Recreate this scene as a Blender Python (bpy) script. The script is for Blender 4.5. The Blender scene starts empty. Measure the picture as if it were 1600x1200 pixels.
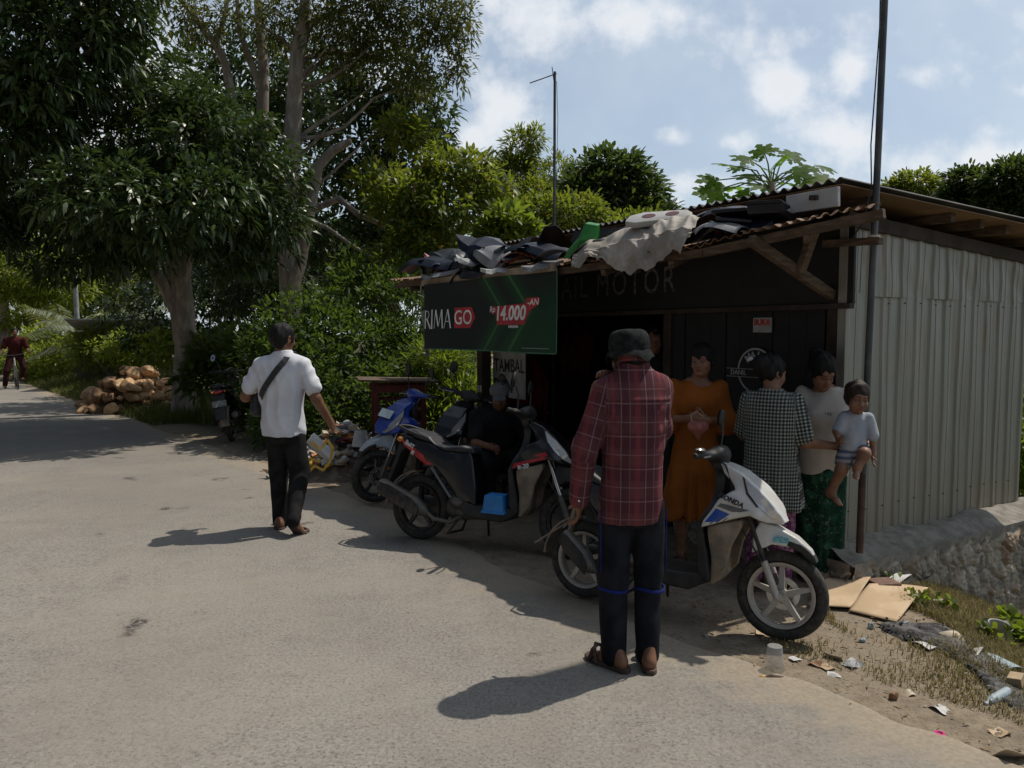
import bpy, bmesh, math, random
import numpy as np
from mathutils import Vector, Matrix, Euler
SC = bpy.context.scene
COL = SC.collection
PI = math.pi
R = math.radians
CAMH, FPX, HOR = 1.6, 1200.0, 520.0
PITCH = math.atan((600 - HOR) / FPX)

# ---------- site survey: camera bearing of a photograph point -> world position on a plane / at a distance
def ray(px, py):
    u = (px - 800) / FPX; v = (600 - py) / FPX; c, s = math.cos(PITCH), math.sin(PITCH)
    return (u, c + v * s, -s + v * c)
def gp(px, py, z=0.0):
    r = ray(px, py); t = (z - CAMH) / r[2]
    return Vector((r[0] * t, r[1] * t, z))
def at(px, py, Y):
    r = ray(px, py); t = Y / r[1]
    return Vector((r[0] * t, Y, CAMH + r[2] * t))

# ---------- tagging / linking
def tag(o, label=None, cat=None, group=None, kind=None):
    if label: o['label'] = label
    if cat: o['category'] = cat
    if group: o['group'] = group
    if kind: o['kind'] = kind
    return o
def empty(name, loc=(0, 0, 0), rz=0.0, label=None, cat=None, group=None):
    o = bpy.data.objects.new(name, None); COL.objects.link(o)
    o.empty_display_size = .1
    o.location = loc; o.rotation_euler = (0, 0, rz)
    return tag(o, label, cat, group)
def link_mesh(name, me, mat=None, parent=None, loc=None, rot=None):
    o = bpy.data.objects.new(name, me); COL.objects.link(o)
    if mat is not None:
        me.materials.clear(); me.materials.append(mat)
    if parent is not None: o.parent = parent
    if loc is not None: o.location = loc
    if rot is not None: o.rotation_euler = rot
    return o
def copy_tree(o, parent=None):
    c = o.copy(); COL.objects.link(c)
    if parent is not None: c.parent = parent
    for ch in list(o.children): copy_tree(ch, c)
    return c

# ---------- mesh from numpy
def npmesh(name, V, loops, starts, totals, smooth=True, attrs=None):
    me = bpy.data.meshes.new(name)
    V = np.asarray(V, np.float32)
    me.vertices.add(len(V)); me.vertices.foreach_set('co', V.ravel())
    me.loops.add(len(loops)); me.loops.foreach_set('vertex_index', np.asarray(loops, np.int32))
    me.polygons.add(len(starts))
    me.polygons.foreach_set('loop_start', np.asarray(starts, np.int32))
    me.polygons.foreach_set('loop_total', np.asarray(totals, np.int32))
    me.polygons.foreach_set('use_smooth', np.full(len(starts), smooth))
    for k, a in (attrs or {}).items():
        a = np.asarray(a, np.float32)
        if a.ndim == 1:
            at_ = me.attributes.new(k, 'FLOAT', 'POINT'); at_.data.foreach_set('value', a)
        else:
            at_ = me.attributes.new(k, 'FLOAT_VECTOR', 'POINT'); at_.data.foreach_set('vector', a.ravel())
    me.update(calc_edges=True); me.validate()
    return me
def quadmesh(name, V, Q, smooth=True, attrs=None):
    Q = np.asarray(Q, np.int32)
    n = Q.shape[1]
    return npmesh(name, V, Q.ravel(), np.arange(len(Q)) * n, np.full(len(Q), n), smooth, attrs)
def gridmesh(name, P, smooth=True, attrs=None, flip=False):
    """P: (n,m,3) array of points"""
    n, m = P.shape[:2]
    idx = np.arange(n * m).reshape(n, m)
    Q = np.stack([idx[:-1, :-1], idx[1:, :-1], idx[1:, 1:], idx[:-1, 1:]], -1).reshape(-1, 4)
    if flip: Q = Q[:, ::-1]
    return quadmesh(name, P.reshape(-1, 3), Q, smooth, attrs)

class MB:
    def __init__(s): s.v = []; s.f = []
    def add(s, vs, fs, M=None):
        b = len(s.v)
        for v in vs:
            v = Vector(v)
            s.v.append(M @ v if M is not None else v)
        s.f += [tuple(i + b for i in f) for f in fs]
        return s
    def box(s, c, d, M=None, rot=None, taper=1.0):
        x, y, z = d[0] / 2, d[1] / 2, d[2] / 2
        vs = [Vector((sx * x * (taper if sz > 0 else 1), sy * y * (taper if sz > 0 else 1), sz * z)) for sz in (-1, 1) for sx, sy in ((-1, -1), (1, -1), (1, 1), (-1, 1))]
        if rot is not None:
            r = Euler(rot).to_matrix(); vs = [r @ v for v in vs]
        vs = [v + Vector(c) for v in vs]
        return s.add(vs, [(3, 2, 1, 0), (4, 5, 6, 7), (0, 1, 5, 4), (1, 2, 6, 5), (2, 3, 7, 6), (3, 0, 4, 7)], M)
    def bar(s, a, b, w, h, up=(0, 0, 1), M=None):
        a, b = Vector(a), Vector(b); d = (b - a).normalized(); u = Vector(up)
        x = d.cross(u)
        if x.length < 1e-4: x = d.cross(Vector((1, 0, 0)))
        x.normalize(); u = x.cross(d).normalized()
        vs = [p + x * (w / 2 * i) + u * (h / 2 * j) for p in (a, b) for i, j in ((-1, -1), (1, -1), (1, 1), (-1, 1))]
        return s.add(vs, [(0, 1, 2, 3), (7, 6, 5, 4), (0, 4, 5, 1), (1, 5, 6, 2), (2, 6, 7, 3), (3, 7, 4, 0)], M)
    def tube(s, pts, rad, n=8, M=None, flat=1.0, closed=False):
        pts = [Vector(p) for p in pts]
        if not hasattr(rad, '__len__'): rad = [rad] * len(pts)
        m = len(pts); vs = []; fs = []
        prev = None
        for i, p in enumerate(pts):
            if closed: d = pts[(i + 1) % m] - pts[i - 1]
            else: d = pts[min(i + 1, m - 1)] - pts[max(i - 1, 0)]
            d = d.normalized() if d.length > 1e-9 else Vector((0, 0, 1))
            if prev is None:
                x = d.cross(Vector((0, 0, 1)))
                if x.length < .05: x = d.cross(Vector((1, 0, 0)))
            else:
                x = prev - d * prev.dot(d)
            x.normalize(); prev = x; y = d.cross(x)
            for k in range(n):
                a = 2 * PI * k / n
                vs.append(p + x * (rad[i] * math.cos(a)) + y * (rad[i] * flat * math.sin(a)))
        for i in range(m if closed else m - 1):
            j = (i + 1) % m
            for k in range(n):
                fs.append((i * n + k, i * n + (k + 1) % n, j * n + (k + 1) % n, j * n + k))
        if not closed:
            fs.append(tuple(range(n - 1, -1, -1))); fs.append(tuple((m - 1) * n + k for k in range(n)))
        return s.add(vs, fs, M)
    def lathe(s, prof, n=24, M=None, axis='z', cap=True):
        vs = []; fs = []
        for r, z in prof:
            for k in range(n):
                a = 2 * PI * k / n
                p = (r * math.cos(a), r * math.sin(a), z)
                if axis == 'y': p = (p[0], p[2], p[1])
                vs.append(p)
        m = len(prof)
        for i in range(m - 1):
            for k in range(n):
                q = (i * n + k, i * n + (k + 1) % n, (i + 1) * n + (k + 1) % n, (i + 1) * n + k)
                fs.append(q if axis != 'y' else q[::-1])
        if cap:
            fs.append(tuple(range(n - 1, -1, -1)) if axis != 'y' else tuple(range(n)))
            q = tuple((m - 1) * n + k for k in range(n)); fs.append(q if axis != 'y' else q[::-1])
        return s.add(vs, fs, M)
    def prism(s, out, y0, y1, M=None, plane='xz'):
        n = len(out)
        f3 = (lambda a, b, c: (a, c, b)) if plane == 'xz' else ((lambda a, b, c: (a, b, c)) if plane == 'xy' else (lambda a, b, c: (c, a, b)))
        vs = [f3(a, b, y0) for a, b in out] + [f3(a, b, y1) for a, b in out]
        fs = [tuple(range(n)), tuple(range(2 * n - 1, n - 1, -1))] + [(i, n + i, n + (i + 1) % n, (i + 1) % n) for i in range(n)]
        return s.add(vs, fs, M)
    def ell(s, c, r, M=None, n=12, rot=None):
        vs = []; fs = []; m = n // 2
        q = Euler(rot).to_matrix() if rot else Matrix.Identity(3)
        for i in range(m + 1):
            t = PI * i / m
            for k in range(n):
                a = 2 * PI * k / n
                vs.append(q @ Vector((r[0] * math.sin(t) * math.cos(a), r[1] * math.sin(t) * math.sin(a), r[2] * math.cos(t))) + Vector(c))
        for i in range(m):
            for k in range(n):
                fs.append((i * n + k, (i + 1) * n + k, (i + 1) * n + (k + 1) % n, i * n + (k + 1) % n))
        return s.add(vs, fs, M)
    def mesh(s, name, smooth=False, bevel=0.0, fix=True, angle=40):
        me = bpy.data.meshes.new(name)
        me.from_pydata([tuple(v) for v in s.v], [], s.f)
        bm = bmesh.new(); bm.from_mesh(me)
        if fix:
            bmesh.ops.remove_doubles(bm, verts=bm.verts, dist=1e-5)
            bmesh.ops.recalc_face_normals(bm, faces=bm.faces)
        if bevel > 0:
            es = [e for e in bm.edges if len(e.link_faces) == 2 and e.calc_face_angle(0) > R(35)]
            bmesh.ops.bevel(bm, geom=es, offset=bevel, segments=2, affect='EDGES', profile=.6, clamp_overlap=True)
        if smooth:
            for f in bm.faces: f.smooth = True
            for e in bm.edges:
                if len(e.link_faces) == 2 and e.calc_face_angle(0) > R(angle): e.smooth = False
        bm.to_mesh(me); bm.free(); me.update()
        return me
    def build(s, name, mat=None, parent=None, smooth=False, bevel=0.0, loc=None, rot=None, angle=40):
        return link_mesh(name, s.mesh(name, smooth, bevel, angle=angle), mat, parent, loc, rot)

# ---------- signed distance modelling
def nvec(seed, n=8, fmin=10, fmax=40, squash=(1, 1, 1)):
    g = np.random.default_rng(seed)
    k = g.normal(size=(n, 3)); k /= np.linalg.norm(k, axis=1)[:, None]
    k *= g.uniform(fmin, fmax, (n, 1)); k *= np.asarray(squash)
    return k, g.uniform(0, 6.28, n)
def wave(P, nv):
    k, ph = nv
    o = 0
    for i in range(len(ph)): o = o + np.sin(P[..., 0] * k[i, 0] + P[..., 1] * k[i, 1] + P[..., 2] * k[i, 2] + ph[i])
    return o / len(ph) ** .5
def fold(P, nv):
    return 1 - np.abs(wave(P, nv))

class Field:
    def __init__(s, h=.01): s.p = []; s.h = h
    def cone(s, a, b, ra, rb, k=.02, sub=False, sx=None):
        a = np.asarray(a, float); b = np.asarray(b, float); d = b - a; L = max(d @ d, 1e-9)
        def f(P):
            q = P - a; t = np.clip((q @ d) / L, 0, 1)
            w = q - t[..., None] * d
            if sx is not None: w = w / np.asarray(sx)
            return np.sqrt((w * w).sum(-1)) - (ra + (rb - ra) * t)
        m = max(ra, rb) * (max(sx) if sx is not None else 1)
        s.p.append((f, np.minimum(a, b) - m, np.maximum(a, b) + m, k, sub)); return s
    def ell(s, c, r, rot=None, k=.02, sub=False):
        c = np.asarray(c, float); r = np.asarray(r, float)
        Mx = np.asarray(Euler(rot).to_matrix()) if rot is not None and not isinstance(rot, np.ndarray) else (rot if rot is not None else np.eye(3))
        def f(P):
            q = (P - c) @ Mx
            k0 = np.sqrt(((q / r) ** 2).sum(-1)); k1 = np.sqrt(((q / (r * r)) ** 2).sum(-1))
            return k0 * (k0 - 1) / np.maximum(k1, 1e-6)
        m = (np.abs(Mx) * r).sum(1)
        s.p.append((f, c - m, c + m, k, sub)); return s
    def loft(s, sec, k=.02, noise=None, ex=2.0, sub=False):
        """sec rows: z, cx, cy, wx, wy"""
        A = np.asarray(sorted(sec), float); z = A[:, 0]
        zz = np.linspace(z[0], z[-1], 60)
        def sm(col):
            v = np.interp(zz, z, col); kk = np.array([1, 2, 3, 2, 1]) / 9.0
            return np.convolve(np.pad(v, 2, mode='edge'), kk, 'valid')
        C = [sm(A[:, i]) for i in range(1, 5)]
        def f(P):
            Z = P[..., 2]
            cx, cy, wx, wy = [np.interp(Z, zz, c) for c in C]
            X = np.abs((P[..., 0] - cx) / wx); Y = np.abs((P[..., 1] - cy) / wy)
            rr = (X ** ex + Y ** ex) ** (1 / ex)
            d = (rr - 1) * np.minimum(wx, wy)
            if noise is not None: d = d + noise(P)
            return np.maximum(d, np.maximum(Z - z[-1], z[0] - Z))
        mx = (np.abs(A[:, 1]) + A[:, 3]).max(); my = (np.abs(A[:, 2]) + A[:, 4]).max()
        s.p.append((f, np.array([-mx, -my, z[0]]), np.array([mx, my, z[-1]]), k, sub)); return s
    def poly(s, out, wpts, rnd=.012, k=.012, sub=False, y0=0.0, crown=0.0):
        """extrusion along y of an xz outline; half width interpolated from wpts (x,z,w)"""
        V = np.asarray(out, float); n = len(V); W = np.asarray(wpts, float) if hasattr(wpts, '__len__') else np.array([[0, 0, wpts]])
        def f(P):
            x, z = P[..., 0], P[..., 2]
            d = np.full(x.shape, 1e9); sg = np.ones(x.shape)
            for i in range(n):
                a = V[i]; b = V[i - 1]; e = b - a
                wx = x - a[0]; wz = z - a[1]
                t = np.clip((wx * e[0] + wz * e[1]) / (e @ e), 0, 1)
                d = np.minimum(d, (wx - e[0] * t) ** 2 + (wz - e[1] * t) ** 2)
                c1 = z >= a[1]; c2 = z < b[1]; c3 = e[0] * wz > e[1] * wx
                fl = (c1 & c2 & c3) | (~c1 & ~c2 & ~c3)
                sg = np.where(fl, -sg, sg)
            d2 = sg * np.sqrt(d)
            if len(W) > 1:
                ws = 0; wt = 0
                for wx_, wz_, w_ in W:
                    q = 1 / ((x - wx_) ** 2 + (z - wz_) ** 2 + 1e-4) ** 1.5
                    ws = ws + q * w_; wt = wt + q
                w = ws / wt
            else: w = W[0, 2]
            if crown: w = w + crown * np.clip(-d2 / .06, 0, 1)
            dy = np.abs(P[..., 1] - y0) - w
            a = np.maximum(d2 + rnd, 0); b = np.maximum(dy + rnd, 0)
            return np.minimum(np.maximum(d2, dy) + rnd, 0) + np.sqrt(a * a + b * b) - rnd
        wm = W[:, 2].max() + crown + .01
        s.p.append((f, np.array([V[:, 0].min(), y0 - wm, V[:, 1].min()]), np.array([V[:, 0].max(), y0 + wm, V[:, 1].max()]), k, sub)); return s
    def grid(s, disp=None):
        h = s.h
        lo = np.min([p[1] for p in s.p if not p[4]], 0) - 4 * h - .01
        hi = np.max([p[2] for p in s.p if not p[4]], 0) + 4 * h + .01
        n = np.ceil((hi - lo) / h).astype(int) + 1
        D = np.full(n, .3)
        ax = [lo[i] + h * np.arange(n[i]) for i in range(3)]
        for f, a, b, k, sub in s.p:
            m = k + 3 * h + .01
            i0 = np.clip(np.floor((a - m - lo) / h).astype(int), 0, n); i1 = np.clip(np.ceil((b + m - lo) / h).astype(int) + 1, 0, n)
            if (i1 <= i0).any(): continue
            sl = tuple(slice(i0[j], i1[j]) for j in range(3))
            P = np.stack(np.meshgrid(*[ax[j][sl[j]] for j in range(3)], indexing='ij'), -1)
            d = f(P); o = D[sl]
            if sub:
                d = -d; t = np.clip(.5 - .5 * (d - o) / k, 0, 1)
                D[sl] = d + (o - d) * t + k * t * (1 - t)
            else:
                t = np.clip(.5 + .5 * (d - o) / k, 0, 1)
                D[sl] = d + (o - d) * t - k * t * (1 - t)
        if disp is not None:
            P = np.stack(np.meshgrid(*ax, indexing='ij'), -1)
            D = D + disp(P)
        return D, lo
    def arrays(s, disp=None):
        D, lo = s.grid(disp)
        return surfnets(D, lo, s.h)
    def mesh(s, name, disp=None, attrs=None):
        V, Q = s.arrays(disp)
        return quadmesh(name, V, Q, True, attrs(V) if attrs else None)

def surfnets(D, lo, h):
    n = np.array(D.shape); S = D < 0
    act = np.zeros(n - 1, np.int8)
    cs = [(i, j, k) for i in (0, 1) for j in (0, 1) for k in (0, 1)]
    for i, j, k in cs: act += S[i:n[0] - 1 + i, j:n[1] - 1 + j, k:n[2] - 1 + k]
    am = (act > 0) & (act < 8)
    idx = np.argwhere(am); ids = np.full(n - 1, -1, np.int64); ids[am] = np.arange(len(idx))
    acc = np.zeros((len(idx), 3)); cnt = np.zeros(len(idx))
    for a in cs:
        for ax in range(3):
            if a[ax] == 1: continue
            b = list(a); b[ax] = 1
            da = D[tuple((idx + a).T)]; db = D[tuple((idx + b).T)]
            m = (da < 0) != (db < 0)
            t = np.where(m, da / np.where(da == db, 1, da - db), 0)
            p = np.array(a, float) + t[:, None] * (np.array(b) - np.array(a))
            acc[m] += p[m]; cnt[m] += 1
    V = (idx + acc / np.maximum(cnt, 1)[:, None]) * h + lo
    Q = []
    for ax in range(3):
        o1, o2 = [(1, 2), (2, 0), (0, 1)][ax]
        sl0 = [slice(None)] * 3; sl1 = [slice(None)] * 3
        sl0[ax] = slice(0, -1); sl1[ax] = slice(1, None)
        A = S[tuple(sl0)]; B = S[tuple(sl1)]
        e = np.argwhere(A != B)
        e = e[(e[:, o1] > 0) & (e[:, o2] > 0) & (e[:, o1] < n[o1] - 1) & (e[:, o2] < n[o2] - 1)]
        if not len(e): continue
        fl = A[tuple(e.T)]
        def c(d1, d2):
            q = e.copy(); q[:, o1] -= d1; q[:, o2] -= d2
            return ids[tuple(q.T)]
        q = np.stack([c(1, 1), c(0, 1), c(0, 0), c(1, 0)], -1)
        q[~fl] = q[~fl][:, ::-1]
        Q.append(q)
    Q = np.concatenate(Q); Q = Q[(Q >= 0).all(1)]
    return V, Q

# ---------- materials
class NT:
    def __init__(s, tree): s.t = tree
    def n(s, typ, props=None, out=0, **kw):
        nd = s.t.nodes.new(typ)
        for k, v in (props or {}).items(): setattr(nd, k, v)
        for k, v in kw.items():
            key = int(k[1:]) if k[0] == '_' and k[1:].isdigit() else k.replace('__', ' ')
            sk = nd.inputs[key]
            if isinstance(v, bpy.types.NodeSocket): s.t.links.new(v, sk)
            else: sk.default_value = v if not isinstance(v, tuple) or len(v) != 3 or sk.type != 'RGBA' else (*v, 1)
        return nd.outputs[out]
    def math(s, op, a, b=0.0, c=None, clamp=False):
        kw = dict(_0=a, _1=b)
        if c is not None: kw['_2'] = c
        return s.n('ShaderNodeMath', dict(operation=op, use_clamp=clamp), **kw)
    def vm(s, op, a, b=(0, 0, 0), out=0): return s.n('ShaderNodeVectorMath', dict(operation=op), out, _0=a, _1=b)
    def mix(s, f, a, b, typ='RGBA', blend='MIX'):
        nd = s.t.nodes.new('ShaderNodeMix'); nd.data_type = typ; nd.clamp_factor = True
        if typ == 'RGBA': nd.blend_type = blend; ia, ib, o = 6, 7, 2
        else: ia, ib, o = 2, 3, 0
        for i, v in ((0, f), (ia, a), (ib, b)):
            if isinstance(v, bpy.types.NodeSocket): s.t.links.new(v, nd.inputs[i])
            else: nd.inputs[i].default_value = (*v, 1) if isinstance(v, tuple) and len(v) == 3 else v
        return nd.outputs[o]
    def ramp(s, v, a, b, lo=0.0, hi=1.0):
        return s.n('ShaderNodeMapRange', dict(clamp=True, interpolation_type='SMOOTHSTEP'), Value=v, From__Min=a, From__Max=b, To__Min=lo, To__Max=hi)
    def noise(s, vec, scale, detail=4.0, rough=.55, out=0, dist=0.0):
        return s.n('ShaderNodeTexNoise', None, out, Vector=vec, Scale=scale, Detail=detail, Roughness=rough, Distortion=dist)
def newmat(name):
    m = bpy.data.materials.new(name); m.use_nodes = True
    t = m.node_tree; t.nodes.clear()
    return m, NT(t)
def finish(m, nt, sh):
    o = nt.t.nodes.new('ShaderNodeOutputMaterial'); nt.t.links.new(sh, o.inputs[0]); return m
MATS = {}
def pm(name, col, rough=.6, metal=0.0, col2=None, scale=6.0, bump=0.0, bscale=60.0, coat=0.0, spec=.5, mixlo=.42, mixhi=.62, detail=4.0, stretch=(1, 1, 1), dust=None, dustamt=0.0, transm=0.0, rvar=0.0):
    if name in MATS: return MATS[name]
    m, nt = newmat(name)
    co = nt.n('ShaderNodeTexCoord', None, 3)
    if stretch != (1, 1, 1): co = nt.vm('MULTIPLY', co, stretch)
    c = tuple(col)
    if col2 is None: col2 = tuple(min(1, x * 1.22 + .004) for x in col); 
    f = nt.ramp(nt.noise(co, scale, detail), mixlo, mixhi)
    c = nt.mix(f, tuple(col), tuple(col2))
    if dust is not None:
        nz = nt.n('ShaderNodeSeparateXYZ', None, 2, Vector=nt.n('ShaderNodeNewGeometry', None, 1))
        f2 = nt.math('MULTIPLY', nt.ramp(nt.noise(co, scale * 2.3, 5.0, .65), .38, .7), dustamt)
        f2 = nt.math('ADD', f2, nt.math('MULTIPLY', nt.ramp(nz, .3, 1.0), dustamt * .45))
        c = nt.mix(f2, c, tuple(dust))
    kw = dict(Base__Color=c, Roughness=rough, Metallic=metal, Specular__IOR__Level=spec, Coat__Weight=coat, Transmission__Weight=transm)
    if rvar:
        kw['Roughness'] = nt.math('ADD', rough - rvar / 2, nt.math('MULTIPLY', nt.noise(co, scale * 3, 3.0), rvar))
    if bump:
        kw['Normal'] = nt.n('ShaderNodeBump', None, Strength=min(1.0, bump), Distance=.004 * max(1, bump), Height=nt.noise(co, bscale, 4.0))
    sh = nt.n('ShaderNodeBsdfPrincipled', None, **kw)
    MATS[name] = finish(m, nt, sh)
    return MATS[name]
def leafmat(name, c1, c2, c3, rough=.4, trans=.35, spec=.5, tcol=None, old=None):
    if name in MATS: return MATS[name]
    m, nt = newmat(name)
    r = nt.n('ShaderNodeAttribute', dict(attribute_name='rnd'), 2)
    c = nt.mix(nt.ramp(r, 0, .55), tuple(c1), tuple(c2))
    c = nt.mix(nt.ramp(r, .55, 1.0), c, tuple(c3))
    if old is not None: c = nt.mix(nt.ramp(r, .93, .95), c, tuple(old))
    p = nt.n('ShaderNodeBsdfPrincipled', None, Base__Color=c, Roughness=rough, Specular__IOR__Level=spec)
    tc = nt.mix(.5, c, tuple(tcol) if tcol else (.16, .26, .02))
    tl = nt.n('ShaderNodeBsdfTranslucent', None, Color=tc)
    sh = nt.n('ShaderNodeMixShader', None, _0=trans, _1=p, _2=tl)
    MATS[name] = finish(m, nt, sh); return MATS[name]

def text_mesh(name, body, size, mat, parent, M, depth=.0015, align='CENTER', sx=1.0, shear=0.0, bold=0.0, space=1.0):
    cu = bpy.data.curves.new(name, 'FONT'); cu.body = body; cu.size = size; cu.align_x = align; cu.align_y = 'CENTER'
    cu.extrude = depth; cu.shear = shear; cu.offset = bold; cu.space_character = space; cu.resolution_u = 3
    tmp = bpy.data.objects.new(name, cu); COL.objects.link(tmp)
    dg = bpy.context.evaluated_depsgraph_get()
    me = bpy.data.meshes.new_from_object(tmp.evaluated_get(dg))
    bpy.data.objects.remove(tmp); bpy.data.curves.remove(cu)
    me.transform(Matrix.Diagonal((sx, 1, 1, 1)))
    me.transform(M)
    me.name = name
    o = link_mesh(name, me, mat, parent)
    return o
def frame(o, x, n):
    """matrix whose local x runs along x, local z is the outward normal n, origin o"""
    x = Vector(x).normalized(); n = Vector(n).normalized(); y = n.cross(x).normalized(); x = y.cross(n)
    M = Matrix.Identity(4)
    for i in range(3): M[i][0] = x[i]; M[i][1] = y[i]; M[i][2] = n[i]; M[i][3] = o[i]
    return M
# ================= camera, sun, sky =================
rng = np.random.default_rng(7)
random.seed(7)
cam = bpy.data.cameras.new('camera'); camo = bpy.data.objects.new('camera', cam); COL.objects.link(camo)
cam.sensor_width = 36; cam.lens = 27; cam.clip_end = 3000; cam.clip_start = .05
camo.location = (0, 0, CAMH); camo.rotation_euler = (PI / 2 - PITCH, 0, 0)
SC.camera = camo
SUN = Vector((.43, .255, .866)).normalized()
sl = bpy.data.lights.new('sun', 'SUN'); sl.energy = 4.7; sl.angle = R(.5); sl.color = (1, .93, .82)
so = bpy.data.objects.new('sun', sl); COL.objects.link(so); so.rotation_euler = SUN.to_track_quat('Z', 'Y').to_euler()
so.location = (0, 0, 30)
SC.view_settings.view_transform = 'Standard'; SC.view_settings.look = 'None'; SC.view_settings.gamma = 1
SC.view_settings.exposure = -.36
W = bpy.data.worlds.new("World"); SC.world = W; W.use_nodes = True
wt = W.node_tree; wt.nodes.clear(); nt = NT(wt)
sky = wt.nodes.new('ShaderNodeTexSky'); sky.sky_type = 'NISHITA'; sky.sun_disc = False
sky.sun_elevation = math.asin(SUN.z); sky.sun_rotation = math.atan2(SUN.x, SUN.y); sky.air_density = 1.0; sky.dust_density = 1.6; sky.ozone_density = 1.4
d = nt.n('ShaderNodeTexCoord', None, 0)
sep = wt.nodes.new('ShaderNodeSeparateXYZ'); wt.links.new(d, sep.inputs[0])
yy = nt.math('MAXIMUM', nt.math('ABSOLUTE', sep.outputs[1]), .05)
q = nt.n('ShaderNodeCombineXYZ', None, X=nt.math('DIVIDE', sep.outputs[0], yy), Y=nt.math('DIVIDE', sep.outputs[2], yy), Z=nt.math('MULTIPLY', sep.outputs[1], .0))
nz = nt.noise(q, 5.5, 8.0, .58)
nz = nt.math('SUBTRACT', nz, .5)
nz2 = nt.math('SUBTRACT', nt.noise(q, 16.0, 6.0, .6), .5)
mk = None
for px, py, rx, ry, am in [(850, 30, 190, 85, 1.05), (960, 30, 120, 70, 1), (772, 185, 75, 85, 1.1), (740, 215, 60, 60, 1), (1215, 130, 82, 52, .95), (1340, 100, 62, 58, .85), (1440, 118, 80, 38, .85), (1330, 215, 140, 42, .65),
                       (1050, 215, 55, 30, .85), (1145, 220, 50, 24, .8), (1100, 290, 120, 40, .75), (1560, 258, 110, 50, .95), (1380, 260, 300, 85, .62), (1180, 60, 330, 70, .35), (1400, 240, 190, 60, .55), (1040, 20, 60, 28, .6), (1600, 140, 50, 20, .7), (600, 120, 300, 110, .6), (200, 160, 350, 140, .7), (1700, -160, 400, 120, .9), (700, -300, 500, 150, .9)]:
    r = ray(px, py)
    c = (r[0] / r[1], r[2] / r[1], 0)
    ln = nt.vm('LENGTH', nt.vm('MULTIPLY', nt.vm('SUBTRACT', q, c), (FPX / rx, FPX / ry, 0)), out=1)
    b = nt.math('MULTIPLY', nt.math('SUBTRACT', 1.0, ln), am)
    mk = b if mk is None else nt.math('MAXIMUM', mk, b)
mk = nt.math('MAXIMUM', mk, -.8)
dens = nt.math('ADD', nt.math('MULTIPLY', mk, .85), nt.math('ADD', nt.math('MULTIPLY', nz, 2.7), nt.math('MULTIPLY', nz2, 1.4)))
mask = nt.ramp(dens, .03, .85)
lit = nt.ramp(nt.math('ADD', dens, nt.math('MULTIPLY', nz2, 1.2)), .1, 1.2)
ccol = nt.mix(lit, (9.0, 9.2, 9.5), (8.6, 8.75, 9.0))
veil = nt.math('ADD', .22, nt.math('MULTIPLY', nt.ramp(nt.noise(q, 1.6, 5.0, .6), .3, .7), .45))
veil = nt.math('MAXIMUM', veil, nt.ramp(sep.outputs[2], .34, .02, .18, .62))
base = nt.mix(veil, sky.outputs[0], (7.0, 8.0, 8.7))
colr = nt.mix(nt.math('MULTIPLY', mask, .84), base, ccol)
sd = nt.vm('DOT_PRODUCT', d, tuple(Vector((SUN.x, SUN.y, 0)).normalized()), out=1)
colr = nt.mix(1.0, colr, nt.n('ShaderNodeCombineColor', None, Red=nt.ramp(sd, -.70, .30, .165, 1.0), Green=nt.ramp(sd, -.70, .30, .175, 1.0), Blue=nt.ramp(sd, -.70, .30, .20, 1.0)), blend='MULTIPLY')
bg = nt.n('ShaderNodeBackground', None, Color=colr, Strength=.13)
wo = wt.nodes.new('ShaderNodeOutputWorld'); wt.links.new(bg, wo.inputs[0])
SC.render.film_transparent = False
SC.cycles.max_bounces = 6; SC.cycles.diffuse_bounces = 3; SC.cycles.glossy_bounces = 3; SC.cycles.transmission_bounces = 5; SC.cycles.transparent_max_bounces = 8
SC.cycles.use_denoising = True
SC.cycles.sample_clamp_indirect = 4.0

# ================= terrain =================
EDGE = np.array([(14, -14), (7.2, -4), (4.0, .2), (2.55, 1.95), (1.78, 2.95), (1.2, 3.5), (.62, 4.25), (-.20, 5.45), (-1.15, 6.95), (-2.3, 8.4), (-4.9, 11.6), (-8.9, 16.3), (-14.3, 22.8), (-24, 35), (-40, 56), (-75, 100)], float)
def edge_dist(P):
    """signed distance to the road's shop-side edge, positive towards the shop"""
    best = np.full(len(P), 1e9); sg = np.zeros(len(P))
    for a, b in zip(EDGE[:-1], EDGE[1:]):
        e = b - a; q = P - a
        t = np.clip((q @ e) / (e @ e), 0, 1)
        w = q - t[:, None] * e
        dd = np.sqrt((w * w).sum(1)); cr = e[0] * q[:, 1] - e[1] * q[:, 0]
        m = dd < best; best = np.where(m, dd, best); sg = np.where(m, np.sign(cr), sg)
    return -best * sg
def sstep(a, b, x):
    t = np.clip((x - a) / (b - a), 0, 1); return t * t * (3 - 2 * t)
TN = nvec(3, 6, .5, 3, (1, 1, 0)); TN2 = nvec(4, 8, 4, 14, (1, 1, 0))
def ground_z(x, y):
    x = np.asarray(x, float); y = np.asarray(y, float)
    P = np.stack([x.ravel(), y.ravel()], 1); e = edge_dist(P).reshape(x.shape)
    P3 = np.stack([x, y, 0 * x], -1)
    off = sstep(.15, 1.2, e)
    z = off * (.03 * wave(P3, TN) + .012 * wave(P3, TN2)) * sstep(0, 2, np.hypot(x - .9, y - 5.2) - 1.2)
    z = z - .66 * sstep(2.25, 4.1, x - .10 * (y - 5)) * (y > 0) * sstep(1.0, 3.2, y)
    z = z - 1.2 * sstep(4.3, 9, x) * sstep(1, 4, y)
    z = z - .012 * (e < 0.02)
    return z
def axis(lo, hi, fine, n1, far, n2):
    a = np.arange(lo, hi, fine)
    g = np.geomspace(1, far, n2)
    return np.concatenate([lo - g[::-1], a, hi + g])
gx = axis(-16, 6, .11, 0, 500, 26); gy = axis(-3, 26, .11, 0, 600, 26)
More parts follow.
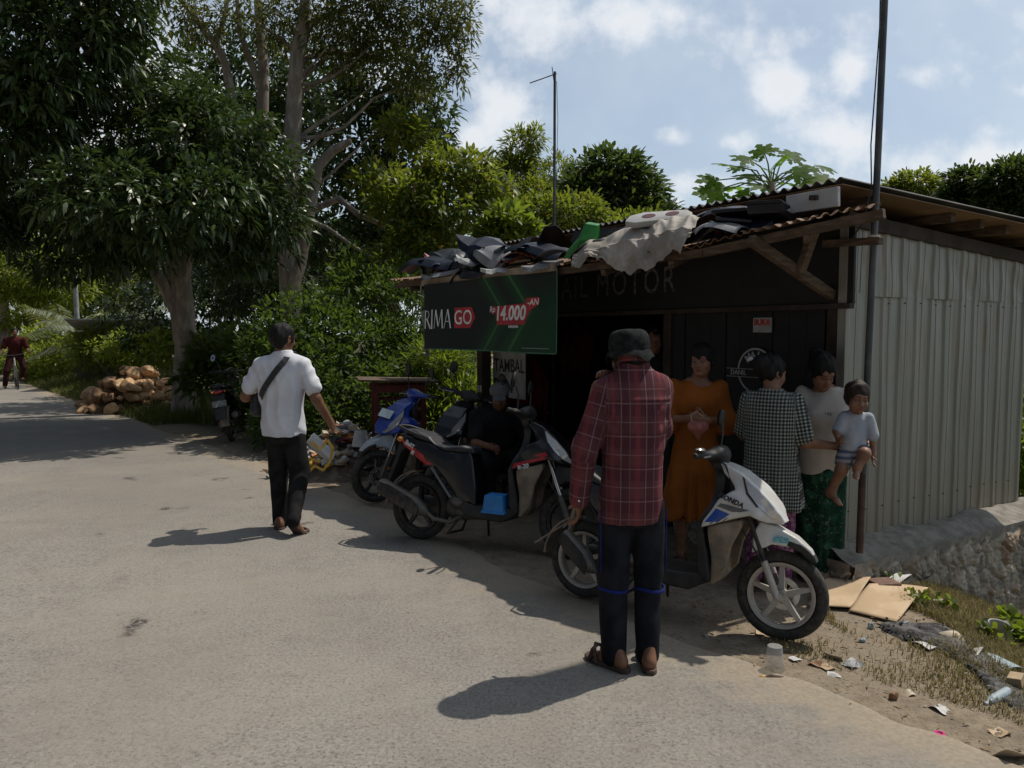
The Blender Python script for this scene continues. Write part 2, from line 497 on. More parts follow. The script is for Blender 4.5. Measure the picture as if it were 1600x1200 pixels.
X, Y = np.meshgrid(gx, gy, indexing='ij')
Z = ground_z(X, Y)
E = edge_dist(np.stack([X.ravel(), Y.ravel()], 1))
def m_ground():
    m, nt = newmat('soil')
    g = nt.n('ShaderNodeNewGeometry', None, 0)
    e = nt.n('ShaderNodeAttribute', dict(attribute_name='edge'), 2)
    gr = nt.n('ShaderNodeAttribute', dict(attribute_name='green'), 2)
    n1 = nt.noise(g, 1.3, 6.0, .6); n2 = nt.noise(g, 9.0, 6.0, .65); n3 = nt.noise(g, 60.0, 4.0, .7)
    c = nt.mix(nt.ramp(n2, .3, .7), (.19, .15, .108), (.30, .245, .18))
    c = nt.mix(nt.ramp(n1, .42, .65), c, (.26, .215, .16))
    litter = nt.ramp(nt.noise(g, 34.0, 5.0, .7), .52, .66)
    c = nt.mix(nt.math('MULTIPLY', litter, .55), c, (.105, .08, .05))
    peb = nt.ramp(nt.n('ShaderNodeTexVoronoi', None, 0, Vector=g, Scale=38.0), .0, .22)
    c = nt.mix(nt.math('MULTIPLY', nt.math('SUBTRACT', 1.0, peb), nt.ramp(n2, .5, .6)), c, (.36, .32, .26))
    gc = nt.mix(nt.ramp(n3, .3, .7), (.03, .04, .012), (.09, .085, .035))
    c = nt.mix(nt.math('MULTIPLY', gr, nt.ramp(nt.math('ADD', n2, nt.math('MULTIPLY', gr, .3)), .4, .7)), c, gc)
    h = nt.math('ADD', nt.math('MULTIPLY', n2, 1.0), nt.math('MULTIPLY', n3, .45))
    b = nt.n('ShaderNodeBump', None, Strength=.8, Distance=.03, Height=h)
    return finish(m, nt, nt.n('ShaderNodeBsdfPrincipled', None, Base__Color=c, Roughness=.95, Specular__IOR__Level=.15, Normal=b))
green = sstep(1.2, 3.0, E) * (X.ravel() < -1.8) + sstep(.3, 1.0, E) * (X.ravel() < -3) + sstep(2.6, 4, X.ravel()) * .8
o = link_mesh('ground', gridmesh('ground', np.stack([X, Y, Z], -1), True, dict(edge=E, green=np.clip(green, 0, 1))), m_ground())
tag(o, kind='structure', label='dusty bare earth and verge around the workshop', cat='ground')

# road: a sheet lying on the ground, both edges ragged
def dense(pl, st):
    out = [pl[0]]
    for a, b in zip(pl[:-1], pl[1:]):
        n = max(1, int(np.hypot(*(b - a)) / st))
        for i in range(1, n + 1): out.append(a + (b - a) * i / n)
    return np.array(out)
ED = dense(EDGE, .06)
for _ in range(40): ED[1:-1] = (ED[:-2] + 2 * ED[1:-1] + ED[2:]) / 4
tg = np.gradient(ED, axis=0); tg /= np.linalg.norm(tg, axis=1)[:, None]
nr = np.stack([tg[:, 1], -tg[:, 0]], 1)      # towards the shop
ED3 = np.c_[ED, np.zeros(len(ED))]
rag = .05 * wave(ED3, nvec(11, 8, 1.5, 6, (1, 1, 0))) + .018 * wave(ED3, nvec(12, 8, 10, 40, (1, 1, 0)))
us = np.concatenate([[0, .02, .05, .1, .18, .3, .45, .65, .9], np.linspace(1.2, 6.3, 12)])
RP = np.zeros((len(ED), len(us), 3))
for j, u in enumerate(us):
    off = rag * (1 - u / 6.3) - u
    RP[:, j, :2] = ED + nr * off[:, None]
    RP[:, j, 2] = .004 + .02 * np.sin(np.pi * min(u, 6.3) / 6.3) * min(1, u / 1.0) - (.010 if u == 0 else 0)
RU = np.tile(us, (len(ED), 1)).ravel()
def m_road():
    m, nt = newmat('asphalt')
    g = nt.n('ShaderNodeNewGeometry', None, 0)
    e = nt.n('ShaderNodeAttribute', dict(attribute_name='edge'), 2)
    n1 = nt.noise(g, .8, 5.0, .6); n2 = nt.noise(g, 5.0, 6.0, .65); n3 = nt.noise(g, 45.0, 3.0, .6)
    vo = nt.n('ShaderNodeTexVoronoi', None, 0, Vector=nt.vm('ADD', g, nt.vm('MULTIPLY', nt.noise(g, 60.0, 2.0, out=1), (.012, .012, .012))), Scale=190.0)
    vo2 = nt.n('ShaderNodeTexVoronoi', None, 0, Vector=g, Scale=105.0)
    agg = nt.ramp(nt.noise(g, 58.0, 8.0, .78), .38, .62); pit = nt.math('MULTIPLY', nt.ramp(nt.noise(g, 62.0, 3.0, .65), .54, .64), nt.ramp(n2, .25, .6, .45, 1.0))
    c = nt.mix(agg, (.296, .276, .248), (.196, .182, .162))
    c = nt.mix(nt.math('MULTIPLY', pit, .72), c, (.085, .075, .064))
    c = nt.mix(nt.math('MULTIPLY', nt.ramp(n2, .45, .72), .35), c, (.17, .15, .13))
    c = nt.mix(nt.math('MULTIPLY', nt.ramp(n1, .4, .65), .45), c, (.30, .265, .215))
    c = nt.mix(nt.math('MULTIPLY', nt.ramp(nt.noise(g, .33, 4.0, .6), .42, .62), .38), c, (.165, .148, .128))
    stain = nt.ramp(nt.noise(g, 2.1, 3.0, .5), .67, .74)
    c = nt.mix(nt.math('MULTIPLY', stain, nt.ramp(n3, .3, .6)), c, (.05, .045, .04))
    dustf = nt.ramp(nt.math('ADD', e, nt.math('MULTIPLY', nt.math('SUBTRACT', n2, .5), 1.0)), .50, .0)
    c = nt.mix(nt.math('MULTIPLY', dustf, .85), c, nt.mix(nt.ramp(n3, .3, .7), (.27, .22, .16), (.34, .285, .21)))
    h = nt.math('ADD', nt.math('MULTIPLY', agg, -.5), nt.math('MULTIPLY', pit, -.9))
    b = nt.n('ShaderNodeBump', None, Strength=.35, Distance=.004, Height=h)
    return finish(m, nt, nt.n('ShaderNodeBsdfPrincipled', None, Base__Color=c, Roughness=.88, Specular__IOR__Level=.25, Normal=b))
o = link_mesh('road', gridmesh('road', RP, True, dict(edge=RU)), m_road())
tag(o, kind='structure', label='worn grey asphalt village road', cat='road')
def gz(p): return float(ground_z(np.array([p[0]]), np.array([p[1]]))[0])
def on_ground(px, py):
    z = 0.0
    for _ in range(12):
        p = gp(px, py, z); z2 = gz(p); z += (z2 - z) * .6
    p = gp(px, py, z); p.z = gz(p); return p

# ---------- grass as one mass
def grass_mesh(n, sampler, hmin, hmax, wid, seed):
    g = np.random.default_rng(seed)
    P = sampler(g, n); n = len(P)
    z = ground_z(P[:, 0], P[:, 1])
    a = g.uniform(0, 6.28, n); L = g.uniform(hmin, hmax, n) * P[:, 2]; lean = g.uniform(.1, .75, n)
    dx, dy = np.cos(a), np.sin(a)
    w = wid * g.uniform(.6, 1.3, n)
    b = np.stack([P[:, 0], P[:, 1], z - .01], 1)
    side = np.stack([-dy, dx, 0 * dx], 1) * w[:, None]
    mid = b + np.stack([dx * lean * L * .35, dy * lean * L * .35, L * .6], 1)
    tip = b + np.stack([dx * lean * L, dy * lean * L, L * (1 - .35 * lean)], 1)
    V = np.stack([b - side, b + side, mid + side * .8, mid - side * .8, tip], 1).reshape(-1, 3)
    k = np.arange(n)[:, None] * 5
    loops = np.concatenate([k + [0, 1, 2, 3], k + [3, 2, 4]], 1).ravel()
    starts = (np.arange(n)[:, None] * 7 + [0, 4]).ravel(); tot = np.tile([4, 3], n)
    return npmesh('grass', V, loops, starts, tot, True, dict(rnd=np.repeat(g.uniform(0, 1, n), 5)))
def samp_left(g, n):
    t = g.uniform(0, 1, n) ** 1.2; s = 9.3 + t * 27
    i = np.searchsorted(np.cumsum(np.r_[0, np.linalg.norm(np.diff(ED, axis=0), axis=1)]), s + 24.6)
    i = np.clip(i, 0, len(ED) - 1)
    u = np.abs(g.normal(0, 1, n)) * .9 * (1 + t * 1.5) + .05
    P = ED[i] + nr[i] * u[:, None]
    m = (P[:, 1] > 8.1)
    sc = .35 + .9 * np.clip(u, 0, 1.2)
    return np.c_[P, sc][m]
def samp_right(g, n):
    P = np.stack([g.uniform(1.3, 4.2, n), g.uniform(2.4, 5.6, n)], 1)
    e = edge_dist(P); P3 = np.c_[P, 0 * e]
    m = (e > .28) & (wave(P3, nvec(21, 8, 2, 9, (1, 1, 0))) + .9 * (e - .42) + g.uniform(-.9, .5, n) > .0) & ~((P[:, 0] < 1.75) & (P[:, 1] > 3.9))
    m &= ((P[:, 0] - 2.11) * -.53 + (P[:, 1] - 4.95) * .848) < -.28      # in front of the foundation
    m &= np.hypot(P[:, 0] - 2.1, (P[:, 1] - 4.15)) > .3
    m &= ~((np.abs(P[:, 0] - 1.98) < .30) & (np.abs(P[:, 1] - 4.52) < .26))
    P = P[m]
    return np.c_[P, np.clip(.35 + .4 * edge_dist(P), .3, 1.3)]
grassM = leafmat('grass_blades', (.05, .075, .012), (.10, .12, .02), (.22, .19, .07), .55, .3, .3, (.2, .26, .03))
dryM = leafmat('dry_grass', (.26, .19, .09), (.14, .13, .045), (.38, .30, .16), .6, .3, .3, (.4, .34, .12))
o = link_mesh('grass', grass_mesh(26000, samp_left, .12, .42, .006, 1), grassM)
tag(o, 'green roadside grass along the far verge', 'grass', kind='stuff')
o = link_mesh('dry_grass', grass_mesh(150000, samp_right, .03, .10, .0026, 2), dryM)
tag(o, 'short dry grass on the verge in front of the stone wall', 'grass', kind='stuff')
# ================= the workshop =================
SC0 = Vector((2.11, 4.95, 0)); SDY = Vector((-.53, .848, 0)); SIX = Vector((.848, .53, 0)); SROT = math.atan2(.53, .848)
def S(x, y, z=0.0): return SC0 + SIX * x + SDY * y + Vector((0, 0, z))
def toS(p):
    r = Vector(p) - SC0; return Vector((r.dot(SIX), r.dot(SDY), r.z))
SMInv = (Matrix.Translation(SC0) @ Matrix.Rotation(SROT, 4, 'Z')).inverted()

rust = pm('rusty_sheet', (.16, .085, .045), .8, 0, (.26, .16, .10), 5, .3, 40, stretch=(1, 1, 1))
darkroof = pm('dark_fibre_cement', (.045, .043, .042), .85, 0, (.09, .085, .08), 4, .3, 60)
underroof = pm('roof_underside', (.20, .12, .062), .8, 0, (.29, .18, .10), 3, .2, 60)
wood = pm('old_timber', (.075, .048, .03), .85, 0, (.13, .09, .058), 9, .4, 90, stretch=(1, 1, 5))
woodd = pm('dark_timber', (.03, .021, .015), .85, 0, (.05, .036, .026), 8, .3, 60)
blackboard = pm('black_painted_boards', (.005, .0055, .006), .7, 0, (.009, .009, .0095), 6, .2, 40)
inside = pm('shade_dark_interior', (.010, .009, .008), .9, 0, (.018, .016, .014), 3, .2, 20)  # inner walls near black: the deep shade is put into their colour
galv = None
def m_galv():
    m, nt = newmat('galvanised_sheet')
    co = nt.n('ShaderNodeTexCoord', None, 3)
    st = nt.noise(nt.vm('MULTIPLY', co, (9, 9, .35)), 1.6, 5.0, .6)
    bl = nt.noise(co, 2.2, 5.0, .6)
    c = nt.mix(nt.ramp(st, .3, .7), (.235, .228, .195), (.325, .312, .268))
    c = nt.mix(nt.math('MULTIPLY', nt.ramp(bl, .45, .7), .5), c, (.27, .265, .235))
    sp = nt.n('ShaderNodeSeparateXYZ', None, 2, Vector=co)
    low = nt.math('MULTIPLY', nt.ramp(nt.math('ADD', sp, nt.math('MULTIPLY', bl, .5)), .95, .35), .55)
    c = nt.mix(low, c, (.29, .24, .17))
    rs = nt.ramp(nt.noise(nt.vm('MULTIPLY', co, (14, 14, .8)), 2.0, 4.0), .58, .70)
    c = nt.mix(nt.math('MULTIPLY', rs, .6), c, (.21, .13, .07))
    return finish(m, nt, nt.n('ShaderNodeBsdfPrincipled', None, Base__Color=c, Roughness=.5, Metallic=.4, Specular__IOR__Level=.5))
galv = m_galv()

shed = empty('workshop', SC0, SROT, 'low motorcycle repair shed with galvanised side wall and junk covered tin awning', 'workshop')
def wsheet(a, b, prof_n, per, amp, rows=2, ripple=None, flat=False):
    """corrugated sheet: a, b are functions s in [0,1] -> start / end point; waves repeat along s"""
    n = prof_n
    s = np.linspace(0, 1, n)
    A = np.array([a(v) for v in s]); B = np.array([b(v) for v in s])
    L = np.linalg.norm(A[-1] - A[0])
    ph = s * L / per * 2 * np.pi
    w = amp * np.sin(ph)
    t = np.linspace(0, 1, rows)
    P = A[:, None] * (1 - t)[None, :, None] + B[:, None] * t[None, :, None]
    P[:, :, 2] += w[:, None]
    return P
def solid(name, P, th, mat, parent, smooth=True):
    me = gridmesh(name, P, smooth)
    bm = bmesh.new(); bm.from_mesh(me)
    bmesh.ops.recalc_face_normals(bm, faces=bm.faces)
    bmesh.ops.solidify(bm, geom=bm.faces[:], thickness=th)
    for f in bm.faces: f.smooth = smooth
    for e in bm.edges:
        if len(e.link_faces) == 2 and e.calc_face_angle(0) > R(50): e.smooth = False
    bm.to_mesh(me); bm.free()
    return link_mesh(name, me, mat, parent)
# --- side wall: box-ribbed galvanised sheets, plane y=0, x 0..2.38
def ribs(x):
    p = (x % .19) / .19
    return np.interp(p, [0, .30, .37, .52, .59, .78, .80, .84, .86, 1], [0, 0, .014, .014, 0, 0, .004, .004, 0, 0])
xs = np.unique(np.concatenate([np.arange(0, 2.40, .19)[:, None] + np.array([0, .057, .0703, .0988, .1121, .148, .152, .16, .163])]).ravel())
xs = xs[(xs <= 2.38)]
def topz(x): return 2.33 - .062 * x
for (x0, x1, zt, zb, off) in [(0, 2.38, 1.86, .22, 0), (0, .40, None, 1.84, -.004), (.19, 1.60, None, 1.84, -.007), (1.33, 2.38, None, 1.84, -.004)]:
    xx = xs[(xs >= x0 - 1e-6) & (xs <= x1 + 1e-6)]
    P = np.zeros((len(xx), 12, 3))
    for k, t in enumerate(np.linspace(0, 1, 12)):
        z1 = np.array([topz(x) for x in xx]) if zt is None else np.full(len(xx), zt)
        P[:, k, 0] = xx; P[:, k, 1] = -ribs(xx) + off + .003 * np.sin(xx * 9 + t * 4) + .0045 * np.sin(xx * 3.1 + 7 * t + zb) * np.sin(xx * 13 + t * 2.0); P[:, k, 2] = zb + (z1 - zb) * t
    if zb == .22 or True:
        solid('wall_sheet', P, .002, galv, shed, False)
nh = MB()
for z_ in (.42, 1.80):
    for k in range(12):
        x_ = .13 + .19 * k
        if z_ < topz(x_) - .04 and x_ < 2.36: nh.box((x_, -.008, z_ + .006 * math.sin(k * 5)), (.007, .010, .007))
nh.build('nail_heads', pm('rusty_nail', (.05, .03, .022), .8), shed)
mb = MB(); mb.bar((-.012, -.03, .20), (-.012, -.03, 2.34), .06, .04, (1, 0, 0)); mb.build('corner_trim', galv, shed, bevel=.004)
# --- frame posts and inner walls
mb = MB()
mb.bar((.05, .06, .05), (.05, .06, 2.3), .09, .09); mb.build('corner_post', woodd, shed, bevel=.004)
mb = MB()
for k in range(10):
    y = .12 + k * .142
    mb.box((.02 + .004 * (k % 3), y + .07, 1.0), (.022, .138, 1.95))
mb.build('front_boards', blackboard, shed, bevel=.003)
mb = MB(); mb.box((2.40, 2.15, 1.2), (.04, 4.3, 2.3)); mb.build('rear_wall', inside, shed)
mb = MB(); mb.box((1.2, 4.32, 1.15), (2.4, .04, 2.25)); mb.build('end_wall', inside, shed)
mb = MB(); mb.box((.035, 1.58, .95), (.09, .09, 1.9)); mb.build('door_post', woodd, shed, bevel=.004)
mb = MB()
for k in range(4): mb.box((.02, 3.64 + k * .165, 1.0), (.022, .16, 1.95))
mb.build('end_boards', woodd, shed, bevel=.003)
fas = MB(); fas.box((-.012, 2.1, 2.06), (.024, 4.4, .56)); fas = fas.build('fascia_board', blackboard, shed, bevel=.004)
mb = MB(); mb.bar((-.03, -.1, 1.77), (-.03, 4.35, 1.77), .05, .035); mb.build('lintel', woodd, shed, bevel=.004)
chalk = pm('chalky_paint', (.13, .135, .13), .9, 0, (.05, .05, .05), 30)
text_mesh('lettering', 'AIL MOTOR', .30, chalk, fas, frame((-.0265, 2.25, 2.02), (0, -1, 0), (-1, 0, 0)), .001, sx=.82, space=1.25)
# --- main roof (sheds towards the back)
def ra(s):  return np.array((-.27, -.18 + 5.3 * s, 2.52))
def rb(s):  return np.array((2.95, -.42 + 5.6 * s, 2.335))
solid('main_roof', wsheet(ra, rb, 420, .082, .013, 8), .006, darkroof, shed)
def ra2(s): return np.array((-.26, -.17 + 5.27 * s, 2.492))
def rb2(s): return np.array((2.94, -.40 + 5.56 * s, 2.307))
mb = MB()
mb.v = [Vector(p) for p in (ra2(0), ra2(1), rb2(1), rb2(0))]; mb.f = [(0, 1, 2, 3)]
P = np.stack([np.array([ra2(s) for s in np.linspace(0, 1, 60)]), np.array([rb2(s) for s in np.linspace(0, 1, 60)])], 1)
solid('roof_lining', P, .005, underroof, shed)
for x in (.16, .95, 1.30, 1.62, 2.25):
    z = 2.492 - (x + .26) * .0578 - .036
    mb = MB(); mb.bar((x, -.13 - .12 * (x / 2.4), z), (x, 4.7, z), .055, .062); mb.build('purlin', wood, shed, bevel=.004)
mb = MB(); mb.bar((0.0, -.025, 2.325), (2.4, -.025, 2.19), .03, .09, (0, 0, 1)); mb.build('wall_plate', woodd, shed, bevel=.004)
# --- front awning
EP = [(-.464, -.535, 2.30), (-.745, .525, 2.165), (-.76, 2.07, 2.15), (-1.10, 4.22, 2.155), (-1.12, 4.62, 2.15)]
BP = [(.02, -.16, 2.375), (.02, .9, 2.33), (.02, 2.1, 2.32), (.02, 4.2, 2.31), (.02, 4.6, 2.31)]
eu = np.array([0, .235, .575, 1.0 - .085, 1.0])
def epol(pl):
    A = np.array(pl)
    return lambda s: np.array([np.interp(s, eu, A[:, i]) for i in range(3)])
eav, bav = epol(EP), epol(BP)
AW = wsheet(eav, bav, 420, .078, .011, 6)
AW[:, :, 2] += .006 * np.sin(np.linspace(0, 40, 420))[:, None] + .012 * np.sin(np.linspace(0, 13, 420))[:, None]
AW[:, 0, :2] += (.02 * np.sign(np.sin(np.linspace(0, 37, 420))) + .008 * np.random.default_rng(3).normal(size=420))[:, None] * np.array([[1, 0]])
awn = solid('awning_sheet', AW, .004, rust, shed)
mb = MB()
for a, b in zip(EP[:-1], EP[1:]):
    a = Vector(a); b = Vector(b); mb.bar(a + Vector((.06, 0, -.045)), b + Vector((.06, 0, -.045)), .05, .055)
mb.build('eave_beam', wood, shed, bevel=.005)
for s in (.09, .3, .46, .62, .78, .93):
    mb = MB(); a = Vector(eav(s)); b = Vector(bav(s)); mb.bar(a + Vector((.05, 0, -.10)), b + Vector((0, 0, -.05)), .045, .05); mb.build('awning_rafter', wood, shed, bevel=.004)
mb = MB(); mb.bar(toS(at(1172, 374, 4.72)), toS(at(1300, 462, 4.98)), .055, .06); mb.build('brace', wood, shed, bevel=.005)
mb = MB(); mb.bar(toS(at(1276, 350, 4.72)), toS(at(1250, 425, 4.84)), .05, .05); mb.build('brace', wood, shed, bevel=.005)
mb = MB(); mb.bar(toS(at(1288, 381, 5.0)), toS(at(1377, 376, 4.66)), .05, .045); mb.build('bracket_bar', wood, shed, bevel=.005)
mb = MB(); mb.bar((-.42, 3.86, 0), (-.42, 3.86, 2.12), .11, .11, (1, 0, 0)); mb.build('awning_post', woodd, shed, bevel=.006)
stick = pm('faded_sticker', (.45, .42, .36), .7, 0, (.3, .28, .24), 30)
for z, y in ((1.02, 3.88), (1.02, 3.83)):
    mb = MB(); mb.box((-.4775, y, z), (.003, .035, .07)); mb.build('sticker', stick, shed)
mb = MB(); mb.box((.02, -.10, 2.44), (.03, .02, .01))
# white panel closing the gap between awning and main roof
def gap_panel():
    mb = MB(); a = toS(at(1228, 334, 4.84)); b = toS(at(1309, 322, 4.62)); a2 = toS(at(1228, 306, 4.84)); b2 = toS(at(1309, 291, 4.62))
    n = Vector((.025, 0, 0))
    mb.v = [a, b, b2, a2, a + n, b + n, b2 + n, a2 + n]; mb.f = [(0, 1, 2, 3), (7, 6, 5, 4), (0, 4, 5, 1), (1, 5, 6, 2), (2, 6, 7, 3), (3, 7, 4, 0)]
    return mb.build('gable_panel', pm('weathered_white_board', (.42, .44, .46), .6, 0, (.56, .57, .58), 7, .2, 60), shed, bevel=.004)
gp_ = gap_panel()
mb = MB()
for t in (.45, .52): mb.box(tuple(toS(at(1228 + 81 * t * 1.1, 309, 4.70))), (.02, .025, .028), rot=(0, 0, -.3))
mb.build('bolt', woodd, gp_)
mb = MB(); mb.box((1.2, 2.15, .035), (2.35, 4.25, .05)); mb.build('shop_floor', pm('oily_concrete', (.03, .026, .022), .8, 0, (.05, .043, .036), 4, .2, 30), shed)

# --- stone foundation wall
def stone_wall():
    g = np.random.default_rng(5)
    pts = [(-.16, -.24), (2.62, -.24), (2.62, .05)]          # plan polyline in shed frame: side face then end
    def face(p0, p1, zt, zb, nu, nv, wob, seed):
        L = np.hypot(p1[0] - p0[0], p1[1] - p0[1])
        u = np.linspace(0, L, nu); v = np.linspace(0, 1, nv)
        U, Vv = np.meshgrid(u, v, indexing='ij')
        zz = zb + (zt - zb) * Vv
        r = np.random.default_rng(seed)
        n = int(L * 1.0 / .0085)
        C = np.c_[r.uniform(-.1, L + .1, n), r.uniform(zb - .1, zt + .1, n)]
        Q = np.c_[U.ravel(), zz.ravel()]
        Q = Q + .02 * np.c_[np.sin(Q[:, 1] * 31), np.sin(Q[:, 0] * 27)]
        D = np.sqrt((((Q[:, None] - C[None]) * np.array([1.25, 1.0])) ** 2).sum(-1))
        i2 = np.argpartition(D, 1, 1)[:, :2]; d = np.take_along_axis(D, i2, 1)
        k = d.argmin(1); near = i2[np.arange(len(Q)), k]; edge = np.abs(d[:, 0] - d[:, 1])
        rd = r.uniform(0, 1, n)
        tilt = r.normal(0, .25, (n, 2))
        bump = np.clip(edge / .05, 0, 1) ** .7 * (.018 + .026 * rd[near]) + (tilt[near] * (Q - C[near])).sum(1) * np.clip(edge / .05, 0, 1) * .5
        bump = bump + .008 * wave(np.c_[Q * 2.0, 0 * bump], nvec(seed + 1, 12, 30, 160))
        cap = sstep(zt - .09, zt - .03, Q[:, 1]); bump = bump * (1 - cap) + .022 * cap
        ex = np.array([(p1[0] - p0[0]) / L, (p1[1] - p0[1]) / L]); no = np.array([ex[1], -ex[0]])
        P = np.zeros((nu, nv, 3)); B = bump.reshape(nu, nv)
        P[:, :, 0] = p0[0] + ex[0] * U + no[0] * B; P[:, :, 1] = p0[1] + ex[1] * U + no[1] * B; P[:, :, 2] = zz
        cell = np.where(cap > .5, -1, rd[near]); mort = 1 - np.clip(edge / .018, 0, 1)
        return P, cell, np.maximum(mort, cap)
    m, nt = newmat('rubble_masonry')
    co = nt.n('ShaderNodeTexCoord', None, 3)
    ce = nt.n('ShaderNodeAttribute', dict(attribute_name='cell'), 2); mo = nt.n('ShaderNodeAttribute', dict(attribute_name='mortar'), 2)
    n1 = nt.noise(co, 14.0, 6.0, .65)
    c = nt.mix(ce, (.38, .33, .26), (.60, .53, .43)); c = nt.mix(nt.ramp(ce, .75, .95), c, (.40, .28, .19))
    c = nt.mix(nt.math('MULTIPLY', nt.ramp(n1, .35, .65), .6), c, (.27, .235, .19))
    c = nt.mix(nt.ramp(mo, .2, .8), c, nt.mix(nt.ramp(n1, .4, .6), (.20, .183, .158), (.28, .258, .222)))
    c = nt.mix(nt.math('MULTIPLY', nt.ramp(nt.noise(co, 3.0, 4.0), .50, .66), .25), c, (.14, .125, .10))
    mat = finish(m, nt, nt.n('ShaderNodeBsdfPrincipled', None, Base__Color=c, Roughness=.95, Specular__IOR__Level=.15, Normal=nt.n('ShaderNodeBump', None, Strength=.7, Distance=.012, Height=nt.noise(co, 26.0, 8.0, .7))))
    root = empty('stone_wall', SC0, SROT, 'rubble stone foundation wall with a mortar cap under the galvanised shed', 'stone wall')
    for nm, a, b, nu, sd in (('stone_face', (-.16, -.24), (2.62, -.24), 300, 1), ('stone_face', (-.16, 1.3), (-.16, -.24), 150, 2), ('stone_face', (2.62, -.24), (2.62, .9), 80, 3)):
        P, ce_, mo_ = face(a, b, .175, -.95, nu, 110, 0, sd)
        link_mesh(nm, gridmesh(nm, P, True, dict(cell=ce_, mortar=mo_)), mat, root)
    g2 = np.meshgrid(np.linspace(-.17, 2.63, 120), np.linspace(-.255, .06, 16), indexing='ij')
    Pz = np.stack([g2[0], g2[1], .212 + .016 * wave(np.stack([g2[0], g2[1], 0 * g2[0]], -1), nvec(8, 8, 3, 25, (1, 1, 0))) - .05 * sstep(-.10, -.255, g2[1]) + .02 * sstep(-.15, .0, g2[1]) + .008 * wave(np.stack([g2[0], g2[1], 0 * g2[0]], -1), nvec(9, 8, 25, 60, (1, 1, 0)))], -1)
    link_mesh('mortar_cap', gridmesh('mortar_cap', Pz, True, dict(cell=np.zeros(120 * 16), mortar=np.ones(120 * 16))), mat, root)
    mb = MB(); mb.box((1.23, -.06, -.42), (2.70, .30, 1.16)); mb.build('wall_core', mat, root)
    mb = MB(); mb.box((-.01, .61, .095), (.28, 1.36, .19)); mb.build('door_sill', mat, root, bevel=.01)
    return mat
stoneM = stone_wall()

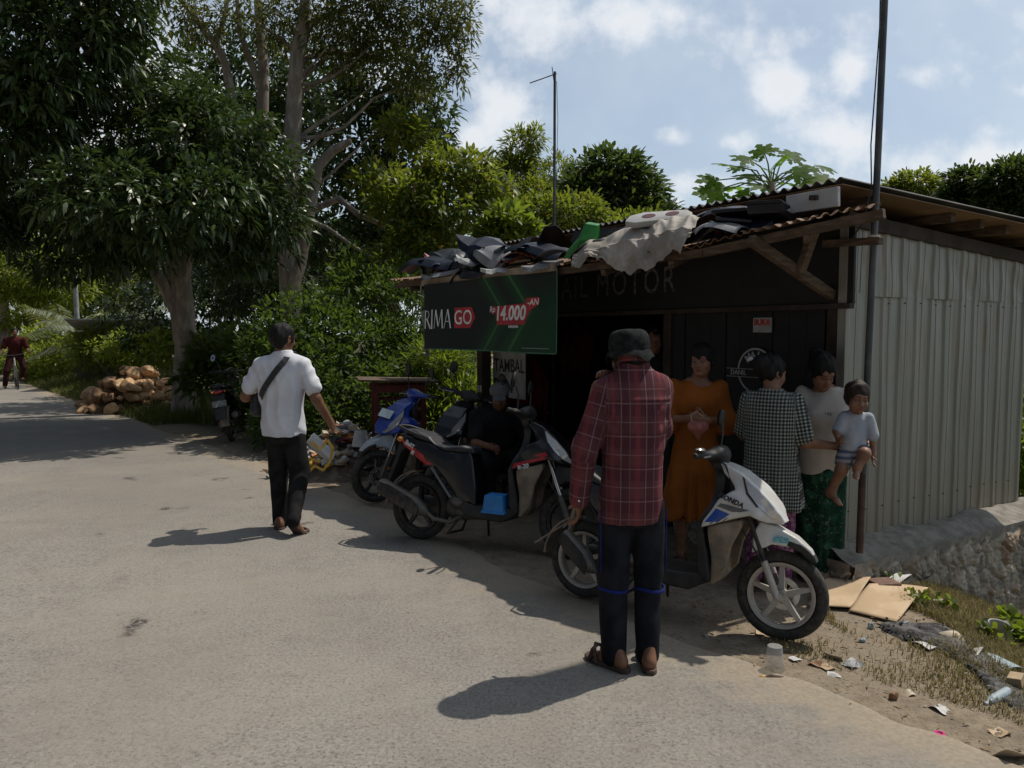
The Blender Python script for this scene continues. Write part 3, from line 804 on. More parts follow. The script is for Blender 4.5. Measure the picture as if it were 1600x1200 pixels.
# ================= banner, signs =================
def make_banner():
    root = empty('banner', tuple(gp(760, 700, 0)), 0, 'green vinyl price banner hanging from the left end of the awning', 'banner')
    root.location = (-.3, 7.05, 0)
    inv = Matrix.Translation(-Vector(root.location))
    a = Vector((-.96, 7.78, 0)); b = Vector((.37, 6.28, 0)); ex = (b - a).normalized(); L = (b - a).length
    no = Vector((-ex.y * -1, -ex.x, 0)); no = Vector((ex.y, -ex.x, 0))     # towards the road
    ztop, zbot = 2.105, 1.44
    green_m, nt = newmat('banner_print')
    uv = nt.n('ShaderNodeAttribute', dict(attribute_name='uvw'), 1)
    sx = nt.t.nodes.new('ShaderNodeSeparateXYZ'); nt.t.links.new(uv, sx.inputs[0]); u, v = sx.outputs[0], sx.outputs[1]
    c = nt.mix(nt.ramp(nt.math('ADD', u, nt.math('MULTIPLY', v, -.35)), .35, 1.0), (.008, .018, .016), (.008, .060, .024))
    c = nt.mix(nt.math('MULTIPLY', nt.ramp(v, .55, 1.0), .6), c, (.02, .022, .02))
    for off, w in ((.66, .010), (.83, .013)):
        # chevron lines: x = off + k|v-.55|
        dd = nt.math('ABSOLUTE', nt.math('SUBTRACT', nt.math('ADD', u, nt.math('MULTIPLY', nt.math('ABSOLUTE', nt.math('SUBTRACT', v, .52)), .28)), off + .02))
        c = nt.mix(nt.ramp(dd, w, w * .35), c, (.06, .19, .06))
        c = nt.mix(nt.math('MULTIPLY', nt.ramp(dd, .09, .0), .5), c, (.014, .09, .028))
    gm = finish(green_m, nt, nt.n('ShaderNodeBsdfPrincipled', None, Base__Color=c, Roughness=.5, Specular__IOR__Level=.25))
    n, m_ = 80, 24
    P = np.zeros((n, m_, 3)); UV = np.zeros((n, m_, 3))
    def surf(u, v):
        zt = ztop - .035 * (1 - u); sag = .010 * math.sin(u * 9 + v * 2) + .012 * math.sin(u * 4.1 + 1) * (1 - v)
        fold = -.16 * max(0, (.09 - u) / .09) ** 1.3 * (.35 + .65 * (1 - abs(v - .25)))         # left edge curls back
        xx = u * L + (.05 * max(0, (.09 - u) / .09))
        p = a + ex * xx + no * (.02 + sag + fold)
        p.z = zbot + (zt - zbot) * v + .008 * math.sin(u * 5) * (1 - v) - (.05 * max(0, (.06 - u) / .06) * (1 - v))
        return p
    for i in range(n):
        for j in range(m_):
            u, v = i / (n - 1), j / (m_ - 1)
            P[i, j] = surf(u, v); UV[i, j] = (u, v, 0)
    me = gridmesh('printed_sheet', P, True, dict(uvw=UV.reshape(-1, 3)))
    me.transform(inv)
    sheet = link_mesh('printed_sheet', me, gm, root)
    mb = MB(); mb.tube([surf(t / 12, 0.0) + Vector((0, 0, -.004)) for t in range(1, 13)], .006, 6); 
    mb.tube([surf(1.0, t / 6) + ex * .003 for t in range(7)], .005, 6)
    o = mb.build('hem', pm('banner_hem', (.06, .16, .10), .5), root, smooth=True); o.data.transform(inv)
    mb = MB(); mb.bar(surf(.0, 1) + no * .012 + Vector((0, 0, .028)), surf(1.0, 1) + no * .012 + Vector((0, 0, .028)), .03, .065); 
    o = mb.build('top_batten', pm('weathered_batten', (.27, .215, .155), .85, 0, (.36, .29, .21), 12, .4, 90), root, bevel=.004); o.data.transform(inv)
    # loose left flap, dirty back side of the vinyl
    F = np.zeros((10, 14, 3))
    for i in range(10):
        for j in range(14):
            u, v = i / 9, j / 13
            p = a + ex * (.05 - .17 * u * (.35 + .65 * v) + .06 * (1 - v)) - no * (.015 + .10 * u + .02 * math.sin(v * 7)); p.z = zbot - .11 * (1 - v) + .66 * v + .05 * u
            F[i, j] = p
    me = gridmesh('loose_flap', F, True); me.transform(inv)
    link_mesh('loose_flap', me, pm('vinyl_back', (.30, .29, .27), .6, 0, (.42, .41, .38), 8), root)
    white = pm('print_white', (.72, .72, .70), .5); red = pm('print_red', (.40, .018, .03), .5)
    Hh = ztop - zbot
    def lay(me, u0, v0, k=.004):
        """bend a flat print (x along, y up) on to the sagging sheet"""
        bm = bmesh.new(); bm.from_mesh(me)
        for _ in range(3):
            es = [e for e in bm.edges if e.calc_length() > .05]
            if not es: break
            bmesh.ops.triangulate(bm, faces=bm.faces[:]); bmesh.ops.subdivide_edges(bm, edges=[e for e in bm.edges if e.calc_length() > .05], cuts=1)
        bmesh.ops.triangulate(bm, faces=bm.faces[:])
        for vv in bm.verts:
            p_ = surf(u0 + vv.co.x / L, v0 + vv.co.y / Hh) + no * (k + vv.co.z)
            vv.co = inv @ p_
        bm.to_mesh(me); bm.free(); return me
    def txt(body, sz, par, u0, v0, x, y, k, **kw):
        o = text_mesh('lettering', body, sz, white, par, Matrix.Translation((x, y, 0)), .0004, **kw); lay(o.data, u0, v0, k)
    RIMA = MB()
    def stroke(pts, w):
        for p, q_ in zip(pts[:-1], pts[1:]):
            d_ = Vector((q_[0] - p[0], q_[1] - p[1], 0)); nn = Vector((-d_.y, d_.x, 0)).normalized() * w / 2
            A_, B_ = Vector((*p, 0)), Vector((*q_, 0))
            RIMA.add([A_ - nn, B_ - nn, B_ + nn, A_ + nn], [(0, 1, 2, 3)])
    H = .19
    def thin(pts): stroke([(x * H, y * H) for x, y in pts], .008)
    def thick(pts): stroke([(x * H, y * H) for x, y in pts], .019)
    thick([(-.12, 1.0), (-.12, .62)])
    thick([(.12, 0), (.12, 1)]); thin([(.12, .98), (.36, .93), (.44, .76), (.36, .56), (.12, .5)]); thick([(.26, .52), (.56, 0)])
    thick([(.68, 0), (.68, 1)]); thin([(.62, 1.0), (.74, 1.0)]); thin([(.62, 0), (.74, 0)])
    thin([(.88, 0), (.98, 1)]); thick([(.98, 1), (1.22, .1)]); thin([(1.22, .1), (1.46, 1)]); thick([(1.46, 1), (1.56, 0)])
    thin([(1.68, 0), (1.94, 1)]); thick([(1.94, 1), (2.20, 0)]); thin([(1.78, .36), (2.08, .36)])
    link_mesh('lettering', lay(RIMA.mesh('lettering', fix=False), .09, .31), white, sheet)
    t = MB(); t.prism([(0, 0), (.235, 0), (.31, .10), (.255, .20), (0, .20)], 0, .0008, plane='xy'); tagm = link_mesh('red_tag', lay(t.mesh('red_tag'), .325, .31, .003), red, sheet)
    txt('GO', .20, tagm, .325, .31, .13, .097, .006, sx=.86, bold=.001)
    t = MB(); t.prism([(0, .06), (.06, .115), (.13, .115), (.47, .13), (.49, .175), (.64, .175), (.64, .12), (.53, .07), (.46, -.05), (.10, -.05), (.08, .055)][::-1], 0, .0008, plane='xy')
    pf = link_mesh('price_flash', lay(t.mesh('price_flash'), .585, .43, .003), red, sheet)
    txt('14.000', .175, pf, .585, .43, .275, .045, .006, sx=.84, shear=.18, bold=.005)
    txt('Rp', .075, pf, .585, .43, .04, .088, .006, shear=.2, bold=.001)
    txt('-AN', .075, pf, .585, .43, .565, .135, .006, shear=.2, bold=.001)
    t = MB()
    for k in range(11): t.box((.012 * k, 0, .0004), (.008, .024 - .006 * (k % 3 == 1), .0008))
    link_mesh('small_print', lay(t.mesh('small_print'), .715, .33), white, sheet)
    t = MB()
    for k in range(30): t.box((.011 * k, 0, .0004), (.006, .008 + .003 * (k % 3 == 0), .0008))
    link_mesh('small_print', lay(t.mesh('small_print'), .80, .055), pm('print_grey', (.25, .32, .27), .5), sheet)
make_banner()

whiteb = pm('sign_white', (.42, .42, .40), .6, 0, (.32, .32, .30), 9)
blackp = pm('sign_black', (.015, .015, .016), .6)
def board_sign(name, label, o, size, mat, texts, n=(-1, 0, 0), x=(0, -1, 0), tmat=None, th=.012):
    """flat sign in the shed frame"""
    p = S(*o)
    rt = MB(); rt.box((0, 0, 0), (size[0], size[1], th))
    M = Matrix.Rotation(SROT, 4, 'Z') @ frame((0, 0, 0), x, n)
    me = rt.mesh(name, bevel=.002); me.transform(M)
    ob = link_mesh(name, me, mat, None, p)
    tag(ob, label, 'sign')
    for t, sz, tx, ty, sxx in texts:
        text_mesh('lettering', t, sz, tmat or blackp, ob, M @ Matrix.Translation((tx, ty, th / 2 + .0018)), .0006, sx=sxx, bold=.003)
    return ob
board_sign('painted_sign', 'white board hand lettered in black for tyre patching below the banner', (-.30, 3.56, 1.27), (.62, .66, 0), whiteb,
           [('RAC', .20, -.10, .22, .95), ('TAMBAL', .19, .01, -.01, .80), ('BAN', .20, -.10, -.22, .95)])
board_sign('shop_notice', 'small white notice with red lettering on the black front boards', (-.0, .62, 1.655), (.16, .105, 0), whiteb, [('BUKA', .060, 0, .018, .9)], tmat=pm('notice_red', (.40, .03, .025), .6))
# round emblem painted sign
def emblem():
    p = S(-.012, .66, 1.33)
    M = Matrix.Rotation(SROT, 4, 'Z') @ frame((0, 0, 0), (0, -1, 0), (-1, 0, 0))
    d_ = MB(); d_.lathe([(.165, -.006), (.165, .006)], 40); me = d_.mesh('round_sign'); me.transform(M)
    ob = link_mesh('round_sign', me, blackboard, None, p); tag(ob, 'round black workshop emblem ringed in white behind the women', 'sign')
    r_ = MB(); r_.lathe([(.162, .0062), (.162, .0085), (.149, .0085), (.149, .0062)], 48, cap=False); me = r_.mesh('ring'); me.transform(M); link_mesh('ring', me, whiteb, ob)
    for k, ch in enumerate('MAIL'):
        a_ = R(126 - 24 * k); text_mesh('lettering', ch, .075, whiteb, ob, M @ Matrix.Translation((.108 * math.cos(a_), .108 * math.sin(a_), .0078)) @ Matrix.Rotation(a_ - PI / 2, 4, 'Z'), .0006, bold=.002)
    b_ = MB(); b_.box((-.085, -.02, .010), (.37, .062, .006)); me = b_.mesh('name_strip'); me.transform(M); st = link_mesh('name_strip', me, blackboard, ob)
    text_mesh('lettering', 'DANIL', .05, whiteb, st, M @ Matrix.Translation((-.15, -.02, .0142)), .0005, bold=.001)
    for dy in (-.049, .009):
        l_ = MB(); l_.box((-.085, dy, .0138), (.36, .004, .001)); me = l_.mesh('line'); me.transform(M); link_mesh('line', me, whiteb, st)
emblem()

# ================= poles =================
steel = pm('grey_steel_pipe', (.07, .075, .08), .55, .5, (.11, .115, .118), 5)
mast = empty('antenna_mast', (2.17, 4.715, .23), 0, 'tall leaning steel pipe mast beside the corner of the galvanised wall', 'pole')
mb = MB(); mb.tube([(0, 0, 0), (.02, 0, 1.4), (.035, -.005, 2.4), (.055, -.01, 4.2)], [.0205, .0205, .020, .0195], 12); mb.build('pipe', steel, mast, smooth=True)
mb = MB(); mb.tube([(0, 0, 0), (.004, 0, .50)], .0222, 12); mb.build('rusty_base', pm('rusty_pipe', (.055, .034, .027), .8, 0, (.09, .055, .04), 15), mast, smooth=True)
mb = MB(); mb.tube([(.028, 0, 1.92), (.029, 0, 1.96)], .034, 12); mb.build('clamp', pm('pale_clamp', (.45, .43, .38), .6), mast, smooth=True)
mb = MB(); mb.tube([(.02, .02, 4.2), (.035, .022, 3.2), (-.002, .01, 2.5), (.0, -.01, 2.25), (-.07, -.06, 2.02), (-.10, .06, 1.92)], .004, 6); mb.build('cable', blackp, mast, smooth=True)
ant = empty('tv_antenna', tuple(at(866, 362, 8.6)), 0, 'thin television antenna on a tall pole behind the awning junk', 'antenna')
ant.location.z = .05
h0 = at(863, 112, 8.6).z - .05
mb = MB(); mb.tube([(0, 0, 0), (0, 0, 1.6), (.0, 0, h0)], [.02, .018, .014], 8); mb.build('pole', steel, ant, smooth=True)
mb = MB(); mb.tube([(.02, 0, h0 - .02), (-.27, .1, h0 - .09)], .006, 6)
for k in range(7):
    t = k / 6; c_ = Vector((.0 - .27 * t, .1 * t, h0 - .025 - .065 * t)); w_ = .10 - .03 * t
    mb.tube([c_ + Vector((.03, .1, .02)) * w_ * 6 * .3, c_ - Vector((.03, .1, .02)) * w_ * 6 * .3], .003, 4)
mb.tube([(-.01, 0, h0 - .1), (-.03, 0, h0 + .05)], .005, 5)
mb.build('yagi_head', steel, ant)
mb = MB(); mb.tube([(.02, 0, h0 - .1), (.035, 0, h0 - .5), (.022, 0, h0 - 1.2), (.02, 0, .4)], .003, 5); mb.build('cable', blackp, ant)
# ================= scooters =================
rubber = pm('tyre_rubber', (.018, .018, .018), .85, 0, (.032, .031, .029), 20, .3, 200, dust=(.16, .135, .10), dustamt=.30)
rubclean = pm('black_rubber', (.015, .015, .015), .75, 0, (.024, .024, .024), 20)
matte = pm('matte_black_plastic', (.010, .011, .012), .6, 0, (.017, .018, .019), 8, .15, 300, dust=(.14, .115, .085), dustamt=.15)
gloss = pm('gloss_black_plastic', (.006, .006, .008), .25, 0, (.009, .009, .011), 6, coat=.12, dust=(.07, .06, .05), dustamt=.07)
whitep = pm('white_plastic', (.62, .62, .60), .28, 0, (.68, .68, .66), 6, coat=.3, dust=(.42, .36, .28), dustamt=.30)
bluep = pm('blue_plastic', (.012, .045, .30), .28, 0, (.02, .06, .36), 6, coat=.3, dust=(.20, .19, .20), dustamt=.14)
greyp = pm('pale_blue_grey_plastic', (.36, .42, .48), .35, 0, (.42, .47, .52), 6, dust=(.30, .26, .2), dustamt=.25)
redp = pm('red_decal', (.38, .012, .022), .35)
vinyl = pm('seat_vinyl', (.012, .014, .020), .5, 0, (.020, .022, .030), 10, .3, 250, dust=(.12, .11, .10), dustamt=.09)
alloy = pm('dusty_alloy', (.42, .40, .37), .5, .45, (.50, .48, .44), 9, dust=(.34, .28, .21), dustamt=.45)
dalloy = pm('black_alloy', (.02, .02, .021), .45, .3, (.035, .034, .033), 9, dust=(.19, .155, .115), dustamt=.3)
engm = pm('engine_metal', (.10, .10, .10), .55, .6, (.15, .145, .14), 12, .2, 80, dust=(.20, .16, .11), dustamt=.5)
chrome = pm('bright_metal', (.55, .55, .54), .25, .9, (.45, .44, .42), 9)
dustp = pm('dusty_grey_plastic', (.15, .13, .105), .75, 0, (.25, .20, .15), 6, .2, 120, dust=(.32, .25, .17), dustamt=.7)
lens = pm('clear_lens', (.62, .63, .64), .12, .35, (.70, .71, .72), 10, coat=.6)
redlens = pm('red_lens', (.28, .012, .012), .15, 0, coat=.6)
mirg = pm('mirror_glass', (.42, .45, .48), .04, 1.0)
platew = pm('plate_black', (.02, .02, .021), .5)
platel = pm('plate_pale', (.50, .58, .62), .5)
bluedec = pm('blue_decal', (.015, .07, .36), .3)
greydec = pm('grey_decal', (.10, .11, .12), .4)
sky_st = pm('teal_sticker', (.12, .42, .50), .5, 0, (.32, .55, .58), 60)
FM = {}
def fmesh(key, build, h=.008, disp=None):
    if key not in FM:
        f = Field(h); build(f); FM[key] = f.mesh(key, disp)
    return FM[key].copy()
RAX, FAX, WR = -.59, .66, .25
def wheel_part(root, x, z, rimmat, disc, steer=None):
    """a cast wheel as part: tyre is the part, rim / disc are its sub-parts"""
    t = MB(); prof = []
    for k in range(17):
        a = 2 * PI * k / 16
        prof.append((.211 + .039 * math.cos(a) * (1 if math.cos(a) > 0 else .80), .037 * math.sin(a)))
    t.lathe(prof, 48, axis='y', cap=False)
    w = t.build('wheel', rubber, root, smooth=True)
    w.location = (x, 0, z)
    if steer is not None: w.rotation_euler = (0, 0, steer)
    r = MB()
    r.lathe([(.180, -.030), (.184, -.034), (.176, -.034), (.164, -.026), (.158, -.010), (.158, .010), (.164, .026), (.176, .034), (.184, .034), (.180, .030), (.170, 0), (.180, -.030)], 48, axis='y', cap=False)
    r.lathe([(.030, -.045), (.036, -.030), (.036, .030), (.030, .045)], 18, axis='y')
    for k in range(5):
        a = 2 * PI * k / 5 + .35
        M = Matrix.Rotation(-a, 4, 'Y')
        r.add([(.028, -.020, -.016), (.166, -.018, -.012), (.166, .018, -.012), (.028, .020, -.016), (.028, -.022, .016), (.166, -.014, .012), (.166, .014, .012), (.028, .022, .016)],
              [(0, 1, 2, 3), (7, 6, 5, 4), (0, 4, 5, 1), (1, 5, 6, 2), (2, 6, 7, 3), (3, 7, 4, 0)], M)
    r.build('rim', rimmat, w, smooth=True, angle=35)
    if disc:
        d = MB(); d.lathe([(.060, .048), (.092, .048), (.092, .052), (.060, .052), (.060, .048)], 36, axis='y', cap=False)
        for k in range(12):
            a = 2 * PI * k / 12; d.bar((.03 * math.cos(a), .05, .03 * math.sin(a)), (.064 * math.cos(a + .3), .05, .064 * math.sin(a + .3)), .008, .004)
        d.build('brake_disc', chrome, w)
    return w
APR = [(.265, .985), (.33, .965), (.43, .925), (.54, .845), (.625, .755), (.675, .665), (.655, .650), (.585, .655), (.50, .690), (.42, .665), (.235, .595), (.245, .635), (.325, .765), (.385, .815), (.405, .825), (.385, .855), (.335, .905)]
APW = [(.27, .98, .05), (.42, .92, .10), (.54, .84, .115), (.62, .75, .10), (.67, .66, .055), (.50, .69, .15), (.40, .75, .165), (.24, .60, .19), (.33, .76, .175), (.36, .88, .10)]
TAIL = [(-.12, .66), (-.14, .70), (-.33, .70), (-.50, .755), (-.80, .80), (-.93, .815), (-.955, .79), (-.90, .735), (-.72, .655), (-.50, .565), (-.36, .505), (-.30, .44), (-.24, .36), (-.12, .30), (-.06, .30), (-.07, .45)]
TAILW = [(-.12, .68, .09), (-.10, .33, .11), (-.33, .60, .125), (-.55, .66, .13), (-.80, .76, .105), (-.94, .80, .05)]
SEAT = [(-.105, .69), (-.125, .735), (-.20, .75), (-.34, .735), (-.44, .745), (-.52, .80), (-.66, .835), (-.82, .852), (-.865, .835), (-.84, .805), (-.50, .755), (-.33, .695)]
SEATW = [(-.11, .70, .085), (-.25, .73, .115), (-.42, .74, .135), (-.60, .81, .13), (-.84, .84, .085)]
def offset_poly(pl, d):
    n = len(pl); out = []
    for i in range(n):
        a, b, c = Vector(pl[i - 1]), Vector(pl[i]), Vector(pl[(i + 1) % n])
        e1 = (b - a).normalized(); e2 = (c - b).normalized()
        nn = (Vector((e1.y, -e1.x)) + Vector((e2.y, -e2.x)))
        nn = nn.normalized() if nn.length > 1e-6 else Vector((0, 0))
        out.append(tuple(b - nn * d))
    return out
def surface_patch(name, key, outline, side, out, mat, parent, y0=.30, n=26, thick=.0015):
    """a decal / lens that lies on the moulded panel mesh key: outline (x,z) projected on to the panel's side"""
    from mathutils.bvhtree import BVHTree
    src = FM[key]
    bv = BVHTree.FromPolygons([v.co for v in src.vertices], [tuple(p.vertices) for p in src.polygons])
    bm = bmesh.new(); vs = [bm.verts.new((x, 0, z)) for x, z in outline]; f = bm.faces.new(vs)
    bmesh.ops.triangulate(bm, faces=[f])
    for _ in range(4):
        es = [e for e in bm.edges if e.calc_length() > .022]
        if not es: break
        bmesh.ops.subdivide_edges(bm, edges=es, cuts=1)
        bmesh.ops.triangulate(bm, faces=[q for q in bm.faces if len(q.verts) > 3])
    dead = []
    for v in bm.verts:
        hit = bv.ray_cast(Vector((v.co.x, side * y0, v.co.z)), Vector((0, -side, 0)))
        if hit[0] is None:
            nb = bv.find_nearest(Vector((v.co.x, side * .12, v.co.z))); p, nn = nb[0], nb[1]
        else: p, nn = hit[0], hit[1]
        if nn.y * side < 0: nn = -nn
        v.co = p + nn * out + Vector((0, side * thick, 0))
    me = bpy.data.meshes.new(name)
    for q in bm.faces: q.smooth = True
    bmesh.ops.recalc_face_normals(bm, faces=bm.faces)
    bm.to_mesh(me); bm.free()
    return link_mesh(name, me, mat, parent)
def scooter(name, label, p_rear, p_front, lean, paint, lower, rim, style, steer=0.0, group=None, sc=1.0):
    pr, pf = Vector((*p_rear[:2], 0)), Vector((*p_front[:2], 0))
    hd = (pf - pr).normalized(); mid = pr + hd * (-RAX * sc); rz = math.atan2(hd.y, hd.x)
    root = empty(name, (mid.x, mid.y, gz(mid) if mid.x > 2 else 0.004), rz, label, 'scooter', group)
    root.rotation_euler = (lean, 0, rz); root.scale = (sc, sc, sc)
    ST = Matrix.Translation((FAX, 0, WR)) @ Matrix.Rotation(steer, 4, Vector((-.446, 0, .895))) @ Matrix.Translation((-FAX, 0, -WR))
    def stx(o): o.data.transform(ST); return o
    fw = wheel_part(root, FAX, WR, rim, True); fw.rotation_euler = ST.to_euler()
    fw.location = ST @ Vector((FAX, 0, WR))
    wheel_part(root, RAX, WR, rim, False)
    # fork
    for s in (-1, 1):
        mb = MB(); mb.tube([(FAX - .015, s * .068, WR - .01), (FAX - .095, s * .068, WR + .185)], [.021, .020], 10)
        mb.tube([(FAX, s * .05, WR), (FAX, s * .085, WR)], .016, 8)
        f = stx(mb.build('fork_leg', alloy if style == 'white' else engm, root, smooth=True))
        mb = MB(); mb.tube([(FAX - .085, s * .068, WR + .165), (FAX - .205, s * .068, WR + .46)], .0145, 10); stx(mb.build('fork_tube', dalloy if style == 'white' else chrome, f, smooth=True))
    mb = MB(); mb.box((FAX - .05, .055, WR + .07), (.05, .03, .07), rot=(0, -.4, 0)); stx(mb.build('brake_caliper', engm, root, bevel=.006))
    # front mudguard
    def mud(f):
        o = [(.178, .212), (.150, .272), (.07, .335), (-.04, .385), (-.125, .405), (-.160, .34), (-.165, .22), (-.135, .235), (-.06, .281), (.05, .277), (.12, .246), (.155, .212)]
        f.poly([(FAX + x, WR + z) for x, z in o], [(FAX + .16, WR + .22, .040), (FAX + .03, WR + .32, .066), (FAX - .13, WR + .30, .075)], .010)
        f.poly([(FAX + .262 * math.cos(a), WR + .262 * math.sin(a)) for a in np.linspace(R(-10), R(190), 20)] + [(FAX, WR - .05)], .048, .003, sub=True, k=.004)
    mg = link_mesh('front_mudguard', fmesh('front_mudguard', mud, .007), {'white': whitep, 'blue': greyp}.get(style, matte), root); mg.data.transform(ST)
    def mudtip(f):
        o = [(.184, .206), (.165, .245), (.10, .300), (.03, .318), (.02, .285), (.07, .268), (.14, .222), (.158, .206)]
        f.poly([(FAX + x, WR + z) for x, z in o], [(FAX + .16, WR + .22, .044), (FAX + .03, WR + .30, .069)], .006)
        f.poly([(FAX + .258 * math.cos(a), WR + .258 * math.sin(a)) for a in np.linspace(R(-5), R(110), 16)] + [(FAX, WR - .05)], .046, .003, sub=True, k=.004)
    mt = link_mesh('mudguard_tip', fmesh('mudguard_tip', mudtip, .007), matte, mg); mt.data.transform(ST)
    # apron
    ap = link_mesh('front_apron', fmesh('front_apron', lambda f: (f.poly(APR, APW, .018), f.poly([(.30, .55), (.42, .60), (.50, .63), (.44, .50), (.30, .50)], .12, .01, sub=True)), .008), paint, root)
    hl = [(.455, .893), (.545, .826), (.615, .752), (.655, .683), (.640, .672), (.595, .700), (.545, .745), (.485, .815)]
    for s in (-1, 1):
        surface_patch('headlight', 'front_apron', hl, s, .003, lens, ap)
        surface_patch('lens_rim', 'front_apron', [(.44, .905), (.455, .893), (.485, .815), (.545, .745), (.535, .742), (.475, .808)], s, .002, matte, ap)
    decs = []
    for s in (-1, 1):
        if style == 'white':
            decs.append(surface_patch('decal', 'front_apron', [(.262, .632), (.318, .715), (.395, .690), (.335, .640)], s, .001, bluedec, ap))
            surface_patch('decal', 'front_apron', [(.325, .728), (.345, .748), (.50, .722), (.455, .708), (.41, .705)], s, .0012, greydec, ap)
            for k in range(3):
                surface_patch('decal', 'front_apron', [(.285 + .02 * k, .622 - .002 * k), (.292 + .02 * k, .622), (.345 + .02 * k, .668), (.338 + .02 * k, .668)], s, .0014, greydec, ap)
        elif style == 'black':
            surface_patch('decal', 'front_apron', [(.245, .612), (.262, .650), (.46, .708), (.50, .696), (.41, .672)], s, .001, redp, ap)
            surface_patch('decal', 'front_apron', [(.40, .712), (.48, .745), (.50, .718), (.47, .706)], s, .0012, redp, ap)
        else:
            surface_patch('decal', 'front_apron', [(.27, .63), (.31, .665), (.46, .70), (.47, .69)], s, .001, greyp, ap)
    if style in ('white', 'black'):
        tx, sz, px, pz, rot = ('HONDA', .040, .405, .772, -.33) if style == 'white' else ('it-20', .045, .335, .607, .22)
        M = frame((px, -.185, pz), (math.cos(rot), 0, math.sin(rot)), (0, -1, .05))
        if style == 'black': M = frame((px, -.197, pz + .025), (math.cos(rot), 0, math.sin(rot)), (0, -1, .05))
        text_mesh('lettering', tx, sz, blackp if style == 'white' else whitep, ap, M, .004, bold=.0012, shear=.1)
    # lower leg shield, facing wheel
    def leg(f):
        f.poly([(.265, .60), (.30, .615), (.45, .66), (.455, .62), (.40, .50), (.375, .36), (.30, .265), (.275, .27), (.285, .40)], [(.30, .6, .165), (.44, .63, .13), (.38, .40, .13), (.29, .28, .12)], .014)
        f.poly([(.33, .62), (.43, .645), (.47, .60), (.42, .48), (.40, .33), (.34, .30), (.33, .40)], .10, .01, sub=True)
    link_mesh('leg_shield', fmesh('leg_shield', leg), dustp, root)
    def innr(f):
        f.poly([(.24, .60), (.33, .77), (.34, .90), (.275, .97), (.255, .955), (.285, .86), (.26, .72), (.20, .60), (.215, .34), (.27, .27), (.29, .30), (.27, .42)], [(.27, .96, .045), (.29, .85, .09), (.24, .62, .165), (.24, .35, .15)], .012)
    link_mesh('inner_panel', fmesh('inner_panel', innr), matte, root)
    # floorboard + undercowl
    link_mesh('floorboard', fmesh('floorboard', lambda f: f.poly([(.29, .285), (.27, .325), (.20, .315), (-.06, .315), (-.14, .335), (-.18, .30), (-.14, .235), (.16, .215)], [(.28, .3, .135), (0, .29, .165), (-.15, .29, .15)], .012)), matte, root)
    # tail bodywork
    bd = link_mesh('tail_body', fmesh('tail_body', lambda f: f.poly(TAIL, TAILW, .02, crown=.012)), gloss if style != 'white' else vinyl, root)
    if style in ('blue', 'dark'):
        for s in (-1, 1): surface_patch('side_panel', 'tail_body', [(-.16, .60), (-.36, .66), (-.55, .715), (-.88, .785), (-.90, .77), (-.70, .68), (-.46, .585), (-.25, .47)], s, .006, paint, bd)
    elif style == 'black':
        for s in (-1, 1):
            surface_patch('decal', 'tail_body', [(-.50, .585), (-.56, .66), (-.90, .785), (-.80, .735), (-.84, .725), (-.72, .668), (-.56, .595)][::1], s, .0015, redp, bd)
            surface_patch('decal', 'tail_body', [(-.50, .612), (-.44, .60), (-.56, .575), (-.66, .605)], s, .0018, redp, bd)
        M = frame((-.70, -.150, .728), (-1 * -1 * -1, 0, 0), (0, -1, 0))
        M = frame((-.735, -.142, .730), (.93, 0, -.36), (0, -1, .1)); text_mesh('lettering', 'BeAT', .050, whitep, bd, M, .004, bold=.0015, shear=.1)
        M = frame((-.69, -.152, .670), (.93, 0, -.36), (0, -1, .1)); text_mesh('lettering', 'FI', .045, whitep, bd, M, .004, bold=.002, shear=.1)
    mb = MB()
    for s in (-1, 1): mb.bar((-.52, s * .152, .63), (-.25, s * .148, .335), .012, .012)
    st_ = MB(); st_.tube([(-.43, -.150, .57), (-.26, -.143, .36)], .010, 6); st_.build('trim_strip', greydec, bd, smooth=True)
    link_mesh('seat', fmesh('seat', lambda f: f.poly(SEAT, SEATW, .022, crown=.010)), vinyl, root)
    gr = MB(); gr.tube([(-.62, -.125, .80), (-.78, -.125, .835), (-.93, -.085, .865), (-.965, 0, .87), (-.93, .085, .865), (-.78, .125, .835), (-.62, .125, .80)], .012, 8); gr.build('grab_rail', matte if style != 'blue' else chrome, root, smooth=True)
    tl = MB(); tl.ell((-.935, 0, .765), (.035, .075, .032), n=14); tl.build('tail_light', redlens, root, smooth=True)
    for s in (-1, 1):
        mb = MB(); mb.ell((-.90, s * .085, .765), (.045, .022, .020), n=10); mb.build('indicator', pm('amber_lens', (.45, .16, .02), .2), root, smooth=True)
    fd = MB(); fd.prism([(-.83, .71), (-.92, .74), (-1.035, .50), (-1.065, .38), (-1.04, .375), (-.99, .48), (-.90, .66)], -.075, .075); fe = fd.build('rear_fender', dustp if style == 'white' else matte, root, smooth=True, bevel=.008)
    pl = MB(); pl.box((0, 0, 0), (.006, .20, .095)); po = pl.build('number_plate', platew, fe, bevel=.002, loc=(-1.005, 0, .60), rot=(0, .42, 0))
    hg = MB(); hg.prism([(RAX + .285 * math.cos(a), WR + .285 * math.sin(a)) for a in np.linspace(R(95), R(178), 9)] + [(RAX + .272 * math.cos(a), WR + .272 * math.sin(a)) for a in np.linspace(R(178), R(95), 9)], -.06, .06)
    hg.bar((RAX - .05, -.05, WR + .28), (RAX - .36, -.05, WR + .06), .012, .012); hg.build('tyre_hugger', dustp, root, smooth=True)
    # engine, swing arm, exhaust
    def eng(f):
        f.cone((-.20, .03, .27), (-.30, .05, .27), .085, .095); f.cone((-.30, .10, .26), (RAX, .10, .25), .075, .085, sx=(1, .6, 1)); f.ell((-.22, -.02, .33), (.10, .10, .07)); f.cone((-.05, 0, .25), (-.22, 0, .26), .05, .07)
        f.ell((-.42, .09, .37), (.11, .05, .05))
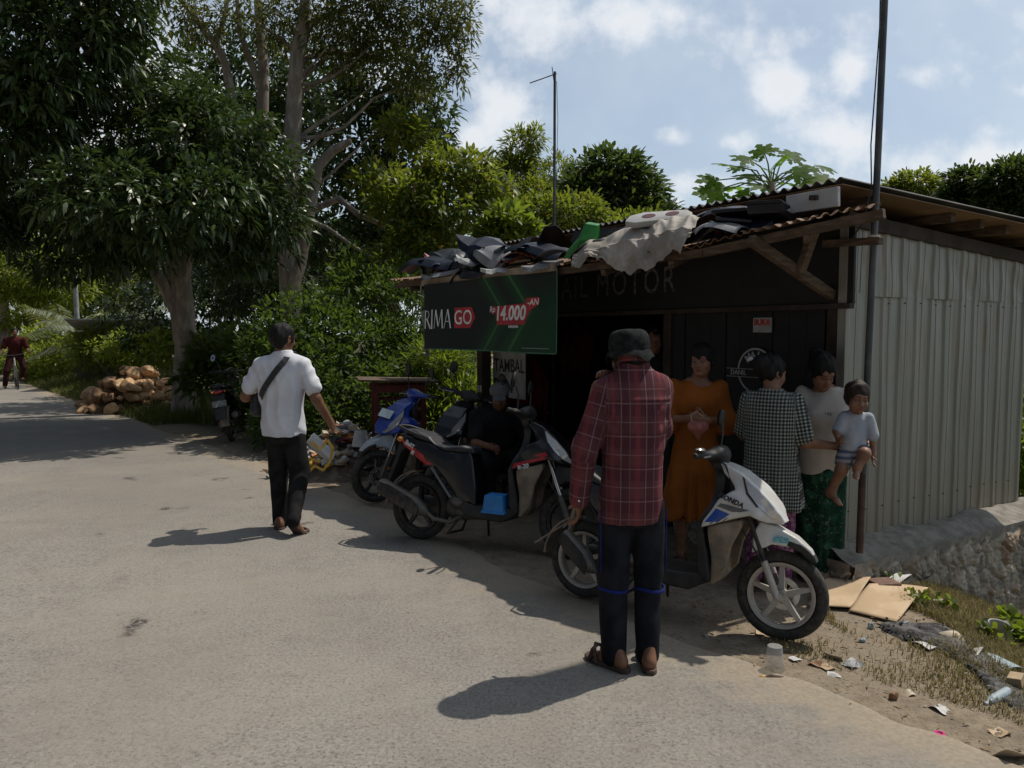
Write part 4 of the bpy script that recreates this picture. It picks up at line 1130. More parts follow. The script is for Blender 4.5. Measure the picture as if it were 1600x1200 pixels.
    link_mesh('engine', fmesh('engine', eng, .01), engm, root)
    ex = MB(); ex.tube([(-.20, -.05, .22), (-.28, -.10, .17), (-.40, -.13, .19), (-.46, -.140, .235)], .016, 8)
    ex.tube([(-.45, -.14, .225), (-.50, -.148, .25), (-.56, -.150, .285), (-.84, -.158, .40), (-.875, -.158, .412), (-.885, -.158, .415)], [.025, .052, .064, .060, .045, .02], 16)
    e = ex.build('exhaust', engm, root, smooth=True)
    hs = MB(); hs.prism([(-.50, .205), (-.60, .245), (-.83, .345), (-.86, .385), (-.83, .445), (-.76, .425), (-.55, .335), (-.48, .27)], -.232, -.214); hs.build('heat_shield', matte if style == 'white' else dalloy, e, smooth=True, bevel=.008)
    rs = MB(); rs.tube([(-.56, .115, .27), (-.50, .115, .60)], .012, 8)
    for k in range(9): 
        c_ = Vector((-.552 + .0057 * k, .115, .31 + .030 * k)); rs.tube([c_ + Vector((.024 * math.cos(a), .024 * math.sin(a), .003)) for a in np.linspace(0, 2 * PI, 11)[:-1]], .0045, 5, closed=True)
    rs.build('rear_shock', redp if style == 'black' else engm, root)
    ss = MB(); ss.tube([(-.06, .10, .24), (-.10, .22, .02 if lean > -.05 else .055)], .010, 6); ss.build('side_stand', matte, root)
    cs = MB(); cs.tube([(-.22, .07, .2), (-.28, .12, .09), (-.28, -.12, .09), (-.22, -.07, .2)], .010, 6); cs.build('centre_stand', matte, root)
    # handlebar group
    def hb(f):
        f.ell((.255, 0, 1.005), (.075, .13, .038), k=.03); f.ell((.29, 0, 1.02), (.035, .10, .045), k=.03); f.cone((.245, .10, 1.0), (.225, .22, 1.005), .026, .020); f.cone((.245, -.10, 1.0), (.225, -.22, 1.005), .026, .020)
        f.cone((.28, 0, .95), (.265, 0, 1.0), .05, .06)
    hbm = link_mesh('handlebar_cowl', fmesh('handlebar_cowl', hb, .007), bluep if style == 'blue' else matte, root); hbm.data.transform(ST)
    for s in (-1, 1):
        g = MB(); g.tube([(.228, s * .20, 1.004), (.215, s * .34, 1.002), (.213, s * .355, 1.001)], [.017, .017, .012], 10); stx(g.build('grip', rubclean, root, smooth=True))
        lv = MB(); lv.tube([(.26, s * .19, 1.0), (.275, s * .26, 1.0), (.262, s * .345, .995)], [.007, .006, .006], 6); stx(lv.build('brake_lever', chrome, root, smooth=True))
        if style == 'white' and s < 0:
            mi = MB(); mi.tube([(.235, s * .17, 1.02), (.23, s * .24, 1.035)], .006, 6); mi.ell((.225, s * .285, 1.035), (.03, .055, .014)); stx(mi.build('mirror', chrome, root, smooth=True)); continue
        mi = MB(); mi.tube([(.235, s * .17, 1.02), (.24, s * .19, 1.12), (.225, s * .235, 1.19)], .006, 6)
        c_ = Vector((.215, s * .255, 1.225)); Mm = Matrix.Translation(c_) @ Euler((.25 * s, .1, -.15 * s)).to_matrix().to_4x4()
        mi.ell((0, 0, 0), (.016, .042, .060), Mm, 14); mo = stx(mi.build('mirror', matte, root, smooth=True))
        mg_ = MB(); mg_.lathe([(.0, 0), (.9, 0), (1.0, 0)], 24, Mm @ Matrix.Translation((-.0145, 0, 0)) @ Matrix.Diagonal((1, .038, .055, 1)) @ Matrix.Rotation(PI / 2, 4, 'Y'), cap=False); stx(mg_.build('glass', mirg, mo))
    cb = MB(); cb.tube([(.26, -.08, 1.0), (.34, -.10, .96), (.40, -.09, .80), (.43, -.08, .62), (FAX - .09, -.085, WR + .18)], .005, 5); cb.build('brake_hose', rubclean, root, smooth=True)
    if style in ('white', 'black'):          # short tail on this model
        for o in root.children_recursive:
            if o.type == 'MESH' and o.name.split('.')[0] in ('tail_body', 'seat', 'grab_rail', 'decal', 'lettering', 'tail_light', 'indicator', 'rear_fender'):
                for v in o.data.vertices:
                    if v.co.x < -.38: v.co.x = -.38 + (v.co.x + .38) * (.46 if style == 'white' else .72)
            elif o.type == 'MESH' and style == 'white' and o.name.split('.')[0] in ('exhaust', 'heat_shield'):
                for v in o.data.vertices:
                    if v.co.x < -.45: v.co.x = -.45 + (v.co.x + .45) * .5
            elif o.name.startswith('number_plate') and o.location.x < 0: o.location.x = -.38 + (o.location.x + .38) * (.46 if style == 'white' else .72)
    return root, ap, mg

w_r = gp(912, 934); w_f = gp(1230, 1002)
wsc, wap, wmg = scooter('scooter', 'white scooter with blue decals and dusty alloy wheels parked closest to the camera', w_r, w_f, R(-4.5), whitep, whitep, alloy, 'white', steer=R(6), sc=.925)
surface_patch('sticker', 'front_mudguard', [(FAX - .045, WR + .30), (FAX + .035, WR + .305), (FAX + .045, WR + .335), (FAX + .0, WR + .34), (FAX - .04, WR + .33)], -1, .002, sky_st, wmg)
b_r = gp(655, 843); b_f = Vector((.37, 5.38, 0))
bsc, bap, bmg = scooter('scooter', 'black scooter with red tail decals carrying a bright blue plastic box', b_r, b_f, R(-7), gloss, matte, dalloy, 'black', steer=R(10))
f_ = gp(586, 784); u_f = Vector((f_.x, f_.y, 0)); hd = Vector((-.72, -.69, 0)).normalized(); u_r = u_f - hd * 1.25
usc, uap, umg = scooter('scooter', 'blue scooter with pale grey front mudguard facing the road beside the rubbish heap', u_r, u_f, R(-6), bluep, greyp, dalloy, 'blue', steer=R(-12))
pl = MB(); pl.box((0, 0, 0), (.006, .19, .085)); pl.build('number_plate', platel, usc, bevel=.002, loc=(.585, .0, .845), rot=(0, -.62, 0))
l_r = gp(364, 690); hd = Vector((-.16, .99, 0)); l_f = l_r + hd * 1.25
lsc, lap, lmg = scooter('scooter', 'dark scooter seen from behind standing on the grassy verge by the rock pile', l_r, l_f, R(-9), gloss, matte, dalloy, 'dark', steer=R(-15))
fp = [o for o in lsc.children if o.name.startswith('rear_fender')][0].children[0]
fp.data.materials.clear(); fp.data.materials.append(pm('plate_grey', (.20, .21, .21), .5, 0, (.10, .10, .10), 40))
# a dark motorcycle half hidden inside the end of the shop
d_r = Vector((.05, 7.9, 0)); d_f = d_r + Vector((-.60, -.80, 0)).normalized() * 1.25
dsc, dap, dmg = scooter('scooter', 'black scooter standing in deep shade under the banner', d_r, d_f, R(-6), gloss, matte, dalloy, 'dark', steer=R(15))
# the blue box on the floorboard
bx = MB(); bx.box((0, 0, .065), (.17, .14, .13), taper=.84); bx.box((0, 0, .010), (.185, .155, .02)); bx.box((0, 0, .122), (.10, .08, .018))
o = bx.build('plastic_box', pm('bright_blue_box', (.02, .20, .55), .45, 0, (.03, .24, .6), 9), None, bevel=.006)
o.location = at(776, 800, b_r.y * .42 + b_f.y * .58 - .06); o.rotation_euler = (0, R(0), math.atan2((b_f - b_r).y, (b_f - b_r).x))
tag(o, 'bright blue plastic box standing on the footboard of the black scooter', 'plastic box')

# distant bicycle
def bicycle(loc, rz):
    root = empty('bicycle', loc, rz, 'small pale bicycle ridden by the man on the far road', 'bicycle')
    root.rotation_euler = (R(4), 0, rz)
    for x in (-.48, .50):
        w = MB(); w.lathe([(.32 + .018 * math.cos(a), .018 * math.sin(a)) for a in np.linspace(0, 2 * PI, 9)], 28, axis='y', cap=False); wo_ = w.build('wheel', rubber, root, smooth=True, loc=(x, 0, .335))
        s_ = MB()
        for k in range(14): a = 2 * PI * k / 14; s_.bar((0, .012 * (-1) ** k, 0), (.31 * math.cos(a), 0, .31 * math.sin(a)), .004, .004)
        s_.build('spokes', chrome, wo_)
    fr_ = MB()
    for a, b in (((-.48, 0, .335), (-.08, 0, .30)), ((-.08, 0, .30), (-.22, 0, .78)), ((-.48, 0, .335), (-.20, 0, .70)), ((-.20, 0, .68), (.34, 0, .74)), ((-.08, 0, .30), (.37, 0, .66)), ((.50, 0, .335), (.32, 0, .88))): fr_.tube([a, b], .018, 8)
    fr_.build('bicycle_frame', pm('pale_frame', (.42, .40, .36), .4), root, smooth=True)
    h_ = MB(); h_.tube([(.32, 0, .88), (.30, 0, .95), (.28, .26, .98), (.2, .30, .98)], .013, 6); h_.tube([(.30, 0, .95), (.28, -.26, .98), (.2, -.30, .98)], .013, 6); h_.build('handlebar', matte, root, smooth=True)
    s_ = MB(); s_.ell((-.24, 0, .82), (.13, .07, .035)); s_.build('saddle', matte, root, smooth=True)
    p_ = MB()
    for s in (-1, 1): p_.tube([(-.08, 0, .30), (-.08, s * .08, .30), (-.08 + s * .12, s * .08, .22)], .009, 6); p_.box((-.08 + s * .12, s * .13, .22), (.09, .08, .02))
    p_.build('pedals', matte, root)
    return root
cyc = gp(27, 607); bicycle((cyc.x, cyc.y, .01), math.atan2(-cyc.y, -cyc.x) + .05)
# ================= people =================
def skinmat(name, c1, c2):
    m, nt = newmat(name)
    co = nt.n('ShaderNodeTexCoord', None, 3); t = nt.n('ShaderNodeAttribute', dict(attribute_name='tint'), 2)
    c = nt.mix(nt.ramp(nt.noise(co, 12.0, 5.0), .35, .65), c1, c2)
    c = nt.mix(nt.ramp(t, .5, 1.0), c, (.20, .055, .045))           # lips
    c = nt.mix(nt.ramp(t, 1.5, 2.0), c, (.012, .008, .006))         # brows, lashes
    c = nt.mix(nt.ramp(t, 2.5, 3.0), c, (.17, .15, .14))            # eye white
    c = nt.mix(nt.ramp(t, 3.5, 4.0), c, (.010, .007, .006))         # iris
    return finish(m, nt, nt.n('ShaderNodeBsdfPrincipled', None, Base__Color=c, Roughness=.5, Specular__IOR__Level=.4, Subsurface__Weight=.08, Subsurface__Radius=(.01, .004, .002), Subsurface__Scale=.5))
skinA = skinmat('brown_skin', (.15, .070, .038), (.20, .095, .052))
skinB = skinmat('light_brown_skin', (.20, .098, .056), (.26, .13, .076))
hairM = pm('black_hair', (.006, .005, .005), .62, 0, (.011, .010, .009), 30, .5, 180, stretch=(6, 6, 1), spec=.22)
hairB = pm('dark_brown_hair', (.018, .011, .008), .6, 0, (.04, .025, .017), 40, .6, 180, spec=.25)
def cloth(name, col, col2=None, rough=.9, scale=9, bump=.35, bscale=260, pat=None):
    if pat is None: return pm(name, col, rough, 0, col2, scale, bump, bscale, spec=.12)
    m, nt = newmat(name)
    uv = nt.n('ShaderNodeAttribute', dict(attribute_name='pat'), 1)
    sx = nt.t.nodes.new('ShaderNodeSeparateXYZ'); nt.t.links.new(uv, sx.inputs[0])
    c = pat(nt, sx.outputs[0], sx.outputs[1])
    co = nt.n('ShaderNodeTexCoord', None, 3)
    c = nt.mix(nt.math('MULTIPLY', nt.ramp(nt.noise(co, 7.0, 4.0), .35, .7), .35), c, tuple(col2 or (.1, .1, .1)))
    bmp = nt.n('ShaderNodeBump', None, Strength=.3, Distance=.002, Height=nt.noise(co, 300.0, 3.0))
    return finish(m, nt, nt.n('ShaderNodeBsdfPrincipled', None, Base__Color=c, Roughness=rough, Specular__IOR__Level=.12, Normal=bmp))
def stripe(nt, u, per, w, off=0.0, soft=.0012):
    f = nt.math('ABSOLUTE', nt.math('SUBTRACT', nt.math('MODULO', nt.math('ADD', u, 10 * per + off), per), per / 2))
    return nt.ramp(f, w / 2 + soft, max(0, w / 2 - soft))
def plaid(nt, u, v):
    c = nt.mix(stripe(nt, u, .13, .062, .0, .004), (.128, .046, .051), (.086, .033, .039))
    c = nt.mix(nt.math('MULTIPLY', stripe(nt, v, .15, .070, .02, .004), .55), c, (.060, .018, .032))
    c = nt.mix(nt.math('MULTIPLY', stripe(nt, u, .13, .026, .065), .5), c, (.24, .05, .055))
    c = nt.mix(nt.math('MULTIPLY', stripe(nt, v, .15, .006, .0), .6), c, (.25, .16, .16))
    c = nt.mix(nt.math('MULTIPLY', stripe(nt, u, .13, .006, .02), .6), c, (.27, .175, .17))
    c = nt.mix(nt.math('MULTIPLY', stripe(nt, u, .13, .005, .105), .4), c, (.30, .19, .195))
    c = nt.mix(nt.math('MULTIPLY', stripe(nt, v, .15, .005, .085), .4), c, (.30, .19, .195))
    return c
def gingham(nt, u, v):
    a = stripe(nt, u, .022, .0120, 0, .001); b = stripe(nt, v, .022, .0120, 0, .001)
    s = nt.math('MULTIPLY', nt.math('ADD', a, b), .5)
    c = nt.mix(nt.ramp(s, 0, .5), (.36, .37, .33), (.095, .105, .095))
    return nt.mix(nt.ramp(s, .5, 1.0), c, (.016, .018, .018))
def stripesh(nt, u, v): return nt.mix(stripe(nt, v, .035, .017), (.30, .29, .30), (.08, .10, .15))
plaidM = cloth('plaid_shirt', 0, (.10, .03, .035), pat=plaid)
ginghamM = cloth('gingham_cotton', 0, (.14, .145, .13), pat=gingham)
teeW = cloth('white_tshirt', (.58, .59, .64), (.66, .67, .71), .9, 4)
teeC = cloth('cream_tshirt', (.52, .47, .42), (.60, .55, .50), .9, 4)
blackT = cloth('black_trousers', (.012, .012, .013), (.022, .021, .021))
navyT = cloth('black_track_trousers', (.010, .011, .015), (.018, .019, .024))
blueStripe = cloth('royal_blue_piping', (.012, .018, .12), (.018, .028, .16))
orangeM = cloth('rust_orange_dress', (.25, .076, .014), (.32, .10, .02), .85, 5)
maroon = cloth('maroon_shirt', (.055, .013, .013), (.08, .018, .018))
maroonD = cloth('dark_maroon_trousers', (.035, .012, .012), (.05, .016, .016))
blackS = cloth('black_shirt', (.012, .012, .013), (.02, .02, .021))
purpleM = cloth('purple_print_trousers', (.10, .03, .085), (.30, .14, .20), .9, 42)
hatM = cloth('charcoal_bucket_hat', (.013, .014, .015), (.027, .028, .028), .95, 26, 1.0, 150)
babyS = cloth('grey_blue_baby_shirt', (.33, .36, .42), (.42, .44, .48), .9, 14)
babyP = cloth('striped_shorts', 0, (.2, .2, .22), pat=stripesh)
sandal = pm('brown_sandal', (.05, .03, .022), .75, 0, (.09, .055, .04), 14, .3, 90)
def m_batik():
    m, nt = newmat('green_batik')
    co = nt.n('ShaderNodeTexCoord', None, 3)
    v1 = nt.n('ShaderNodeTexVoronoi', dict(feature='F1'), 0, Vector=nt.vm('ADD', co, nt.vm('MULTIPLY', nt.noise(co, 9.0, 3.0, out=1), (.06, .06, .06))), Scale=13.0)
    v2 = nt.noise(co, 46.0, 4.0, .7)
    c = nt.mix(nt.ramp(v1, .25, .5), (.022, .10, .058), (.010, .042, .028))
    c = nt.mix(nt.math('MULTIPLY', nt.ramp(v2, .58, .63), .8), c, (.16, .20, .12))
    c = nt.mix(nt.math('MULTIPLY', nt.ramp(nt.noise(co, 21.0, 5.0, .7), .57, .62), .9), c, (.006, .016, .012))
    return finish(m, nt, nt.n('ShaderNodeBsdfPrincipled', None, Base__Color=c, Roughness=.85, Specular__IOR__Level=.15))
batik = m_batik()

def V3(*a): return np.array(a, float)
def headrot(yaw, pitch, roll=0): return np.asarray((Matrix.Rotation(R(yaw), 3, 'Z') @ Matrix.Rotation(R(pitch), 3, 'X') @ Matrix.Rotation(R(roll), 3, 'Y')))
def add_head(f, c, Q, s=1.0, child=0.0, woman=False):
    """head in its own axes: x right, y forward, z up; Q rotates head axes to body axes"""
    def P(x, y, z): return c + Q @ (np.array([x, y, z]) * s)
    def E(x, y, z, r, k=.014, sub=False): f.ell(P(x, y, z), np.array(r) * s, Q, k * s, sub)
    E(0, -.014, .030, (.074, .094, .084)); E(0, .022, -.028 - .0 * child, (.060, .066, .076 - .014 * child), .03); E(0, .040, -.078 + .018 * child, (.036 + .01 * child, .036, .026), .03)
    E(0, .068, .022, (.050, .020, .022), .02)                                   # brow
    for sx in (-1, 1):
        E(sx * .034, .060, -.030, (.024 + .006 * child, .024, .024), .025)          # cheek
        E(sx * .031, .098, -.001, (.017, .017, .010), .012, True)                # socket
        E(sx * .031, .0735, -.001, (.0135, .0125, .0115), .003)                  # eyeball
        E(sx * .076, -.006, -.008, (.009, .020, .031), .006)                     # ear
        E(sx * .079, -.004, -.006, (.006, .011, .018), .004, True)
        E(sx * .0125, .096, -.034, (.008, .009, .007), .008)
    f.cone(P(0, .082, .008), P(0, .103 - .008 * child, -.030), .007 * s, .0125 * s, .012 * s)
    E(0, .0875, -.0555, (.021, .009, .0052), .006); E(0, .085, -.0655, (.018, .0095, .0058), .006)
    E(0, .096, -.0605, (.018, .006, .0014), .003, True)
    E(0, .076, -.090 + .012 * child, (.018, .014, .012), .012)
def head_tint(V, c, Q, s=1.0):
    L = ((V - c) @ Q) / s
    x, y, z = np.abs(L[:, 0]), L[:, 1], L[:, 2]
    t = np.zeros(len(V)); fr = y > .045
    t[fr & ((x / .022) ** 2 + ((z + .0605) / .0115) ** 2 < 1)] = 1
    br = fr & (np.abs(z - (.0225 - 6 * (x - .031) ** 2)) < .0042) & (x > .012) & (x < .052); t[br] = 2
    e = ((x - .031) / .0150) ** 2 + ((z + .001) / .0062) ** 2
    t[fr & (e < 1.7)] = 2; t[fr & (e < .9)] = 3; t[fr & ((x - .031) ** 2 + (z + .0005) ** 2 < .0066 ** 2)] = 4
    return t
def add_hair(f, c, Q, s=1.0, vol=1.0, fringe=.05, back=0.0, seed=1):
    def E(x, y, z, r, k=.012, sub=False): f.ell(c + Q @ (np.array([x, y, z]) * s), np.array(r) * s, Q, k * s, sub)
    E(0, -.020, .038, (.080 * vol, .099 * vol, .088 * vol))
    E(0, -.050, -.005 - back * .5, (.070 * vol, .062 * vol, .060 + back), .03)
    for sx in (-1, 1): E(sx * .070, .012, .004, (.012, .030, .040), .012)
    E(0, .108, -.052 + fringe * 0, (.073, .082, .116 - fringe), .018, True); E(0, .12, -.08, (.09, .08, .08), .02, True)
    E(0, .0, -.12 - back, (.10, .16, .06), .02, True)
    nv = nvec(seed, 10, 90, 220, (1, 1, .35))
    nv2 = nvec(seed + 7, 10, 40, 90, (1, 1, .4)); f.hair_noise = lambda P: .0042 * s * wave(P, nv) + .0045 * s * wave(P, nv2)
def hand_parts(f, mb, wrist, d, side, s=1.0, curl=.5, thumb=1, spread=.12, curls=None):
    """palm into the field, five finger chains into mb. d: pointing dir, side: direction across palm towards the thumb"""
    w = Vector(wrist); d = Vector(d).normalized(); sd = Vector(side); sd = (sd - d * sd.dot(d)).normalized(); pn = sd.cross(d).normalized() * thumb   # palm normal: fingers curl towards it
    Q = np.array([list(sd), list(d), list(pn)]).T
    f.cone(np.array(w), np.array(w + d * .03 * s), .024 * s, .028 * s, .02 * s)
    f.ell(np.array(w + d * .048 * s), np.array((.039, .050, .0155)) * s, Q, .014 * s)
    def finger(base, dr, lens, rads, cs):
        pts = [base - dr * .02 * s, base]; r_ = [rads * s * 1.05, rads * s]
        dd = dr.copy(); ax = dd.cross(pn)
        if ax.length < 1e-3: ax = sd.copy()
        ax.normalize(); p = base.copy()
        for L, cc in zip(lens, cs):
            q = Matrix.Rotation(cc, 3, ax)
            d0 = dd.copy(); dd = (q @ dd).normalized()
            p = p + dd * L * .5 * s; pts.append(p.copy()); r_.append(rads * s * .98); p = p + dd * L * .5 * s; pts.append(p.copy()); rads *= .91; r_.append(rads * s)
        pts.append(p + dd * .004 * s); r_.append(rads * s * .55)
        mb.tube(pts, r_, 8)
    for k, (o, L) in enumerate(((.028, .070), (.0095, .078), (-.009, .072), (-.0265, .057))):
        cv = (curls[k] if curls else curl)
        b = w + d * (.088 - .006 * abs(k - 1)) * s + sd * o * s
        dr = (d + sd * spread * (1.2 - k * .8)).normalized()
        finger(b, dr, (L * .46, L * .31, L * .26), .0082 if k < 3 else .0072, (cv * .9, cv * 1.1, cv * .7))
    b = w + d * .030 * s + sd * .030 * s
    dr = (d * .62 + sd * .72 + pn * .28).normalized()
    finger(b, dr, (.038, .030, .024), .0095, (.10 + curl * .25, .15 + curl * .3, .2 + curl * .2))
    f.cone(np.array(w + d * .022 * s + sd * .012 * s), np.array(b), .017 * s, .011 * s, .015 * s)
def patfield(V, bones):
    """fabric coordinates: nearest limb's own (around, along) or the torso's (x, z)"""
    best = np.full(len(V), 1e9); uv = np.zeros((len(V), 3))
    for a, b, r, kind in bones:
        a, b = np.asarray(a, float), np.asarray(b, float); d = b - a; L = np.linalg.norm(d); d = d / L
        q = V - a; t = np.clip(q @ d, 0, L); w = q - t[:, None] * d; ds = np.linalg.norm(w, axis=1) - r
        m = ds < best; best = np.where(m, ds, best)
        if kind == 'torso':
            th = np.arctan2(V[:, 0], np.abs(V[:, 1]) + .02)
            uv[m] = np.c_[V[:, 0] * 1.0 + .10 * np.sign(V[:, 0]) * np.clip(np.abs(V[:, 0]) - .12, 0, 1) * 6, V[:, 2], 0 * th][m]
        else:
            x = np.cross(d, [0, 1, 0]); x /= np.linalg.norm(x)
            uv[m] = np.c_[q @ x + .03, (q @ d), 0 * ds][m]
    return uv
def bodymesh(name, f, mb, tintf, mat, parent, disp=None):
    V, Q = f.arrays(disp)
    t = tintf(V) if tintf else np.zeros(len(V))
    me = quadmesh(name, V, Q, True, None)
    if mb is not None and mb.v:
        loops = list(Q.ravel()); st = list(np.arange(len(Q)) * 4); tt = [4] * len(Q); n = len(V)
        for fc in mb.f: st.append(len(loops)); loops += [i + n for i in fc]; tt.append(len(fc))
        V2 = np.concatenate([V, np.array([tuple(v) for v in mb.v])]); bpy.data.meshes.remove(me)
        me = npmesh(name, V2, loops, st, tt, True, dict(tint=np.r_[t, np.zeros(len(mb.v))]))
    else:
        bpy.data.meshes.remove(me); me = quadmesh(name, V, Q, True, dict(tint=t))
    return link_mesh(name, me, mat, parent)
def garment(name, f, mat, parent, seed=1, amp=.005, bones=None, squash=(1, 1, .35), fr=(14, 38), fine=.0015, extra=None):
    nv = nvec(seed, 9, fr[0], fr[1], squash); nv2 = nvec(seed + 50, 9, 50, 110, (1, 1, .5))
    def disp(P):
        d = amp * (wave(P, nv) - .6 * fold(P, nv)) + fine * wave(P, nv2)
        return d + extra(P) if extra else d
    V, Q = f.arrays(disp)
    return link_mesh(name, quadmesh(name, V, Q, True, dict(pat=patfield(V, bones)) if bones else None), mat, parent)
def sandals(parent, a, yaw, s=1.0, pitch=0.0):
    mb = MB(); M = Matrix.Translation(Vector(a)) @ Matrix.Rotation(R(yaw), 4, 'Z') @ Matrix.Rotation(R(pitch), 4, 'X')
    o = [(.036, -.075), (.042, 0), (.050, .09), (.044, .15), (.020, .185), (-.020, .183), (-.044, .15), (-.048, .09), (-.040, 0), (-.036, -.075), (-.018, -.098), (.018, -.098)]
    mb.prism([(x * s, y * s) for x, y in o][::-1], 0, .020 * s, M, 'xy')
    for y0, y1 in ((.075, .115), (.125, .10)):
        mb.tube([M @ Vector((-.052 * s, y0 * s, .012 * s)), M @ Vector((-.040 * s, (y0 + y1) / 2 * s, .062 * s)), M @ Vector((.0, (y1 + .01) * s, .078 * s)), M @ Vector((.040 * s, (y0 + y1) / 2 * s, .062 * s)), M @ Vector((.052 * s, y0 * s, .012 * s))], .010 * s, 6)
    return mb.build('sandal', sandal, parent, smooth=True, bevel=.004)
def foot(f, a, yaw, s=1.0, pitch=0.0):
    Q = np.asarray(Matrix.Rotation(R(yaw), 3, 'Z') @ Matrix.Rotation(R(pitch), 3, 'X')); a = np.asarray(a, float)
    P = lambda x, y, z: a + Q @ (np.array([x, y, z]) * s)
    f.cone(P(0, -.05, .035), P(0, .08, .030), .032 * s, .030 * s, .03); f.ell(P(.004, .105, .022), np.array((.042, .055, .020)) * s, Q, .02)
    f.cone(P(0, -.02, .09), P(0, -.045, .04), .034 * s, .034 * s, .03)
    for k in range(5): f.cone(P(-.030 + .015 * k, .135 - .006 * abs(k - 1), .018), P(-.032 + .016 * k, .163 - .008 * abs(k - 1), .014), .0095 * s, .008 * s, .004)

# ---------- man in the plaid shirt, seen from behind
def plaid_man():
    base = gp(985, 1043)
    root = empty('person', (base.x, base.y, .004), R(2), 'man seen from behind in a red plaid shirt and dark bucket hat', 'person'); root.scale = (.87, .91, 1)
    hc = V3(-.020, .05, 1.485); hq = headrot(28, -6)
    sk = Field(.009); fm = MB()
    sk.cone((-.0, .0, 1.38), hc - V3(0, .01, .06), .062, .055, .03)
    sk.loft([(.86, 0, 0, .13, .085), (1.05, 0, 0, .13, .09), (1.25, 0, 0, .155, .09), (1.36, 0, 0, .13, .075), (1.42, 0, 0, .06, .06)])
    sL, eL, wL = V3(-.185, -.005, 1.335), V3(-.265, -.03, 1.06), V3(-.285, .02, .815)
    sR, eR, wR = V3(.170, .0, 1.345), V3(.185, .17, 1.13), V3(-.02, .215, 1.32)
    for a, b, c_ in ((sL, eL, wL), (sR, eR, wR)): sk.cone(a, b, .045, .036); sk.cone(b, c_, .036, .026)
    hand_parts(sk, fm, wL, (-.02, .06, -1), (.25, 1, 0), curl=.55, thumb=1)
    hand_parts(sk, fm, wR, (-.72, -.50, .45), (.2, -.25, -.9), curl=.55, thumb=-1)
    # finger tips coming over the shoulder
    for k in range(4):
        mbx = V3(-.150 - .0, .045, 1.400) + V3(.018 * k - .03, .012 * k - .03, .003 * (1.5 - abs(k - 1.5)))
        fm.tube([tuple(mbx + V3(.03, .05, -.005)), tuple(mbx + V3(.008, .015, .012)), tuple(mbx + V3(-.014, -.018, .006)), tuple(mbx + V3(-.022, -.034, -.012))], [.0085, .0085, .008, .0055], 8)
    hl, kl, al = V3(-.088, 0, .86), V3(-.10, .02, .46), V3(-.095, -.01, .085)
    hr, kr, ar = V3(.085, 0, .86), V3(.105, .02, .46), V3(.095, -.01, .085)
    for h, k, a in ((hl, kl, al), (hr, kr, ar)): sk.cone(h, k, .075, .052); sk.cone(k, a, .052, .034)
    foot(sk, al - V3(0, .01, .075), 42); foot(sk, ar - V3(0, .01, .075), -6)
    add_head(sk, hc, hq)
    bodymesh('body', sk, fm, lambda V: head_tint(V, hc, hq), skinA, root)
    hf = Field(.008); add_hair(hf, hc, hq, 1, .985, .04); hf.p[0] = hf.p[0]; link_mesh('hair', hf.mesh('hair', hf.hair_noise), hairM, root)
    # bucket hat
    ht = Field(.008); Pq = lambda x, y, z: hc + hq @ V3(x, y, z)
    ht.ell(Pq(0, -.012, .045), V3(.103, .113, .095), hq, .01); ht.ell(Pq(0, -.012, .085), V3(.092, .102, .05), hq, .02); ht.ell(Pq(0, -.014, .195), V3(.3, .3, .075), hq, .02, True); ht.ell(Pq(0, -.014, -.05), V3(.2, .2, .085), hq, .01, True)
    nv = nvec(77, 8, 22, 60); V, Q = ht.arrays(lambda P: .006 * wave(P, nv) - .005 * fold(P, nv) + .0025 * (np.abs(P[..., 2] - (hc[2] + .048)) < .006))
    hat = link_mesh('bucket_hat', quadmesh('bucket_hat', V, Q), hatM, root)
    n = 48; rows = []
    for r, z in ((.099, .044), (.106, .034), (.120, .016), (.138, -.008), (.139, -.012), (.117, .010), (.100, .028)):
        rows.append([Pq((r - .006 + .010 * math.sin(a * 2 + .6) * (r > .12)) * math.cos(a), -.012 + (r + .004) * math.sin(a), z + (.016 * math.sin(a * 2 + 1.2) + .012 * math.sin(a * 5) + .006 * math.sin(a * 9)) * ((r - .098) / .05)) for a in np.linspace(0, 2 * PI, n + 1)])
    link_mesh('hat_brim', gridmesh('hat_brim', np.array(rows)), hatM, hat)
    # shirt
    sh = Field(.0085)
    sh.loft([(.715, -.005, .005, .178, .118), (.80, 0, .0, .172, .122), (.98, 0, -.005, .158, .122), (1.15, 0, -.008, .176, .128), (1.28, 0, -.005, .196, .120), (1.36, 0, 0, .178, .098), (1.42, 0, .006, .105, .072), (1.455, 0, .008, .066, .064)], ex=2.3)
    sh.cone(sL + V3(.03, 0, -.01), eL, .066, .058, .035); sh.cone(eL, wL + V3(0, 0, .01), .066, .052, .03); sh.cone(wL + V3(0, 0, .045), wL + V3(0, 0, .0), .050, .050, .01)
    sh.cone(sR + V3(-.03, 0, -.01), eR, .066, .060, .035); sh.cone(eR, wR + V3(.05, 0, 0), .066, .05, .03)
    sh.cone((-.062, .03, 1.44), (.05, .0, 1.455), .03, .03, .02)
    yk = nvec(41, 6, 60, 90, (1, .2, .12))
    def ex(P):
        z = P[..., 2]; g = np.exp(-((z - 1.20) / .07) ** 2) * (P[..., 1] < .05) * (np.abs(P[..., 0]) < .2)
        x = P[..., 0]
        d = -.005 * g * np.abs(np.sin((x + .25 * (z - 1.2) * np.sign(x)) * 75)) - .006 * np.exp(-((z - 1.292) / .006) ** 2) * (np.abs(x) < .19)   # gathers under the yoke
        d = d - .006 * np.exp(-((np.abs(x) - .13) / .05) ** 2) * np.sin((z * 1.4 - np.abs(x)) * 48) * (z > 1.02) * (z < 1.28)
        return d
